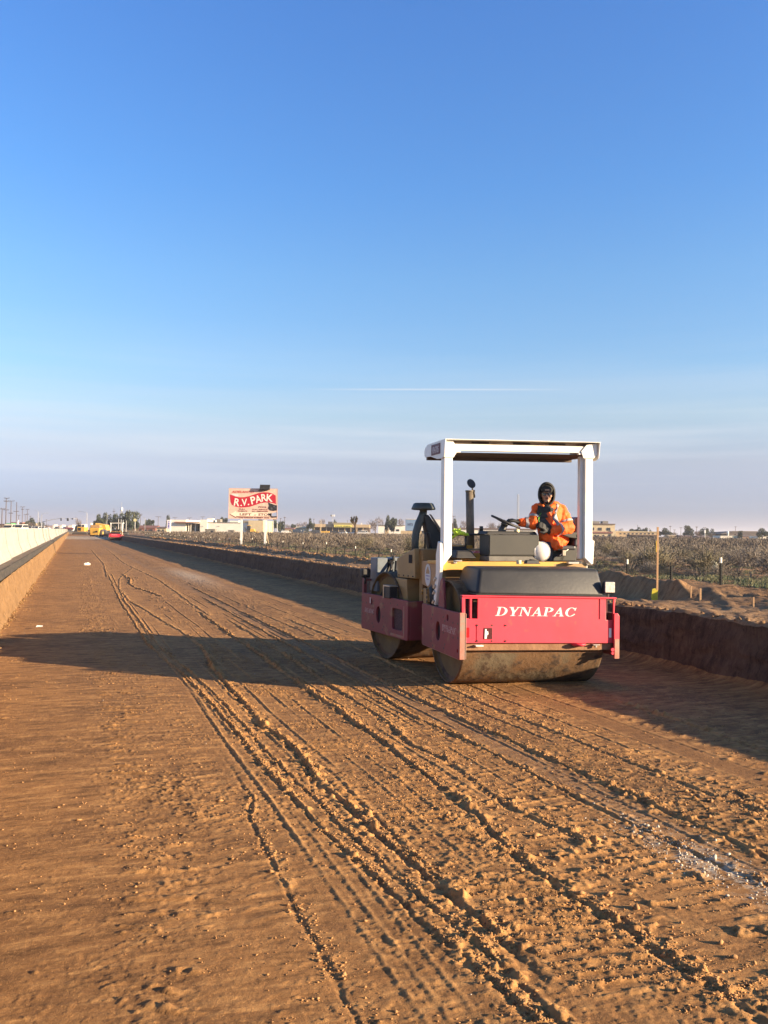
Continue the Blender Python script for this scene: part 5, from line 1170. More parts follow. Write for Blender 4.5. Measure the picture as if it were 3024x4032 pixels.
m_ = MB(); m_.add([(x_a, -.25, z_a), (x_b-.03, -.25, z_a), (x_b-.03, -.05, z_a-.02), (x_a, -.05, z_a-.02), (x_a+.03, -.20, z_b), (x_b, -.20, z_b), (x_b, -.05, z_b-.02), (x_a+.03, -.05, z_b-.02)],
    [(0, 3, 2, 1), (4, 5, 6, 7), (0, 1, 5, 4), (1, 2, 6, 5), (2, 3, 7, 6), (3, 0, 4, 7)]); m_.box(x_a-.10, x_b-.2, -.16, -.02, z_a-.075, z_a-.045); m_.build('lamp_box', BLACK, bbr)
for pxc in (948.5, 1042.5):
    x_ = (pxc-996)*kx; m_ = MB(); m_.box(x_-.066, x_+.066, .02, .14, -.25, ZB+.35); m_.build('post', WHITE, bbr, .004)
m_ = MB(); m_.tube([((1047-996)*kx, .15, .9), ((1056-996)*kx, .5, -.1)], .025, 6); m_.build('brace', WALLC, bbr)

# ------------------------------------------------------------------ shrubs
TWIG = mat('dry grey brown twigs', (.20, .165, .13), (.12, .096, .076), 3, .9, c3=(.36, .31, .25), s3=9, t3=(.5, .62))
TWIG2 = mat('olive brush leaves', (.13, .125, .07), (.18, .14, .09), 3, .9, c3=(.27, .22, .15), s3=8, t3=(.52, .62))
def twig_geo(n, R_, Hh, seed, wd=.006, seg=3, leaf=0):
    r = np.random.default_rng(seed); V = []; F = []
    for i in range(n):
        a_ = r.uniform(0, 2*PI); el_ = r.uniform(.25, 1.45); L_ = r.uniform(.55, 1.0)
        p = np.array([r.normal(0, .06*R_), r.normal(0, .06*R_), 0.0]); d_ = np.array([math.cos(a_)*math.cos(el_)*R_, math.sin(a_)*math.cos(el_)*R_, math.sin(el_)*Hh])
        w0 = wd*(1.6 if i < n*.08 else 1)
        if i > n*.08: p = p + d_*r.uniform(.25, .75); d_ = d_*.5 + r.normal(0, .22, 3)*np.array([R_, R_, Hh*.8])
        for s_ in range(seg):
            q = p + d_*L_/seg; d_ = d_ + r.normal(0, .16, 3)*np.array([R_, R_, Hh])
            if q[2] < 0.02: q[2] = .02
            sd = np.cross(q-p, r.normal(0, 1, 3)); sd = sd/(np.linalg.norm(sd)+1e-9)*w0*(1-s_/(seg+1))
            n0 = len(V); V += [p-sd, p+sd, q+sd*.7, q-sd*.7]; F.append((n0, n0+1, n0+2, n0+3)); p = q
        if leaf:
            for k in range(leaf):
                c_ = p + r.normal(0, .06, 3)*[R_, R_, Hh]; u = r.normal(0, 1, 3); u /= np.linalg.norm(u); v_ = np.cross(u, r.normal(0, 1, 3)); v_ /= np.linalg.norm(v_)+1e-9
                sz = r.uniform(.010, .022)*R_*1.6; n0 = len(V); V += [c_-u*sz, c_-v_*sz*.6, c_+u*sz, c_+v_*sz*.6]; F.append((n0, n0+1, n0+2, n0+3))
    V = np.array(V); V[:, 2] = np.maximum(V[:, 2], .0)
    return V, np.array(F)
def geo_mesh(name, V, F, m):
    me = bpy.data.meshes.new(name); me.from_pydata([tuple(v) for v in V], [], [tuple(f) for f in F]); me.materials.append(m); return me
near_v = [geo_mesh('dry_shrub', *twig_geo(420, .55, .62, 900+i, .0065, 3, 2 if i % 2 else 1), TWIG if i % 3 else TWIG2) for i in range(6)]
placed = []
def free(x, y, r_):
    for (a_, b_, c_) in placed:
        if (x-a_)**2 + (y-b_)**2 < (r_+c_)**2*.30: return False
    return True
cnt = 0; tries = 0
while cnt < 200 and tries < 9000:
    tries += 1
    d_ = 14 + 40*random.random()**.9; a_ = math.radians(random.uniform(12, 46)); x, y = d_*math.sin(a_), d_*math.cos(a_)
    if x < 11.2 + random.random()*2.6: continue
    s_ = random.uniform(.6, 1.25) if x > 14.5 else random.uniform(.3, .6)
    if not free(x, y, .55*s_) or vnoise(np.array([x*.28]), np.array([y*.28]), 9)[0] < .30: continue
    placed.append((x, y, .55*s_)); o = bpy.data.objects.new('dry_shrub', random.choice(near_v)); C.objects.link(o)
    o.location = (x, y, desert_at(x, y)-.03); o.rotation_euler = (0, 0, random.uniform(0, 6.28)); o.scale = (s_*random.uniform(.9, 1.25), s_, s_*random.uniform(.75, 1.05))
    tag(o, 'dry grey brown desert shrub in the scrub beyond the wire fence', 'shrub', 'dry desert shrubs beyond the wire fence'); cnt += 1
print('near shrubs', cnt)
lite = [twig_geo(60, .6, .62, 950+i, .016, 2, 1) for i in range(5)]; far = [twig_geo(22, .7, .62, 970+i, .045, 2, 1) for i in range(5)]
VV, FF, off = [], [], 0
def scatter(pts, lib):
    global off
    for (x, y, s_) in pts:
        V, F = lib[random.randrange(len(lib))]; t_ = random.uniform(0, 6.28); c_, sn = math.cos(t_), math.sin(t_)
        P = np.stack([V[:, 0]*c_ - V[:, 1]*sn, V[:, 0]*sn + V[:, 1]*c_, V[:, 2]], 1)*[s_, s_, s_*random.uniform(.75, 1.05)] + [x, y, .76]
        VV.append(P); FF.append(F+off); off += len(V)
pts = []
for i in range(2600):
    d_ = 44 + 90*random.random(); a_ = math.radians(random.uniform(1, 47)); x, y = d_*math.sin(a_), d_*math.cos(a_)
    if x > 12 and vnoise(np.array([x*.12]), np.array([y*.12]), 19)[0] > .33: pts.append((x, y, random.uniform(.55, 1.35)))
for i in range(420):
    d_ = 15 + 32*random.random(); a_ = math.radians(random.uniform(8, 47)); x, y = d_*math.sin(a_), d_*math.cos(a_)
    if x > 12.5: pts.append((x, y, random.uniform(.25, .6)))
scatter(pts, lite); pts = []
for i in range(5200):
    d_ = 130 + 280*random.random(); a_ = math.radians(random.uniform(.5, 47)); x, y = d_*math.sin(a_), d_*math.cos(a_)
    if x > 14: pts.append((x, y, random.uniform(.8, 1.5)))
scatter(pts, far)
tag(merged('scrub', np.concatenate(VV), np.concatenate(FF), mat('brown scrub', (.16, .128, .10), (.10, .08, .062), .3, .95, c3=(.27, .225, .18), s3=1.1, t3=(.55, .68))), kind='stuff', label='grey brown desert scrub covering the flat ground to the buildings', cat='scrub')
# low green weeds behind the fence
VV, FF, off = [], [], 0
wl = []
for i in range(4):
    r = np.random.default_rng(40+i); V, F = [], []
    for k in range(40):
        p = r.normal(0, .09, 3); p[2] = 0; q = p + np.array([r.normal(0, .04), r.normal(0, .04), r.uniform(.04, .11)]); sd = np.array([r.normal(0, .009), r.normal(0, .009), 0]); n0 = len(V)
        V += [p-sd, p+sd, q]; F.append((n0, n0+1, n0+2))
    wl.append((np.array(V), np.array(F)))
for i in range(3600):
    x = 10.15 + abs(random.gauss(0, 4.5)); y = 9 + 60*random.random()**1.7
    if vnoise(np.array([x*.7]), np.array([y*.45]), 3)[0] < .38: continue
    V, F = wl[i % 4]; s_ = random.uniform(.4, 1.0); VV.append(V*s_ + [x, y, desert_at(x, y)-.005]); FF.append(F+off); off += len(V)
tag(merged('weeds', np.concatenate(VV), np.concatenate(FF), mat('green weeds', (.075, .10, .045), (.13, .125, .065), 1.5, .9, c3=(.28, .25, .13), s3=4, t3=(.5, .62))), kind='stuff', label='low green weeds growing behind the wire fence', cat='weeds')
# plastic bag caught in a shrub
p = at(2813, 2236, 21)
o = bpy.data.objects.new('plastic_bag', organic([((0, 0, 0), (.03, 0, .06), .07, .06), ((-.05, .02, .05), (-.02, 0, .12), .05, .05), ((.05, 0, -.01), (.08, .02, .05), .045, .03)], .012, 1, [(.08, .05)])); C.objects.link(o)
o.data.materials.append(mat('crumpled pale plastic', (.55, .55, .45), (.30, .36, .30), 14, .4)); o.location = p
tag(o, 'crumpled pale plastic bag caught in the shrubs on the right', 'plastic bag')
# clods along the bank's lip and loose dirt: geometry of the soil
def clods(name, n, fn, m, label, cat, seed):
    r = np.random.default_rng(seed); bm = bmesh.new(); bmesh.ops.create_icosphere(bm, subdivisions=1, radius=1); V0 = np.array([v.co[:] for v in bm.verts]); F0 = np.array([[v.index for v in f.verts] for f in bm.faces]); bm.free()
    VV, FF, off = [], [], 0
    for i in range(n):
        x, y, z, s_ = fn(r); V = V0*(1 + r.uniform(-.35, .35, (len(V0), 1)))*s_*r.uniform(.6, 1.3, 3); VV.append(V + [x, y, z]); FF.append(F0+off); off += len(V0)
    tag(merged(name, np.concatenate(VV), np.concatenate(FF), m), kind='stuff', label=label, cat=cat)
def f1(r):
    y = 5 + 70*r.random()**1.6; x = 7.62 + abs(r.normal(0, .10)); return x, y, .735 + .0, r.uniform(.008, .035)*(1+y*.015)
clods('dirt_clods', 1500, f1, BANK, 'small dirt clods along the lip of the right bank', 'dirt clods', 1)
def f4(r):
    y = 6 + 60*r.random()**1.7; x = XL + .02 + abs(r.normal(0, .07)); return x, y, .03, r.uniform(.006, .022)*(1+y*.012)
clods('cut_rubble', 900, f4, CUT, 'crumbled soil along the foot of the left cut face', 'rubble', 7)
def f5(r):
    y = 17 + 90*r.random()**1.6; x = 9.0 + r.normal(0, .16); return x, y, bank_at(x, y), r.uniform(.012, .038)*(1+y*.012)
clods('windrow_clods', 900, f5, BANK, 'dirt clods along the crest of the windrow before the wire fence', 'dirt clods', 8)
def f2(r):
    y = 3.75 + r.normal(0, .42); x = 3.24 + .04*(y-4) + r.normal(0, .11); return x, y, float(floor_h(np.array([x]), np.array([y]))[0]), abs(r.normal(0, .0034))+.0012
clods('lime_gravel', 560, f2, mat('white limestone chips', (.60, .53, .42), (.40, .33, .25), 30, .8), 'scattered white stone chips on the brown dirt in the right foreground', 'gravel', 2)
def f3(r):
    y = 2.6 + 14*r.random()**1.5; x = r.uniform(.2, 5.5); return x, y, float(floor_h(np.array([x]), np.array([y]))[0]), abs(r.normal(0, .003))+.002
clods('small_stones', 70, f3, mat('white limestone chips', (.62, .56, .46), None), 'tiny pale stones spread over the dirt floor of the trench', 'stones', 3)
wr = at(343, 2224, 41); wr = Vector((1.0, 42.5, floor_at(1.0, 42.5)))
p = at(343, 2222, 44); t_ = (0.05-H)/(p.z-H); p = Vector((p.x*t_, p.y*t_, .05))
m_ = organic([((-.10, 0, 0), (.10, .02, .01), .075, .055), ((0, 0, .03), (.04, 0, .05), .06, .04)], .015, 1, [(.05, .08)])
o = bpy.data.objects.new('white_rock', m_); C.objects.link(o); m_.materials.append(mat('chalky rock', (.75, .70, .58), None)); o.location = p; tag(o, 'single white rock lying on the trench floor ahead on the left', 'rock')
p = at(155, 2470, 14); t_ = (0.02-H)/(p.z-H); p = Vector((p.x*t_, p.y*t_, .02 + .01))
m_ = MB(); m_.add([(-.055, -.02, 0), (.05, -.03, .004), (.06, .03, .012), (-.04, .028, .02), (-.055, -.02, .004), (.05, -.03, .008), (.06, .03, .016), (-.04, .028, .024)], [(0, 3, 2, 1), (4, 5, 6, 7), (0, 1, 5, 4), (1, 2, 6, 5), (2, 3, 7, 6), (3, 0, 4, 7)])
o = m_.build('paper_scrap', REFW); o.location = p; tag(o, 'white paper scrap on the dirt floor at the left', 'litter')

# ================================================================== the far side: buildings, trees, poles, vehicles
GZ = .80
VW = lambda D: D/FPX
def spot(px, D, z=GZ):
    p = at(px, 2098, D); return Vector((p.x, p.y, z))
def hgt(px, py, D, z=GZ): return at(px, py, D).z - z
class Bld:
    """a building seen square on: local x to the right, y away, z up; photo columns and rows give its real size at distance D"""
    def __init__(s, name, px0, px1, D, label, cat='building', z=GZ, rot=0, depth=8, group=None):
        s.px0, s.D, s.z = px0, D, z
        s.root = empty(name, spot(px0, D, z), -TH+rot, label, cat, group); s.depth = depth
    def x(s, px): return (px - s.px0)*VW(s.D)
    def h(s, py, px=None): return hgt(px or s.px0, py, s.D, s.z)
    def part(s, name, px0, px1, y0, y1, m, d0=0, d1=None, bev=0, parent=None):
        """py rows: y0 bottom (None = ground), y1 top"""
        d1 = s.depth if d1 is None else d1
        m_ = MB(); m_.box(s.x(px0), s.x(px1), d0, d1, -.3 if y0 is None else s.h(y0, px0), s.h(y1, px0)); return m_.build(name, m, parent or s.root, bev)
    def gable(s, name, px0, px1, ye, yr, m, d0=-.3, d1=None, over=.3, side=False):
        d1 = s.depth+.3 if d1 is None else d1; x0, x1 = s.x(px0)-over, s.x(px1)+over; ze, zr = s.h(ye), s.h(yr); m_ = MB()
        if side: m_.prism([(x0, ze), ((x0+x1)/2, zr), (x1, ze), (x1, ze-.15), ((x0+x1)/2, zr-.15), (x0, ze-.15)], d0, d1, 'xz')
        else: m_.prism([(d0, ze), ((d0+d1)/2, zr), (d1, ze), (d1, ze-.15), (d0, ze-.15)], x0, x1, 'yz')
        return m_.build(name, m, s.root)
# white store on the left
b = Bld('store_building', 673, 1036, 300, 'long white store with a red brown awning behind the RV park billboard', depth=25)
b.part('wall', 673, 731, None, 2046, WALLW); b.part('recessed_wall', 731, 787, None, 2060, WALLG, 4)
b.part('corner_block', 787, 815, None, 2046, WALLW); b.part('wall', 815, 978, None, 2056, WALLW, .4); b.part('end_block', 978, 1036, None, 2049, WALLC, -.3)
b.part('parapet_cap', 815, 978, 2057, 2055.4, WALLG, .1); aw = b.part('awning', 690, 787, 2058.5, 2054.5, ROOFR, -1.6, 4)
for px in (738, 747, 764): b.part('column', px, px+3.6, None, 2062, WALLW, 1.0, 1.6)
for px in (733, 742, 752, 758, 770, 778): b.part('window', px, px+4, 2092, 2072, GLASSD, 3.86, 3.97)
b.part('roof_unit', 801, 824, 2046, 2040, WALLW, 6, 9); b.part('roof_unit', 830, 845, 2056, 2042, WALLG, 10, 14); b.part('roof_unit', 888, 922, 2056, 2049, WALLW, 8, 12); b.part('roof_unit', 925, 974, 2056, 2047, WALLG, 12, 17)
b.part('roof_unit', 1006, 1020, 2049, 2044, BLUEG, 6, 9); b.part('wall_lamp', 797, 800, 2073, 2071.5, BLACKM, -.25, -.05); b.part('wall_lamp', 859, 863, 2073, 2071.5, BLACKM, .1, .38)
b = Bld('pylon_sign', 656, 671, 250, 'tall white roadside pylon sign with small blue marks left of the white store', 'sign', depth=.8)
b.part('sign_box', 656.5, 670, 2084, 2047, mat('white sign face', (.70, .66, .66), None)); b.part('post', 658, 661, None, 2084, WHITE, .2, .6); b.part('post', 666, 669, None, 2084, WHITE, .2, .6)
for k, (y0, y1) in enumerate(((2056, 2053), (2063, 2059), (2069, 2065), (2075, 2070), (2080, 2077))): b.part('mark', 661, 667, y0, y1, mat('blue mark', (.08, .07, .35), None), -.03, -.003)
def shed(px0, px1, yt, D, m, label, roof=None, depth=3, name='shed', door=True, win=0, cat='shed', yb=None):
    b = Bld(name, px0, px1, D, label, cat, depth=depth)
    b.part('wall', px0, px1, None, yt, m)
    if door: b.part('door', px0+(px1-px0)*.62, px0+(px1-px0)*.85, None, yt+(2100-yt)*.35, GLASSD, -.06, -.004)
    if roof: b.gable('roof', px0, px1, yt, yt-(px1-px0)*.12, roof)
    else: b.part('roof', px0-1, px1+1, yt, yt-1, m, -.2, depth+.2)
    for k in range(win):
        w_ = (px1-px0)/(win*2+1); b.part('window', px0+w_*(2*k+1), px0+w_*(2*k+1.8), yt+(2100-yt)*.65, yt+(2100-yt)*.30, GLASSD, -.05, -.004)
    return b
shed(807, 846, 2084, 270, WALLG, 'small grey shed in front of the white store wall, left of the other shed'); shed(898, 921, 2088, 270, WALLG, 'smaller grey open shed in front of the white store, nearest the billboard')
shed(616, 654, 2078, 330, WALLC, 'small cream gabled house left of the pylon sign', roof=ROOFB, name='house', win=2, door=False, cat='house', depth=9)
shed(538, 612, 2077, 360, ROOFR, 'low reddish house with brown roof behind the pole cluster', roof=ROOFR, name='house', win=3, cat='house', depth=9)
shed(455, 530, 2072, 380, WALLB, 'low brown house in front of the dark tree group', roof=ROOFB, name='house', win=2, cat='house', depth=9)
shed(1117, 1154, 2082, 420, WALLT, 'small tan house left of the dark blue container', roof=ROOFR, name='house', win=2, cat='house', depth=8)
b = shed(1165, 1209, 2078, 440, WALLC, 'cream gabled house rising behind the dark blue container', roof=WALLC, name='house', door=False, cat='house', depth=8)
b = Bld('shipping_container', 1151, 1195, 400, 'dark blue shipping container with a pale round mark', 'container', depth=3); b.part('body', 1151, 1195, None, 2083, BLUEG, bev=.03); b.part('mark', 1184, 1189, 2092, 2087, GALV, -.05, -.004); b.part('door_frame', 1151.5, 1153, 2102, 2084, BLACKM, -.05, -.004)
b = Bld('shipping_container', 1196, 1231, 380, 'yellow tan container right of the dark blue container', 'container', depth=3); b.part('body', 1196, 1231, None, 2091, WALLT, bev=.03); b.part('yellow_panel', 1213, 1230, 2103, 2092, YELM, -.04, -.004)  # brighter yellow panel over the right half of the front
b = Bld('box_trailer', 1263, 1296, 360, 'bright yellow box trailer parked before the long store', 'trailer', depth=3); b.part('body', 1263, 1296, 2104, 2091, YELM, bev=.05); b.part('cab', 1290, 1297, None, 2096, YELM, .2, 2); m_ = MB(); [m_.cyl((b.x(p_), .1, .35), (b.x(p_), .5, .35), .4, n=14) for p_ in (1268, 1289)]; m_.build('wheels', TYRE, b.root)
# long discount store
b = Bld('store_building', 1228, 1455, 430, 'long tan store with a yellow sign board over its shaded front', depth=30)
b.part('fascia', 1228, 1455, 2075, 2063, WALLT, -1); b.part('front_wall', 1228, 1455, None, 2075, mat('brown front with painted shade', (.10, .075, .06), (.14, .11, .085), .3, .9), 3)  # shade under the overhang is put into this dark brown
b.part('pediment', 1313, 1388, 2076, 2058, mat('olive tan pediment', (.26, .22, .13), None), -2.2, 2)
sg = b.part('yellow_sign', 1316, 1386, 2075.5, 2066.5, mat('yellow sign board', (.72, .62, .14), None), -2.45, -2.25)
me = text_mesh('DOLLAR GENERAL', 1, bold=.02); xs_ = [v.co.x for v in me.vertices]; k_ = (b.x(1382)-b.x(1320))/(max(xs_)-min(xs_)); me.transform(Matrix.Translation((b.x(1351), -2.47, b.h(2073.2))) @ Matrix(((1, 0, 0, 0), (0, 0, -1, 0), (0, 1, 0, 0), (0, 0, 0, 1))) @ Matrix.Diagonal((k_, k_*.95, 1, 1))); link_mesh('sign_lettering', me, sg, mat('dark green letters', (.03, .04, .01), None))
for k in range(9): b.part('column', 1236+k*24, 1239+k*24, None, 2075, WALLT, -.6, -.2)
for k in range(7): b.part('window', 1248+k*27, 1260+k*27, 2098, 2085, GLASSD, 2.9, 2.99)
b.part('roof_unit', 1287, 1308, 2063, 2053, mat('dark roof unit', (.08, .08, .08), None), 8, 12)
shed(1421, 1424.5, 2060, 520, WALLW, 'tiny white tower beyond the roof of the long tan store', name='tower', door=False, cat='tower', depth=2)
# white warehouse group, blue box
b = Bld('warehouse', 1489, 1594, 380, 'white flat warehouse behind the dark green trunked tree', depth=14); b.part('wall', 1489, 1594, None, 2068, WALLW); b.part('roof', 1487, 1594, 2068.5, 2066, WALLG, -.5); b.part('door', 1516, 1530, None, 2080, WALLT, -.1, -.004); b.part('window', 1560, 1572, 2092, 2084, GLASSD, -.1, -.004)
b = Bld('billboard_box', 1598, 1734, 340, 'blue grey and white box trailer with dark lettering left of the canopy post', 'trailer', depth=6)
b.part('blue_side', 1598, 1650, 2089, 2045, mat('pale blue side', (.16, .25, .38), (.13, .21, .33), .7, .8)); b.part('white_side', 1650, 1734, 2089, 2045, mat('white trailer side', (.62, .60, .55), None), -.02); b.part('roof_edge', 1597, 1735, 2045, 2043.6, WALLW, -.2)
b.part('chassis', 1600, 1730, None, 2089, BLACKM, .5, 5)
me = text_mesh('NTS', 1, bold=.03); xs_ = [v.co.x for v in me.vertices]; k_ = (b.x(1625)-b.x(1605))/(max(xs_)-min(xs_)); me.transform(Matrix.Translation((b.x(1615), -.03, b.h(2069))) @ Matrix(((1, 0, 0, 0), (0, 0, -1, 0), (0, 1, 0, 0), (0, 0, 0, 1))) @ Matrix.Diagonal((k_, k_*1.1, 1, 1))); link_mesh('lettering', me, b.root, mat('navy letters', (.02, .03, .08), None))
b = Bld('block_wall', 1578, 1660, 300, 'low tan block wall below the blue grey trailer', 'wall', depth=.3); b.part('wall', 1578, 1660, None, 2090, WALLT)
b = Bld('warehouse', 1784, 2110, 420, 'long low white building with a brown roof line, seen behind the exhaust and console', depth=20); b.part('wall', 1784, 2110, None, 2083, WALLW); b.part('roof', 1782, 2112, 2083, 2078, ROOFB, -.6); b.part('window', 1885, 1893, 2095, 2088, GLASSD, -.1, -.004); b.part('window', 1840, 1848, 2095, 2088, GLASSD, -.1, -.004)
# two-storey building right of the canopy post
b = Bld('two_storey_building', 2278, 2424, 380, 'two storey cream building with arched windows and roof units right of the canopy', depth=18)
b.part('upper_wall', 2282, 2423, 2098, 2062, WALLC, .8); b.part('lower_wall', 2278, 2424, None, 2098, WALLC); b.part('cornice', 2280, 2424, 2064, 2060.5, ROOFB, .3); b.part('mid_roof', 2276, 2412, 2099, 2092, ROOFR, -.5, .8); b.part('end_block', 2406, 2425, None, 2090, WALLC, -.4, 1)
b.part('roof_unit', 2340, 2372, 2060.5, 2051, WALLG, 5, 9); b.part('roof_unit', 2384, 2406, 2060.5, 2051, WALLG, 5, 9)
def arch(b, px, yb, yt, w_, d_, parent):
    x_ = b.x(px); r_ = w_*VW(b.D)/2; z0, z1 = b.h(yb), b.h(yt)-r_; m_ = MB(); m_.prism([(x_-r_, z0), (x_+r_, z0)] + [(x_+r_*math.cos(t), z1+r_*math.sin(t)) for t in [PI*i/8 for i in range(9)]], d_-.12, d_-.004, 'xz'); return m_.build('window', GLASSD, parent)
for px in (2300, 2308, 2330, 2338, 2360, 2368, 2394, 2402): arch(b, px, 2088, 2076, 6, .8, b.root)
for px in (2298, 2322, 2344, 2356, 2376, 2398): arch(b, px, 2119, 2105, 9, 0, b.root)
b = Bld('office_building', 2426, 2600, 390, 'long tan single storey building behind the tall wooden stake', depth=16); b.part('wall', 2426, 2590, None, 2093, WALLT); b.part('parapet', 2424, 2592, 2094, 2091, WALLC, -.3)
for k in range(9): b.part('window', 2440+k*16, 2447+k*16, 2104, 2099, GLASSD, -.1, -.004)
b = Bld('carport', 2480, 2600, 340, 'long dark low carport in front of the tan single storey building', 'carport', depth=6); b.part('roof', 2480, 2600, 2108, 2105, ROOFB)
for k in range(7): b.part('post', 2482+k*18, 2484+k*18, None, 2108, BLACKM, .2, .5)
b.part('back_wall', 2482, 2598, None, 2108, mat('brown front with painted shade', (.10, .075, .06), None), 4, 5)
b = Bld('hangar', 2858, 2982, 420, 'large dull brown hangar roof behind the white low buildings at right', depth=25); b.part('wall', 2870, 2982, None, 2094, mat('dull brown hangar', (.15, .115, .095), (.10, .08, .07), .15, .9)); 
m_ = MB(); m_.add([(b.x(2840), 0, b.h(2101)), (b.x(2890), 0, b.h(2090)), (b.x(2984), 0, b.h(2090)), (b.x(2984), 25, b.h(2094)), (b.x(2890), 25, b.h(2094)), (b.x(2840), 25, b.h(2101)), (b.x(2840), 0, b.h(2103)), (b.x(2984), 0, b.h(2095)), (b.x(2984), 25, b.h(2098)), (b.x(2840), 25, b.h(2103))], [(0, 1, 4, 5), (1, 2, 3, 4), (0, 6, 7, 2, 1), (6, 9, 8, 7), (2, 7, 8, 3), (0, 5, 9, 6), (5, 4, 3, 8, 9)]); m_.build('roof', mat('dull brown hangar roof', (.13, .105, .09), None), b.root)
shed(2837, 2884, 2110, 330, WALLW, 'white low building left part of the row at the right edge', name='low_building', door=False, cat='building', depth=8)
shed(2884, 2922, 2110, 335, mat('pale green wall', (.40, .44, .36), None), 'pale green low building with dark windows between white and pink buildings', name='low_building', door=False, win=2, cat='building', depth=8)
shed(2926, 2966, 2112, 340, mat('pinkish wall', (.50, .32, .23), None), 'pinkish low building with brown roof at the right', roof=ROOFB, name='low_building', door=False, cat='building', depth=8)
shed(2984, 3040, 2112, 330, WALLW, 'white low building cut by the right edge of the view', name='low_building', cat='building', depth=8)
shed(2800, 2812, 2118, 320, WALLW, 'tiny white hut just right of the white pole sign', name='hut', door=False, cat='hut', depth=3)
shed(2682, 2724, 2112, 360, mat('pinkish wall', (.50, .32, .23), None), 'pinkish small house before the bare tree', roof=ROOFB, name='house', door=False, cat='house', win=2, depth=7)
shed(2752, 2796, 2114, 350, WALLG, 'grey small house with brown roof behind the white pole sign', roof=ROOFB, name='house', door=False, cat='house', depth=7)
shed(2636, 2668, 2110, 370, WALLT, 'tan small house between two dark trees at right', roof=WALLT, name='house', door=False, cat='house', depth=7)
# left of the barrier
b = Bld('gas_station', 0, 100, 420, 'green topped filling station canopy far left behind the barrier', 'gas station', z=.9, depth=10); b.part('canopy', 20, 42, 2066, 2060, mat('green canopy', (.10, .38, .16), None)); b.part('post', 23, 24.5, None, 2066, WHITE, 1, 2); b.part('post', 38, 39.5, None, 2066, WHITE, 1, 2); b.part('shop', 24, 40, None, 2069, WALLC, 6, 12)
b = Bld('low_building', -30, 18, 400, 'brown low building at the far left edge behind the utility poles', z=.9, depth=10); b.part('wall', -30, 18, None, 2064, WALLB); b.part('roof', -31, 19, 2064, 2062, ROOFB, -.4)
b = Bld('low_building', 44, 64, 430, 'dark brown low building behind the third tall utility pole', z=.9, depth=10); b.part('wall', 44, 64, None, 2060, WALLB); b.part('roof', 43, 75, 2060, 2056, ROOFR, -.4)
b = Bld('shop_building', 88, 122, 440, 'cream shop with orange sign behind the traffic on the left', z=.9, depth=10); b.part('wall', 88, 122, None, 2060, WALLC); b.part('parapet', 90, 110, 2060, 2056, WALLW, -.3, 3); b.part('orange_sign', 103, 116, 2073, 2065, mat('orange sign', (.62, .16, .08), None), -.2, -.01)
b = Bld('sign_board', 64, 72, 350, 'small white and blue roadside sign board over the barrier', 'sign', z=.9, depth=.5); b.part('board', 65, 71, 2066, 2047, mat('white and blue board', (.62, .62, .66), (.08, .12, .40), .5, .6, thr=(.48, .54))); b.part('post', 67, 69, None, 2066, GALV, .1, .4)
b = Bld('warehouse', 150, 268, 600, 'long pinkish grey building low on the horizon behind the traffic signals', z=.9, depth=12); b.part('wall', 150, 268, None, 2070, mat('hazy pink wall', (.36, .26, .23), None)); b.part('roof', 150, 268, 2070, 2069, ROOFB)
for (x0, x1, yt, lb) in ((234, 244, 2067, 'white dome roofed store box'), (270, 284, 2067, 'white box building right of the white domed store'), (207, 213, 2066, 'white narrow building')):
    b = Bld('box_building', x0, x1, 520, lb + ' far down the road', z=.9, depth=6); b.part('wall', x0, x1, None, yt+1.5, WALLW); b.part('roof', x0-.3, x1+.3, yt+1.5, yt, WALLW, -.2)

# ------------------------------------------------------------------ trees
EVG = mat('dark evergreen leaves', (.030, .042, .022), (.055, .065, .032), .8, .9, c3=(.09, .09, .05), s3=2.2, t3=(.5, .62))
BARE = mat('bare grey brown branches', (.17, .125, .10), (.12, .09, .075), .8, .9)
BARK = mat('tree bark', (.10, .075, .055), (.07, .05, .04), 3, .95)
def crown_mesh(kind, seed):
    r = np.random.default_rng(seed); V, F = [], []
    cl = [(r.normal(0, .26), r.normal(0, .26), r.uniform(.30, .86), r.uniform(.16, .30)) for _ in range(14)]
    n = 2600 if kind == 'evergreen' else 900
    for i in range(n):
        c_ = cl[r.integers(len(cl))]; d_ = r.normal(0, 1, 3); d_ /= np.linalg.norm(d_); rr = c_[3]*r.uniform(.5, 1.05)
        p = np.array([c_[0], c_[1], c_[2]]) + d_*rr*[1, 1, .8]; u = r.normal(0, 1, 3); u /= np.linalg.norm(u); v_ = np.cross(u, r.normal(0, 1, 3)); v_ /= np.linalg.norm(v_)+1e-9
        if kind == 'evergreen': s_, t_ = r.uniform(.03, .065), r.uniform(.02, .045)
        else: u = (d_ + u*.5 + [0, 0, .3]); u /= np.linalg.norm(u); s_, t_ = r.uniform(.05, .12), .009
        n0 = len(V); V += [p-u*s_, p-v_*t_, p+u*s_, p+v_*t_]; F.append((n0, n0+1, n0+2, n0+3))
    return geo_mesh('crown', np.array(V), np.array(F), EVG if kind == 'evergreen' else BARE)
CR = {k: [crown_mesh(k, 60+i+(20 if k == 'bare' else 0)) for i in range(4)] for k in ('evergreen', 'bare')}
def trunk_mesh():
    m_ = MB(); m_.tube([(0, 0, -.05), (.01, 0, .2), (-.01, .01, .45), (.02, 0, .7)], [.035, .028, .02, .008], 7)
    for k in range(6): a_ = k*1.1; m_.tube([(0, 0, .18+.06*k), (.12*math.cos(a_), .12*math.sin(a_), .34+.06*k), (.26*math.cos(a_), .26*math.sin(a_), .52+.05*k)], [.016, .011, .004], 5)
    o = m_.build('trunk', BARK); me = o.data; bpy.data.objects.remove(o); return me
TRK = trunk_mesh()
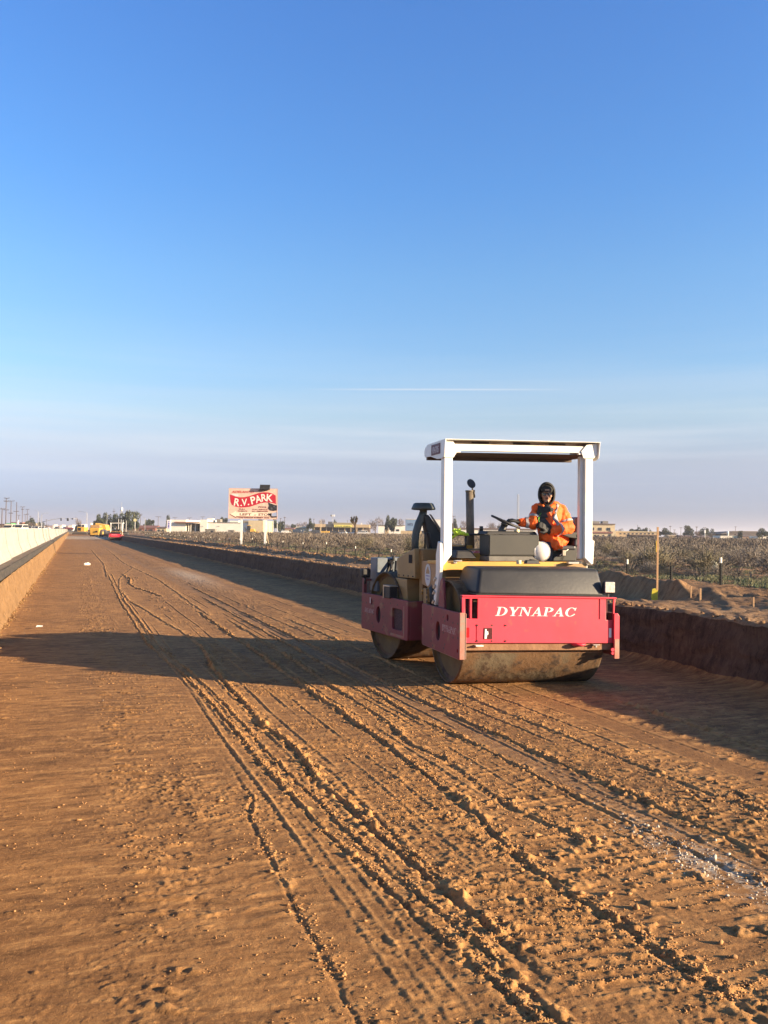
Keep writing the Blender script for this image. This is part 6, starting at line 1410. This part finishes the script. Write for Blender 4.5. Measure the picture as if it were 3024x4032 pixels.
def tree(kind, px, yt, wpx, D, label, z=GZ, group=None):
    h_ = hgt(px, yt, D, z); w_ = wpx*VW(D)
    o = empty('tree' if kind == 'evergreen' else 'bare_tree', spot(px, D, z), random.uniform(0, 6), label, 'tree', group)
    o.scale = (w_*.95, w_*.95, h_*1.02)
    c_ = link_mesh('crown', random.choice(CR[kind]), o); link_mesh('trunk', TRK, o)
# (kind, column, top row, width, distance, label)
TREES = [('evergreen', 388, 2030, 34, 340, 'leftmost dark tree of the big group beyond the yellow machines'), ('evergreen', 412, 2024, 36, 350, 'dark tree second in the big group, left of the cell tower'),
 ('evergreen', 440, 2028, 34, 360, 'dark tree just left of the cell tower mast'), ('evergreen', 476, 2026, 40, 350, 'dark tree at the foot of the cell tower'), ('evergreen', 502, 2017, 46, 345, 'tallest rounded dark tree of the big group'),
 ('evergreen', 530, 2020, 32, 355, 'rightmost dark tree of the big group with a pointed top'), ('evergreen', 590, 2043, 26, 420, 'small dark tree over the reddish house roofs'), ('evergreen', 575, 2050, 20, 430, 'low dark tree beside the lamp pole over the reddish roofs'),
 ('evergreen', 662, 2031, 18, 480, 'small ragged tree peeping over the pylon sign'), ('evergreen', 877, 2034, 26, 480, 'dark tree behind the white store roof left of the billboard'),
 ('evergreen', 1081, 2044, 30, 400, 'dark tree just right of the billboard behind pale posts'), ('evergreen', 1104, 2055, 26, 410, 'low dark tree between the pale posts and the tan house'),
 ('bare', 1135, 2066, 44, 470, 'brownish bare tree behind the tan house'), ('bare', 1172, 2058, 50, 480, 'wide brownish bare tree over the dark blue container'), ('bare', 1198, 2056, 30, 490, 'brownish bare tree left of the slender dark tree'), ('evergreen', 1153, 2062, 16, 460, 'small dark tree over the tan house'),
 ('evergreen', 1221, 2045, 22, 390, 'slender dark tree at the left end of the long tan store'), ('bare', 1268, 2046, 32, 520, 'hazy bare tree behind the roof of the long tan store'), ('evergreen', 1317, 2048, 12, 500, 'small dark treetop over the long store roof'),
 ('bare', 1478, 2036, 56, 450, 'broad bare tree right of the joshua tree'), ('evergreen', 1528, 2034, 26, 350, 'left crown of the dark green tree before the white warehouse'), ('evergreen', 1549, 2036, 26, 352, 'right crown of the dark green tree before the white warehouse'), ('bare', 1578, 2045, 34, 450, 'bare tree between the warehouse and the blue grey trailer'),
 ('evergreen', 1790, 2046, 22, 430, 'dark tree just right of the left canopy post'), ('bare', 1830, 2052, 46, 460, 'bare tree between the canopy post and the exhaust'), ('bare', 1945, 2050, 50, 460, 'bare tree behind the steering wheel'), ('evergreen', 1975, 2066, 26, 470, 'low dark bush tree left of the steering wheel'),
 ('bare', 2436, 2080, 34, 410, 'bare tree at the corner of the two storey building'), ('evergreen', 2490, 2081, 26, 450, 'low dark tree over the tan single storey roof, left one'), ('evergreen', 2518, 2079, 26, 450, 'low dark tree over the tan single storey roof, middle one'), ('evergreen', 2545, 2079, 22, 450, 'low dark tree over the tan single storey roof, right one'),
 ('evergreen', 2620, 2082, 40, 380, 'rounded dark tree just right of the tall wooden stake'), ('bare', 2655, 2096, 30, 400, 'low bare tree between rounded dark tree and tan house'), ('evergreen', 2715, 2073, 38, 390, 'tallest dark tree in the right half of the horizon'), ('bare', 2745, 2086, 34, 370, 'bare tree in front of the tall dark right tree'),
 ('evergreen', 2764, 2084, 32, 400, 'dark tree left of the white pole sign'), ('evergreen', 2790, 2083, 28, 400, 'dark tree right of the white pole sign'), ('bare', 2802, 2098, 24, 380, 'low bare tree before the hangar'), ('evergreen', 2826, 2110, 22, 340, 'low dark bush left of the white low building'),
 ('evergreen', 3002, 2083, 44, 330, 'round dark tree at the right edge of the view'), ('evergreen', 2912, 2092, 18, 335, 'dark bush tree over the pale green building')]
for t in TREES: tree(*t)
for t in [('evergreen', 122, 2042, 34, 430, 'dark low tree over the cream shop on the left'), ('bare', 132, 2055, 44, 400, 'brown bare tree in front of the dark left tree'), ('evergreen', 160, 2058, 20, 420, 'small dark tree left of the traffic signal pole'), ('bare', 176, 2064, 30, 430, 'brown scrubby tree right of the traffic signal pole'), ('bare', 307, 2037, 22, 330, 'thin bare tree standing over the yellow excavator')]: tree(*t, z=.9)
# joshua tree
D = 131; p = spot(1400, D); jt = empty('joshua_tree', p, -TH, 'lone joshua tree with a forked shaggy crown in the open scrub', 'joshua tree')
k_ = VW(D); jz = lambda py: hgt(1400, py, D)
m_ = MB(); fork = [(1392, 2050), (1386, 2040), (1384, 2034), (1397, 2048), (1399, 2038), (1401, 2033), (1403, 2052), (1405, 2044)]
m_.tube([(0, 0, -.1), (0, 0, jz(2085)), (-.1, 0, jz(2068))], [.17, .15, .13], 8)
tips = [((-14, 2052), (-17, 2038)), ((-10, 2050), (-6, 2036)), ((-2, 2055), (2, 2035)), ((3, 2055), (6, 2040)), ((-16, 2056), (-19, 2048))]
for (a_, a2), (b_, b2) in tips: m_.tube([(-.1, 0, jz(2069)), (a_*k_, .1, jz(a2)), (b_*k_, -.1, jz(b2))], [.11, .09, .08], 6)
m_.build('trunk', BARK, jt)
r = np.random.default_rng(5); V, F = [], []
for (a_, a2), (b_, b2) in tips:
    for i in range(420):
        t_ = r.uniform(0, 1.05); c_ = np.array([(a_+(b_-a_)*t_)*k_, .1-.2*t_, jz(a2)+(jz(b2)-jz(a2))*t_]); d_ = r.normal(0, 1, 3); d_[2] += .2; d_ /= np.linalg.norm(d_); L_ = r.uniform(.14, .26); sd = np.cross(d_, r.normal(0, 1, 3)); sd /= np.linalg.norm(sd); n0 = len(V)
        V += [c_+d_*.05-sd*.02, c_+d_*.05+sd*.02, c_+d_*L_]; F.append((n0, n0+1, n0+2))
o = link_mesh('crown', geo_mesh('crown', np.array(V), np.array(F), mat('joshua spikes', (.10, .085, .045), (.16, .12, .07), 4, .8)), jt)

# ------------------------------------------------------------------ poles and lamps
def pole(name, px, yt, D, label, cat, r_=.12, arms=(), z=GZ, m=None, wpx=18, group=None, extra=None):
    o = empty(name, spot(px, D, z), -TH, label, cat, group); h_ = hgt(px, yt, D, z); m_ = MB(); m_.tube([(0, 0, -.3), (0, 0, h_)], [r_, r_*.7], 8); m_.build('shaft', m or UPOLE, o)
    for (ya, x0, x1) in arms:
        za = hgt(px, ya, D, z); m_ = MB(); m_.box(x0*VW(D), x1*VW(D), -.07, .07, za-.08, za+.08)
        for q in np.linspace(x0, x1, 5)[[0, 1, 3, 4]]: m_.cyl((q*VW(D), 0, za+.06), (q*VW(D), 0, za+.35), .05, n=6)
        m_.build('crossarm', m or UPOLE, o)
    return o
UP = [(6.3, 2002, 260, [(2004, -8, 12)]), (21.7, 1961, 290, [(1962, -7, 12), (1974, -10, 8), (2008, -11, 11)]), (41.2, 1972, 310, [(1973, -10, 13), (2021, -9, 8)]), (63.3, 1977, 330, [(2014, -12, 9)]), (72.3, 2028, 480, [(2029, -5, 6)]),
 (86.4, 1995, 400, [(1996, -8, 9), (2006, -6, 6)]), (98, 2025, 500, [(2026, -5, 5)]), (106, 2005, 440, [(2006, -6, 7), (2025, -5, 7)]), (155, 2039, 520, []), (118, 2032, 560, [(2033, -4, 4)]), (182, 2045, 620, [(2046, -3, 3)])]
for i, (px, yt, D, arms) in enumerate(UP): pole('utility_pole', px, yt, D, 'wooden utility pole in the line along the left roadside', 'utility pole', .17, arms, z=.9, group='utility poles along the left roadside')
wires = MB()
def sag(p, q, s_=1.2): return [Vector(p).lerp(Vector(q), t/10) - Vector((0, 0, s_*4*(t/10)*(1-t/10))) for t in range(11)]
pl = []
for a_, b_, ya, yb in ((1, 2, 1962, 1973), (2, 5, 1973, 1996), (5, 7, 1996, 2006)):
    for k in (-6, 6):
        p_, q_ = at(UP[a_][0]+k, ya, UP[a_][2]), at(UP[b_][0]+k*.7, yb, UP[b_][2]); wires.tube(sag(p_, q_, .8), .022, 4)
tag(wires.build('power_lines', BLACKM), 'thin power lines strung between the tall left utility poles', 'power lines')
def lamp(px, yt, D, reach, label, z=GZ):
    o = empty('street_lamp', spot(px, D, z), -TH, label, 'street lamp'); h_ = hgt(px, yt, D, z); L_ = reach*VW(D)
    m_ = MB(); m_.tube([(0, 0, -.2), (0, 0, h_*.9), (L_*.15, 0, h_*.96), (L_, 0, h_)], [.11, .08, .05, .045], 8); m_.build('shaft', GALV, o)
    m_ = MB(); m_.box(min(L_, L_*1.25), max(L_, L_*1.25), -.12, .12, h_-.08, h_+.06); m_.build('lamp_head', GALV, o, .02)
lamp(149, 2010, 330, -11, 'street lamp with a short arm nearest the left traffic', .9); lamp(163, 2020, 345, 20, 'street lamp with arm reaching right, beside the traffic signal pole', .9)
lamp(341, 2014, 300, -26, 'tall street lamp with arm reaching left above the yellow machines'); lamp(570, 2036, 330, -8, 'small street lamp with bright head left of the cream house')
# traffic signal with a long mast arm
D = 320; o = empty('traffic_signal', spot(163, D, .9), -TH, 'traffic signal mast with a long arm carrying three dark signal heads', 'traffic signal'); kz = lambda py: hgt(163, py, D, .9); k_ = VW(D)
m_ = MB(); m_.tube([(0, 0, -.2), (0, 0, kz(2054))], .14, 8); m_.tube([(0, .0, kz(2056)), (20*k_, 0, kz(2051)), (45*k_, 0, kz(2044.5)), (70*k_, 0, kz(2041)), (137*k_, 0, kz(2041.5))], [.13, .11, .10, .08, .06], 8); m_.build('mast', GALV, o)
for px, w_ in ((239.6, 4), (266, 7), (284.5, 5.5)):
    x_ = (px-163)*k_; m_ = MB(); m_.box(x_-w_*k_/2, x_+w_*k_/2, -.25, .1, kz(2050 if px != 284.5 else 2044), kz(2039)); m_.build('signal_head', BLACKM, o, .03)
# slender pale posts in front of the tree group
for (px, yt, D) in ((466, 2043, 170), (476, 2045, 172), (484, 2047, 176), (496, 2050, 180)):
    o = pole('pale_post', px, yt, D, 'one of four slender pale posts standing beside the far trench', 'post', .07, z=.73, m=mat('pale concrete post', (.50, .49, .46), None), group='slender pale posts by the far trench')
pole('pale_post', 420, 2026, 230, 'tall slender pale post right behind the yellow dump truck', 'post', .07, m=GALV)
for i, (px, yt, D) in enumerate(((1058, 2051, 300), (1076, 2049, 280), (1091, 2055, 320))): pole('pale_post', px, yt, D, 'one of three pale posts just right of the billboard', 'post', .13, m=mat('pale concrete post', (.50, .49, .46), None), group='three pale posts right of the billboard')
pole('tan_post', 1263, 2046, 300, 'tan post standing alone before the long tan store', 'post', .11, m=WALLC)
for px, yt, D, lb, arms in ((1120, 2036, 420, 'dark utility pole between billboard and tan house', [(2038, -4, 4)]), (622, 2033, 430, 'utility pole with wide crossarm left of the cream house', [(2035, -11, 11)]), (552, 2023, 420, 'utility pole with double crossarm beside the round yellow sign', [(2025, -7, 7), (2030, -5, 5)]),
  (688, 2036, 480, 'utility pole with crossarm above the left end of the white store', [(2038, -9, 9)]), (745, 2038, 500, 'utility pole with crossarm above the red brown awning', [(2039, -8, 8)]), (797, 2034, 500, 'utility pole with crossarm above the white corner block', [(2035, -8, 8)]), (843, 2034, 470, 'thin pole above the white store roof', []),
  (1104, 2041, 440, 'pale thin utility pole right of the three pale posts', [(2042, -3, 3)]), (1235, 2044, 470, 'thin utility pole behind the slender dark tree', [(2045, -3, 3)]), (1367, 2048, 440, 'thin pole rising from the long store roof', []), (1784, 2032, 420, 'utility pole just right of the left canopy post', [(2033, -3, 9)]), (447, 2002, 400, 'utility pole inside the big dark tree group', [(2014, -5, 5)]),
  (2510, 2067, 450, 'thin pole over the tan single storey roof, left one', []), (2558, 2079, 430, 'thin pole over the tan single storey roof, right one', []), (2639, 2070, 420, 'utility pole right of the rounded dark tree', [(2074, -4, 4)]), (2681, 2077, 450, 'utility pole with crossarm left of the tallest right tree', [(2078, -5, 5)]),
  (2743, 2073, 420, 'utility pole behind the right bare tree', [(2076, -4, 4)]), (2774, 2077, 430, 'utility pole with wide crossarm above the white pole sign', [(2078, -6, 6)]), (2896, 2074, 440, 'thin pole on top of the brown hangar', [(2075, -3, 3)]), (393, 2022, 420, 'thin utility pole in the left part of the dark tree group', []), (2656, 2086, 460, 'short distant utility pole near the tan small house', [(2087, -4, 4)])):
    pole('utility_pole', px, yt, D, lb, 'utility pole', .14, arms)
# round sign, flood lamps, tower signs
o = pole('round_sign', 531, 2041, 240, 'round pale yellow sign on a white pole beside the tree group', 'sign', .07, m=WHITE); m_ = MB(); m_.cyl((0, -.12, hgt(531, 2048, 240)), (0, -.06, hgt(531, 2048, 240)), .44, n=20); m_.build('sign_disc', mat('pale yellow sign', (.62, .55, .28), None), o)
o = pole('flood_light', 1309, 2028, 430, 'flood light pole with white lamps above the long tan store', 'flood light', .12, m=GALV)
for x_, w_, m__ in ((-6, 3.5, BLACKM), (-2, 3, WHITE), (5.5, 6, WHITE)):
    m_ = MB(); zc = hgt(1309, 2030, 430); m_.box((x_-w_/2)*VW(430), (x_+w_/2)*VW(430), -.4, .1, zc-.45, zc+.45); m_.build('lamp_head', m__, o, .03)
m_ = MB(); zc = hgt(1309, 2032, 430); m_.box(-6*VW(430), 6*VW(430), -.05, .05, zc-.5, zc-.4); m_.build('crossbar', GALV, o)
o = pole('pole_sign', 2775.5, 2090, 300, 'white pole sign with a tall narrow box in front of dark trees at right', 'sign', .12, m=WHITE); m_ = MB(); m_.box(-.28, .28, -.2, .2, hgt(2775, 2099, 300), hgt(2775, 2087, 300)); m_.build('sign_box', WHITE, o, .04)
o = empty('water_tank', spot(2859, 400), -TH, 'small white upright tank beside the brown hangar', 'tank'); m_ = MB(); m_.cyl((0, -2, 0), (0, -2, hgt(2859, 2093, 400)), .42, n=16); m_.cyl((0, -2, hgt(2859, 2106, 400)), (0, -2, hgt(2859, 2092, 400)), .5, n=16); m_.build('tank', WHITE, o)
o = empty('bright_sign', spot(2692, 370), -TH, 'small bright white sign board over the pinkish small house', 'sign'); m_ = MB(); m_.box(-.55, .55, 0, .2, hgt(2692, 2113, 370), hgt(2692, 2105, 370)); m_.build('board', WHITE, o); m_ = MB(); m_.cyl((0, .1, 0), (0, .1, hgt(2692, 2113, 370)), .08); m_.build('post', GALV, o)
def lattice(px, yt, D, w_, label, z=GZ, m=None):
    o = empty('lattice_tower', spot(px, D, z), -TH+.3, label, 'radio tower'); h_ = hgt(px, yt, D, z); m_ = MB(); c_ = [(w_*math.cos(a_), w_*math.sin(a_)) for a_ in (0, 2.094, 4.189)]; n = int(h_/(w_*1.8))
    for (x, y) in c_: m_.tube([(x, y, 0), (x, y, h_)], .07, 5)
    for i in range(n):
        for k in range(3): a_, b_ = c_[k], c_[(k+1) % 3]; m_.tube([(a_[0], a_[1], h_*i/n), (b_[0], b_[1], h_*(i+1)/n)], .05, 4); m_.tube([(a_[0], a_[1], h_*(i+1)/n), (b_[0], b_[1], h_*(i+1)/n)], .04, 4)
    m_.build('mast', m or GALV, o); return o
lattice(2038.5, 1947, 480, .62, 'pale lattice radio tower rising left of the driver')
o = pole('cell_tower', 477, 1976, 420, 'slender cell tower with a white antenna drum above the dark trees', 'cell tower', .10, m=GALV); m_ = MB(); zc = hgt(477, 2006, 420); m_.cyl((0, 0, zc-.7), (0, 0, zc+.9), .62, n=14); m_.build('antenna_drum', WHITE, o); m_ = MB(); [m_.box(x-.12, x+.12, -.5, -.3, zc-2.6, zc-1.0) for x in (-.5, 0, .5)]; m_.build('antenna_panels', GALV, o)

# ------------------------------------------------------------------ vehicles
def car(name, px, D, label, cat, paint, L_=4.6, W_=1.85, hh=1.55, z=.926, rot=PI/2, truck=False):
    o = empty(name, spot(px, D, z), -TH+rot if rot != 'road' else PI/2, label, cat)
    m_ = MB(); m_.prism([(-L_/2, .35), (L_/2, .35), (L_/2, .75), (L_/2-.15, .92), (L_*.18, .98), (-L_/2+.1, .98), (-L_/2, .8)], -W_/2, W_/2, 'xz'); m_.build('body', paint, o, .05)
    c0, c1 = (-.3, L_*.2) if truck else (-L_/2+.25, L_*.22)
    m_ = MB(); m_.prism([(c0, .96), (c1+.35, .96), (c1-.25, hh), (c0+.12, hh)], -W_/2+.08, W_/2-.08, 'xz'); cb = m_.build('cabin', paint, o, .05)
    m_ = MB(); m_.prism([(c0+.14, 1.02), (c1+.12, 1.02), (c1-.28, hh-.10), (c0+.22, hh-.10)], -W_/2+.075, -W_/2+.085, 'xz'); m_.prism([(c0+.14, 1.02), (c1+.12, 1.02), (c1-.28, hh-.10), (c0+.22, hh-.10)], W_/2-.085, W_/2-.075, 'xz')
    m_.add([(c1+.34, -W_/2+.15, .99), (c1+.34, W_/2-.15, .99), (c1-.20, W_/2-.15, hh-.07), (c1-.20, -W_/2+.15, hh-.07)], [(0, 1, 2, 3)]); m_.add([(c0-.01, -W_/2+.15, 1.0), (c0-.01, W_/2-.15, 1.0), (c0+.10, W_/2-.15, hh-.08), (c0+.10, -W_/2+.15, hh-.08)], [(0, 1, 2, 3)]); m_.build('windows', GLASSD, cb)
    for sx in (-L_*.31, L_*.31):
        for sy in (-W_/2, W_/2-.22): m_ = MB(); m_.cyl((sx, sy, .34), (sx, sy+.22, .34), .34, n=18); m_.build('wheel', TYRE, o)
    for sy in (-W_/2+.2, W_/2-.45): m_ = MB(); m_.box(L_/2-.02, L_/2+.01, sy, sy+.25, .68, .82); m_.build('headlight', GLASS, o)
    return o
PW = mat('white car paint', (.70, .69, .66), None, rough=.25); PD = mat('dark car paint', (.03, .03, .035), None, rough=.25); PR = mat('maroon car paint', (.16, .02, .03), None, rough=.3); PS = mat('silver car paint', (.35, .35, .36), None, rough=.3)
toward = -PI/2
car('suv', 81, 205, 'white suv with a dark windshield nearest in the left traffic', 'suv', PW, 4.9, 2.0, 1.78, rot=toward); car('pickup_truck', 57, 215, 'dark pickup truck just left of the white suv behind the barrier', 'pickup truck', PD, 5.6, 2.0, 1.72, rot=toward, truck=True)
car('suv', 147, 360, 'white suv second in the left traffic, by the street lamp', 'suv', PW, 4.9, 2.0, 1.85, rot=toward); car('suv', 120, 330, 'silver suv between the two white suvs behind the barrier', 'suv', PS, 4.7, 1.95, 1.8, rot=toward)
car('pickup_truck', 170, 400, 'white pickup truck beyond the second white suv', 'pickup truck', PW, 5.6, 2.0, 1.9, rot=toward, truck=True); car('car', 190, 430, 'small white car at the middle of the far barrier', 'car', PW, rot=toward, hh=1.6); car('car', 222, 470, 'dark car under the first signal head', 'car', PD, rot=toward, hh=1.6)
car('pickup_truck', 40, 190, 'cream pickup truck at the left beneath the green canopy', 'pickup truck', mat('cream car paint', (.6, .55, .42), None, rough=.3), 5.6, 2.0, 1.72, rot=toward, truck=True)
o = empty('semi_trailer', spot(272, 520, .926), -TH, 'long dark red trailer crossing the road far ahead', 'trailer'); m_ = MB(); m_.box(-2.4, 2.4, -1.2, 1.2, .7, 1.75); m_.build('body', PR, o); m_ = MB(); [m_.cyl((x, -1.2, .45), (x, 1.2, .45), .45, n=14) for x in (-1.8, -.8, 1.7)]; m_.build('wheels', TYRE, o)
car('car', 1125, 390, 'white car parked left of the dark blue container', 'car', PW, z=GZ, rot=.3); car('suv', 1247, 380, 'dark suv parked between the yellow tan container and yellow trailer', 'suv', PD, 5.2, 2, 1.9, z=GZ, rot=.2)
car('car', 1318, 370, 'dark car parked right of the yellow box trailer', 'car', PD, z=GZ, rot=.1); car('pickup_truck', 1393, 390, 'white pickup truck parked directly behind the joshua tree', 'pickup truck', PW, 5.6, 2, 1.9, z=GZ, rot=.1, truck=True)
car('car', 1430, 330, 'white car parked lower right of the joshua tree', 'car', PW, z=GZ, rot=0); car('car', 1345, 370, 'white car parked left of the joshua tree', 'car', PW, z=GZ, rot=2.9); car('suv', 1438, 420, 'white van like suv in the shade right of the joshua tree', 'suv', PW, 5, 2, 2.0, z=GZ, rot=.1)
# backhoe by the store
o = empty('backhoe_loader', spot(988, 260), -TH, 'yellow backhoe loader with dark cab before the right end of the white store', 'backhoe'); m_ = MB(); m_.box(-.2, 1.5, -1, 1, .7, 1.7, (.1, .5, .1, .1)); m_.build('body', YELM, o, .05)
m_ = MB(); m_.box(-1.2, -.1, -.8, .8, .8, 2.6, (.1, .1, .1, .1)); cb = m_.build('cab', BLACKM, o, .04); m_ = MB(); m_.box(-1.25, 0, -.85, .85, 2.6, 2.72); m_.build('cab_roof', YELM, cb)
for x, r_ in ((-.7, .65), (1.2, .45)):
    for y in (-1.1, .8): m_ = MB(); m_.cyl((x, y, r_), (x, y+.3, r_), r_, n=18); m_.build('wheel', TYRE, o)
m_ = MB(); m_.tube([(-1.2, 0, 1.0), (-2.0, 0, 2.2), (-1.7, 0, 1.0)], .12); m_.box(1.6, 2.3, -1.1, 1.1, .2, .8); m_.build('arms', YELM, o)

# ------------------------------------------------------------------ machines down the trench
D = 262; k_ = VW(D); o = empty('excavator', spot(330, D, .05), -TH, 'yellow crawler machine with white roofed cab at the far end of the trench', 'excavator')
def X_(px): return (px-330)*k_
def Z_(py, D=262, px=330, z=.05): return hgt(px, py, D, z)
m_ = MB(); m_.box(X_(297), X_(312), -1.5, 2.0, Z_(2094), Z_(2070), (.3, .1, .3, .3)); m_.build('counterweight', BLACKM, o, .1)
m_ = MB(); m_.box(X_(310), X_(339), -1.4, 1.8, Z_(2093), Z_(2075)); bd = m_.build('engine_house', YELM, o, .08); m_ = MB(); m_.box(X_(313), X_(325), -1.43, -1.405, Z_(2090), Z_(2078)); m_.build('grille', DARKHOLE, bd)
m_ = MB(); m_.box(X_(324), X_(340), -1.3, .6, Z_(2076), Z_(2064)); cb = m_.build('cab', WALLW, o, .06); m_ = MB(); m_.box(X_(327), X_(337), -1.33, -1.305, Z_(2075), Z_(2067)); m_.build('window', GLASSD, cb)
m_ = MB(); m_.box(X_(311), X_(324), -1, 1, Z_(2075), Z_(2067)); m_.build('engine_top', BLACKM, o, .05)
for y in (-1.6, .9): m_ = MB(); m_.box(X_(290), X_(352), y, y+.7, .05, Z_(2096), (.3, .3, 0, 0)); m_.build('track', TYRE, o, .15)
m_ = MB(); m_.tube([(X_(345), .2, 1.1), (X_(357), .2, 1.6), (X_(366), .2, .5)], .22, 8); m_.build('blade_arm', WALLB, o)
D = 205; o = empty('dump_truck', spot(384, D, 0), -TH, 'big yellow articulated dump truck seen from behind in the far trench', 'dump truck'); k_ = VW(D)
X2 = lambda px: (px-384)*k_
Z2 = lambda py: hgt(384, py, 205, 0)
m_ = MB(); m_.add([(X2(364), -1.6, Z2(2107)), (X2(398), -1.6, Z2(2107)), (X2(398), 1.0, Z2(2107)), (X2(364), 1.0, Z2(2107)), (X2(361), -1.9, Z2(2078)), (X2(402), -1.9, Z2(2078)), (X2(402), 1.0, Z2(2078)), (X2(361), 1.0, Z2(2078))], [(0, 3, 2, 1), (4, 5, 6, 7), (0, 1, 5, 4), (1, 2, 6, 5), (2, 3, 7, 6), (3, 0, 4, 7)]); rb = m_.build('rear_body', YELM, o, .12)
m_ = MB(); m_.box(X2(386), X2(394), -1.93, -1.88, Z2(2097), Z2(2090)); m_.build('lamp_recess', DARKHOLE, rb)
m_ = MB(); m_.box(X2(363), X2(402), -1.5, .8, Z2(2077), Z2(2067), (.1, .3, .2, 0)); m_.build('upper_body', mat('yellow with painted brown shade', (.36, .20, .07), None), o, .08)  # machine yellow browned so the colour holds the upper body's shade
m_ = MB(); m_.add([(X2(372), .4, Z2(2070)), (X2(418), .4, Z2(2088)), (X2(418), 3.2, Z2(2088)), (X2(372), 3.2, Z2(2070)), (X2(372), .4, Z2(2059)), (X2(412), .4, Z2(2066)), (X2(412), 3.2, Z2(2066)), (X2(372), 3.2, Z2(2059))], [(0, 3, 2, 1), (4, 5, 6, 7), (0, 1, 5, 4), (1, 2, 6, 5), (2, 3, 7, 6), (3, 0, 4, 7)]); m_.build('dump_body', YELM, o, .08)
m_ = MB(); m_.box(X2(359), X2(363), -.8, .4, Z2(2084), Z2(2060)); m_.build('cab_post', WALLW, o, .03)
for px in (366, 403): m_ = MB(); m_.cyl((X2(px)-.35, -.6, .85), (X2(px)+.35, -.6, .85), .88, n=24); w__ = m_.build('wheel', TYRE, o, .05); m_ = MB(); m_.cyl((X2(px)-.37, -.6, .85), (X2(px)+.37, -.6, .85), .4, n=16); m_.build('hub', YELM, w__)
m_ = MB(); m_.box(X2(368), X2(400), -.9, -.3, .6, 1.1); m_.build('axle', BLACKM, o)
# a second roller far down the trench, same kind, empty seat
SMALL = {'bolt', 'wire_grille', 'hose', 'valve_fitting', 'emblem_band', 'emblem_figure', 'catch', 'vent_louvre', 'cover_lettering', 'sign_lettering', 'belt_buckle', 'warning_label', 'latch', 'side_lettering', 'lamp_remnant', 'weld_seam', 'trim_strip', 'dark_slot'}
def copy_far(o, parent=None):
    c = o.copy(); C.objects.link(c); c.parent = parent
    for ch in children(o):
        if ch.name.split('.')[0] not in SMALL: copy_far(ch, c)
    return c
r2 = copy_far(roller); p = spot(428, 136, 0); r2.location = p; r2.rotation_euler = (0, 0, -TH + math.radians(4))
tag(r2, 'distant red and white road roller without driver near the shaded trench wall', 'road roller')
def strip_labels(o):
    for c in children(o):
        if 'label' in c: del c['label']
        strip_labels(c)
strip_labels(r2)
p = spot(486, 150, .73); m_ = organic([((-.6, 0, .2), (.6, .1, .25), .35, .4)], .06, 2, [(.12, .3)]); o = bpy.data.objects.new('dark_bundle', m_); C.objects.link(o); m_.materials.append(BLACK); o.location = p; tag(o, 'dark rounded bundle on the bank beside the distant red roller', 'bundle')

split_parts(SPLIT)
# ------------------------------------------------------------------ the air between here and the horizon
if HAZE:
    m_ = MB(); m_.box(-4900, 4900, -400, 5300, -2.2, 46); hz = m_.build('haze', None or mat('haze_tmp', (1, 1, 1)))
    hm_ = bpy.data.materials.new('haze'); t, N, L = nt(hm_); N.remove(N['Principled BSDF']); pv = N.new('ShaderNodeVolumePrincipled'); pv.inputs['Color'].default_value = (.80, .82, .92, 1); pv.inputs['Density'].default_value = HAZE; pv.inputs['Anisotropy'].default_value = .2
    L.new(pv.outputs[0], N['Material Output'].inputs['Volume']); hz.data.materials.clear(); hz.data.materials.append(hm_); tag(hz, 'thin pale desert haze over the whole plain', 'haze', kind='stuff')
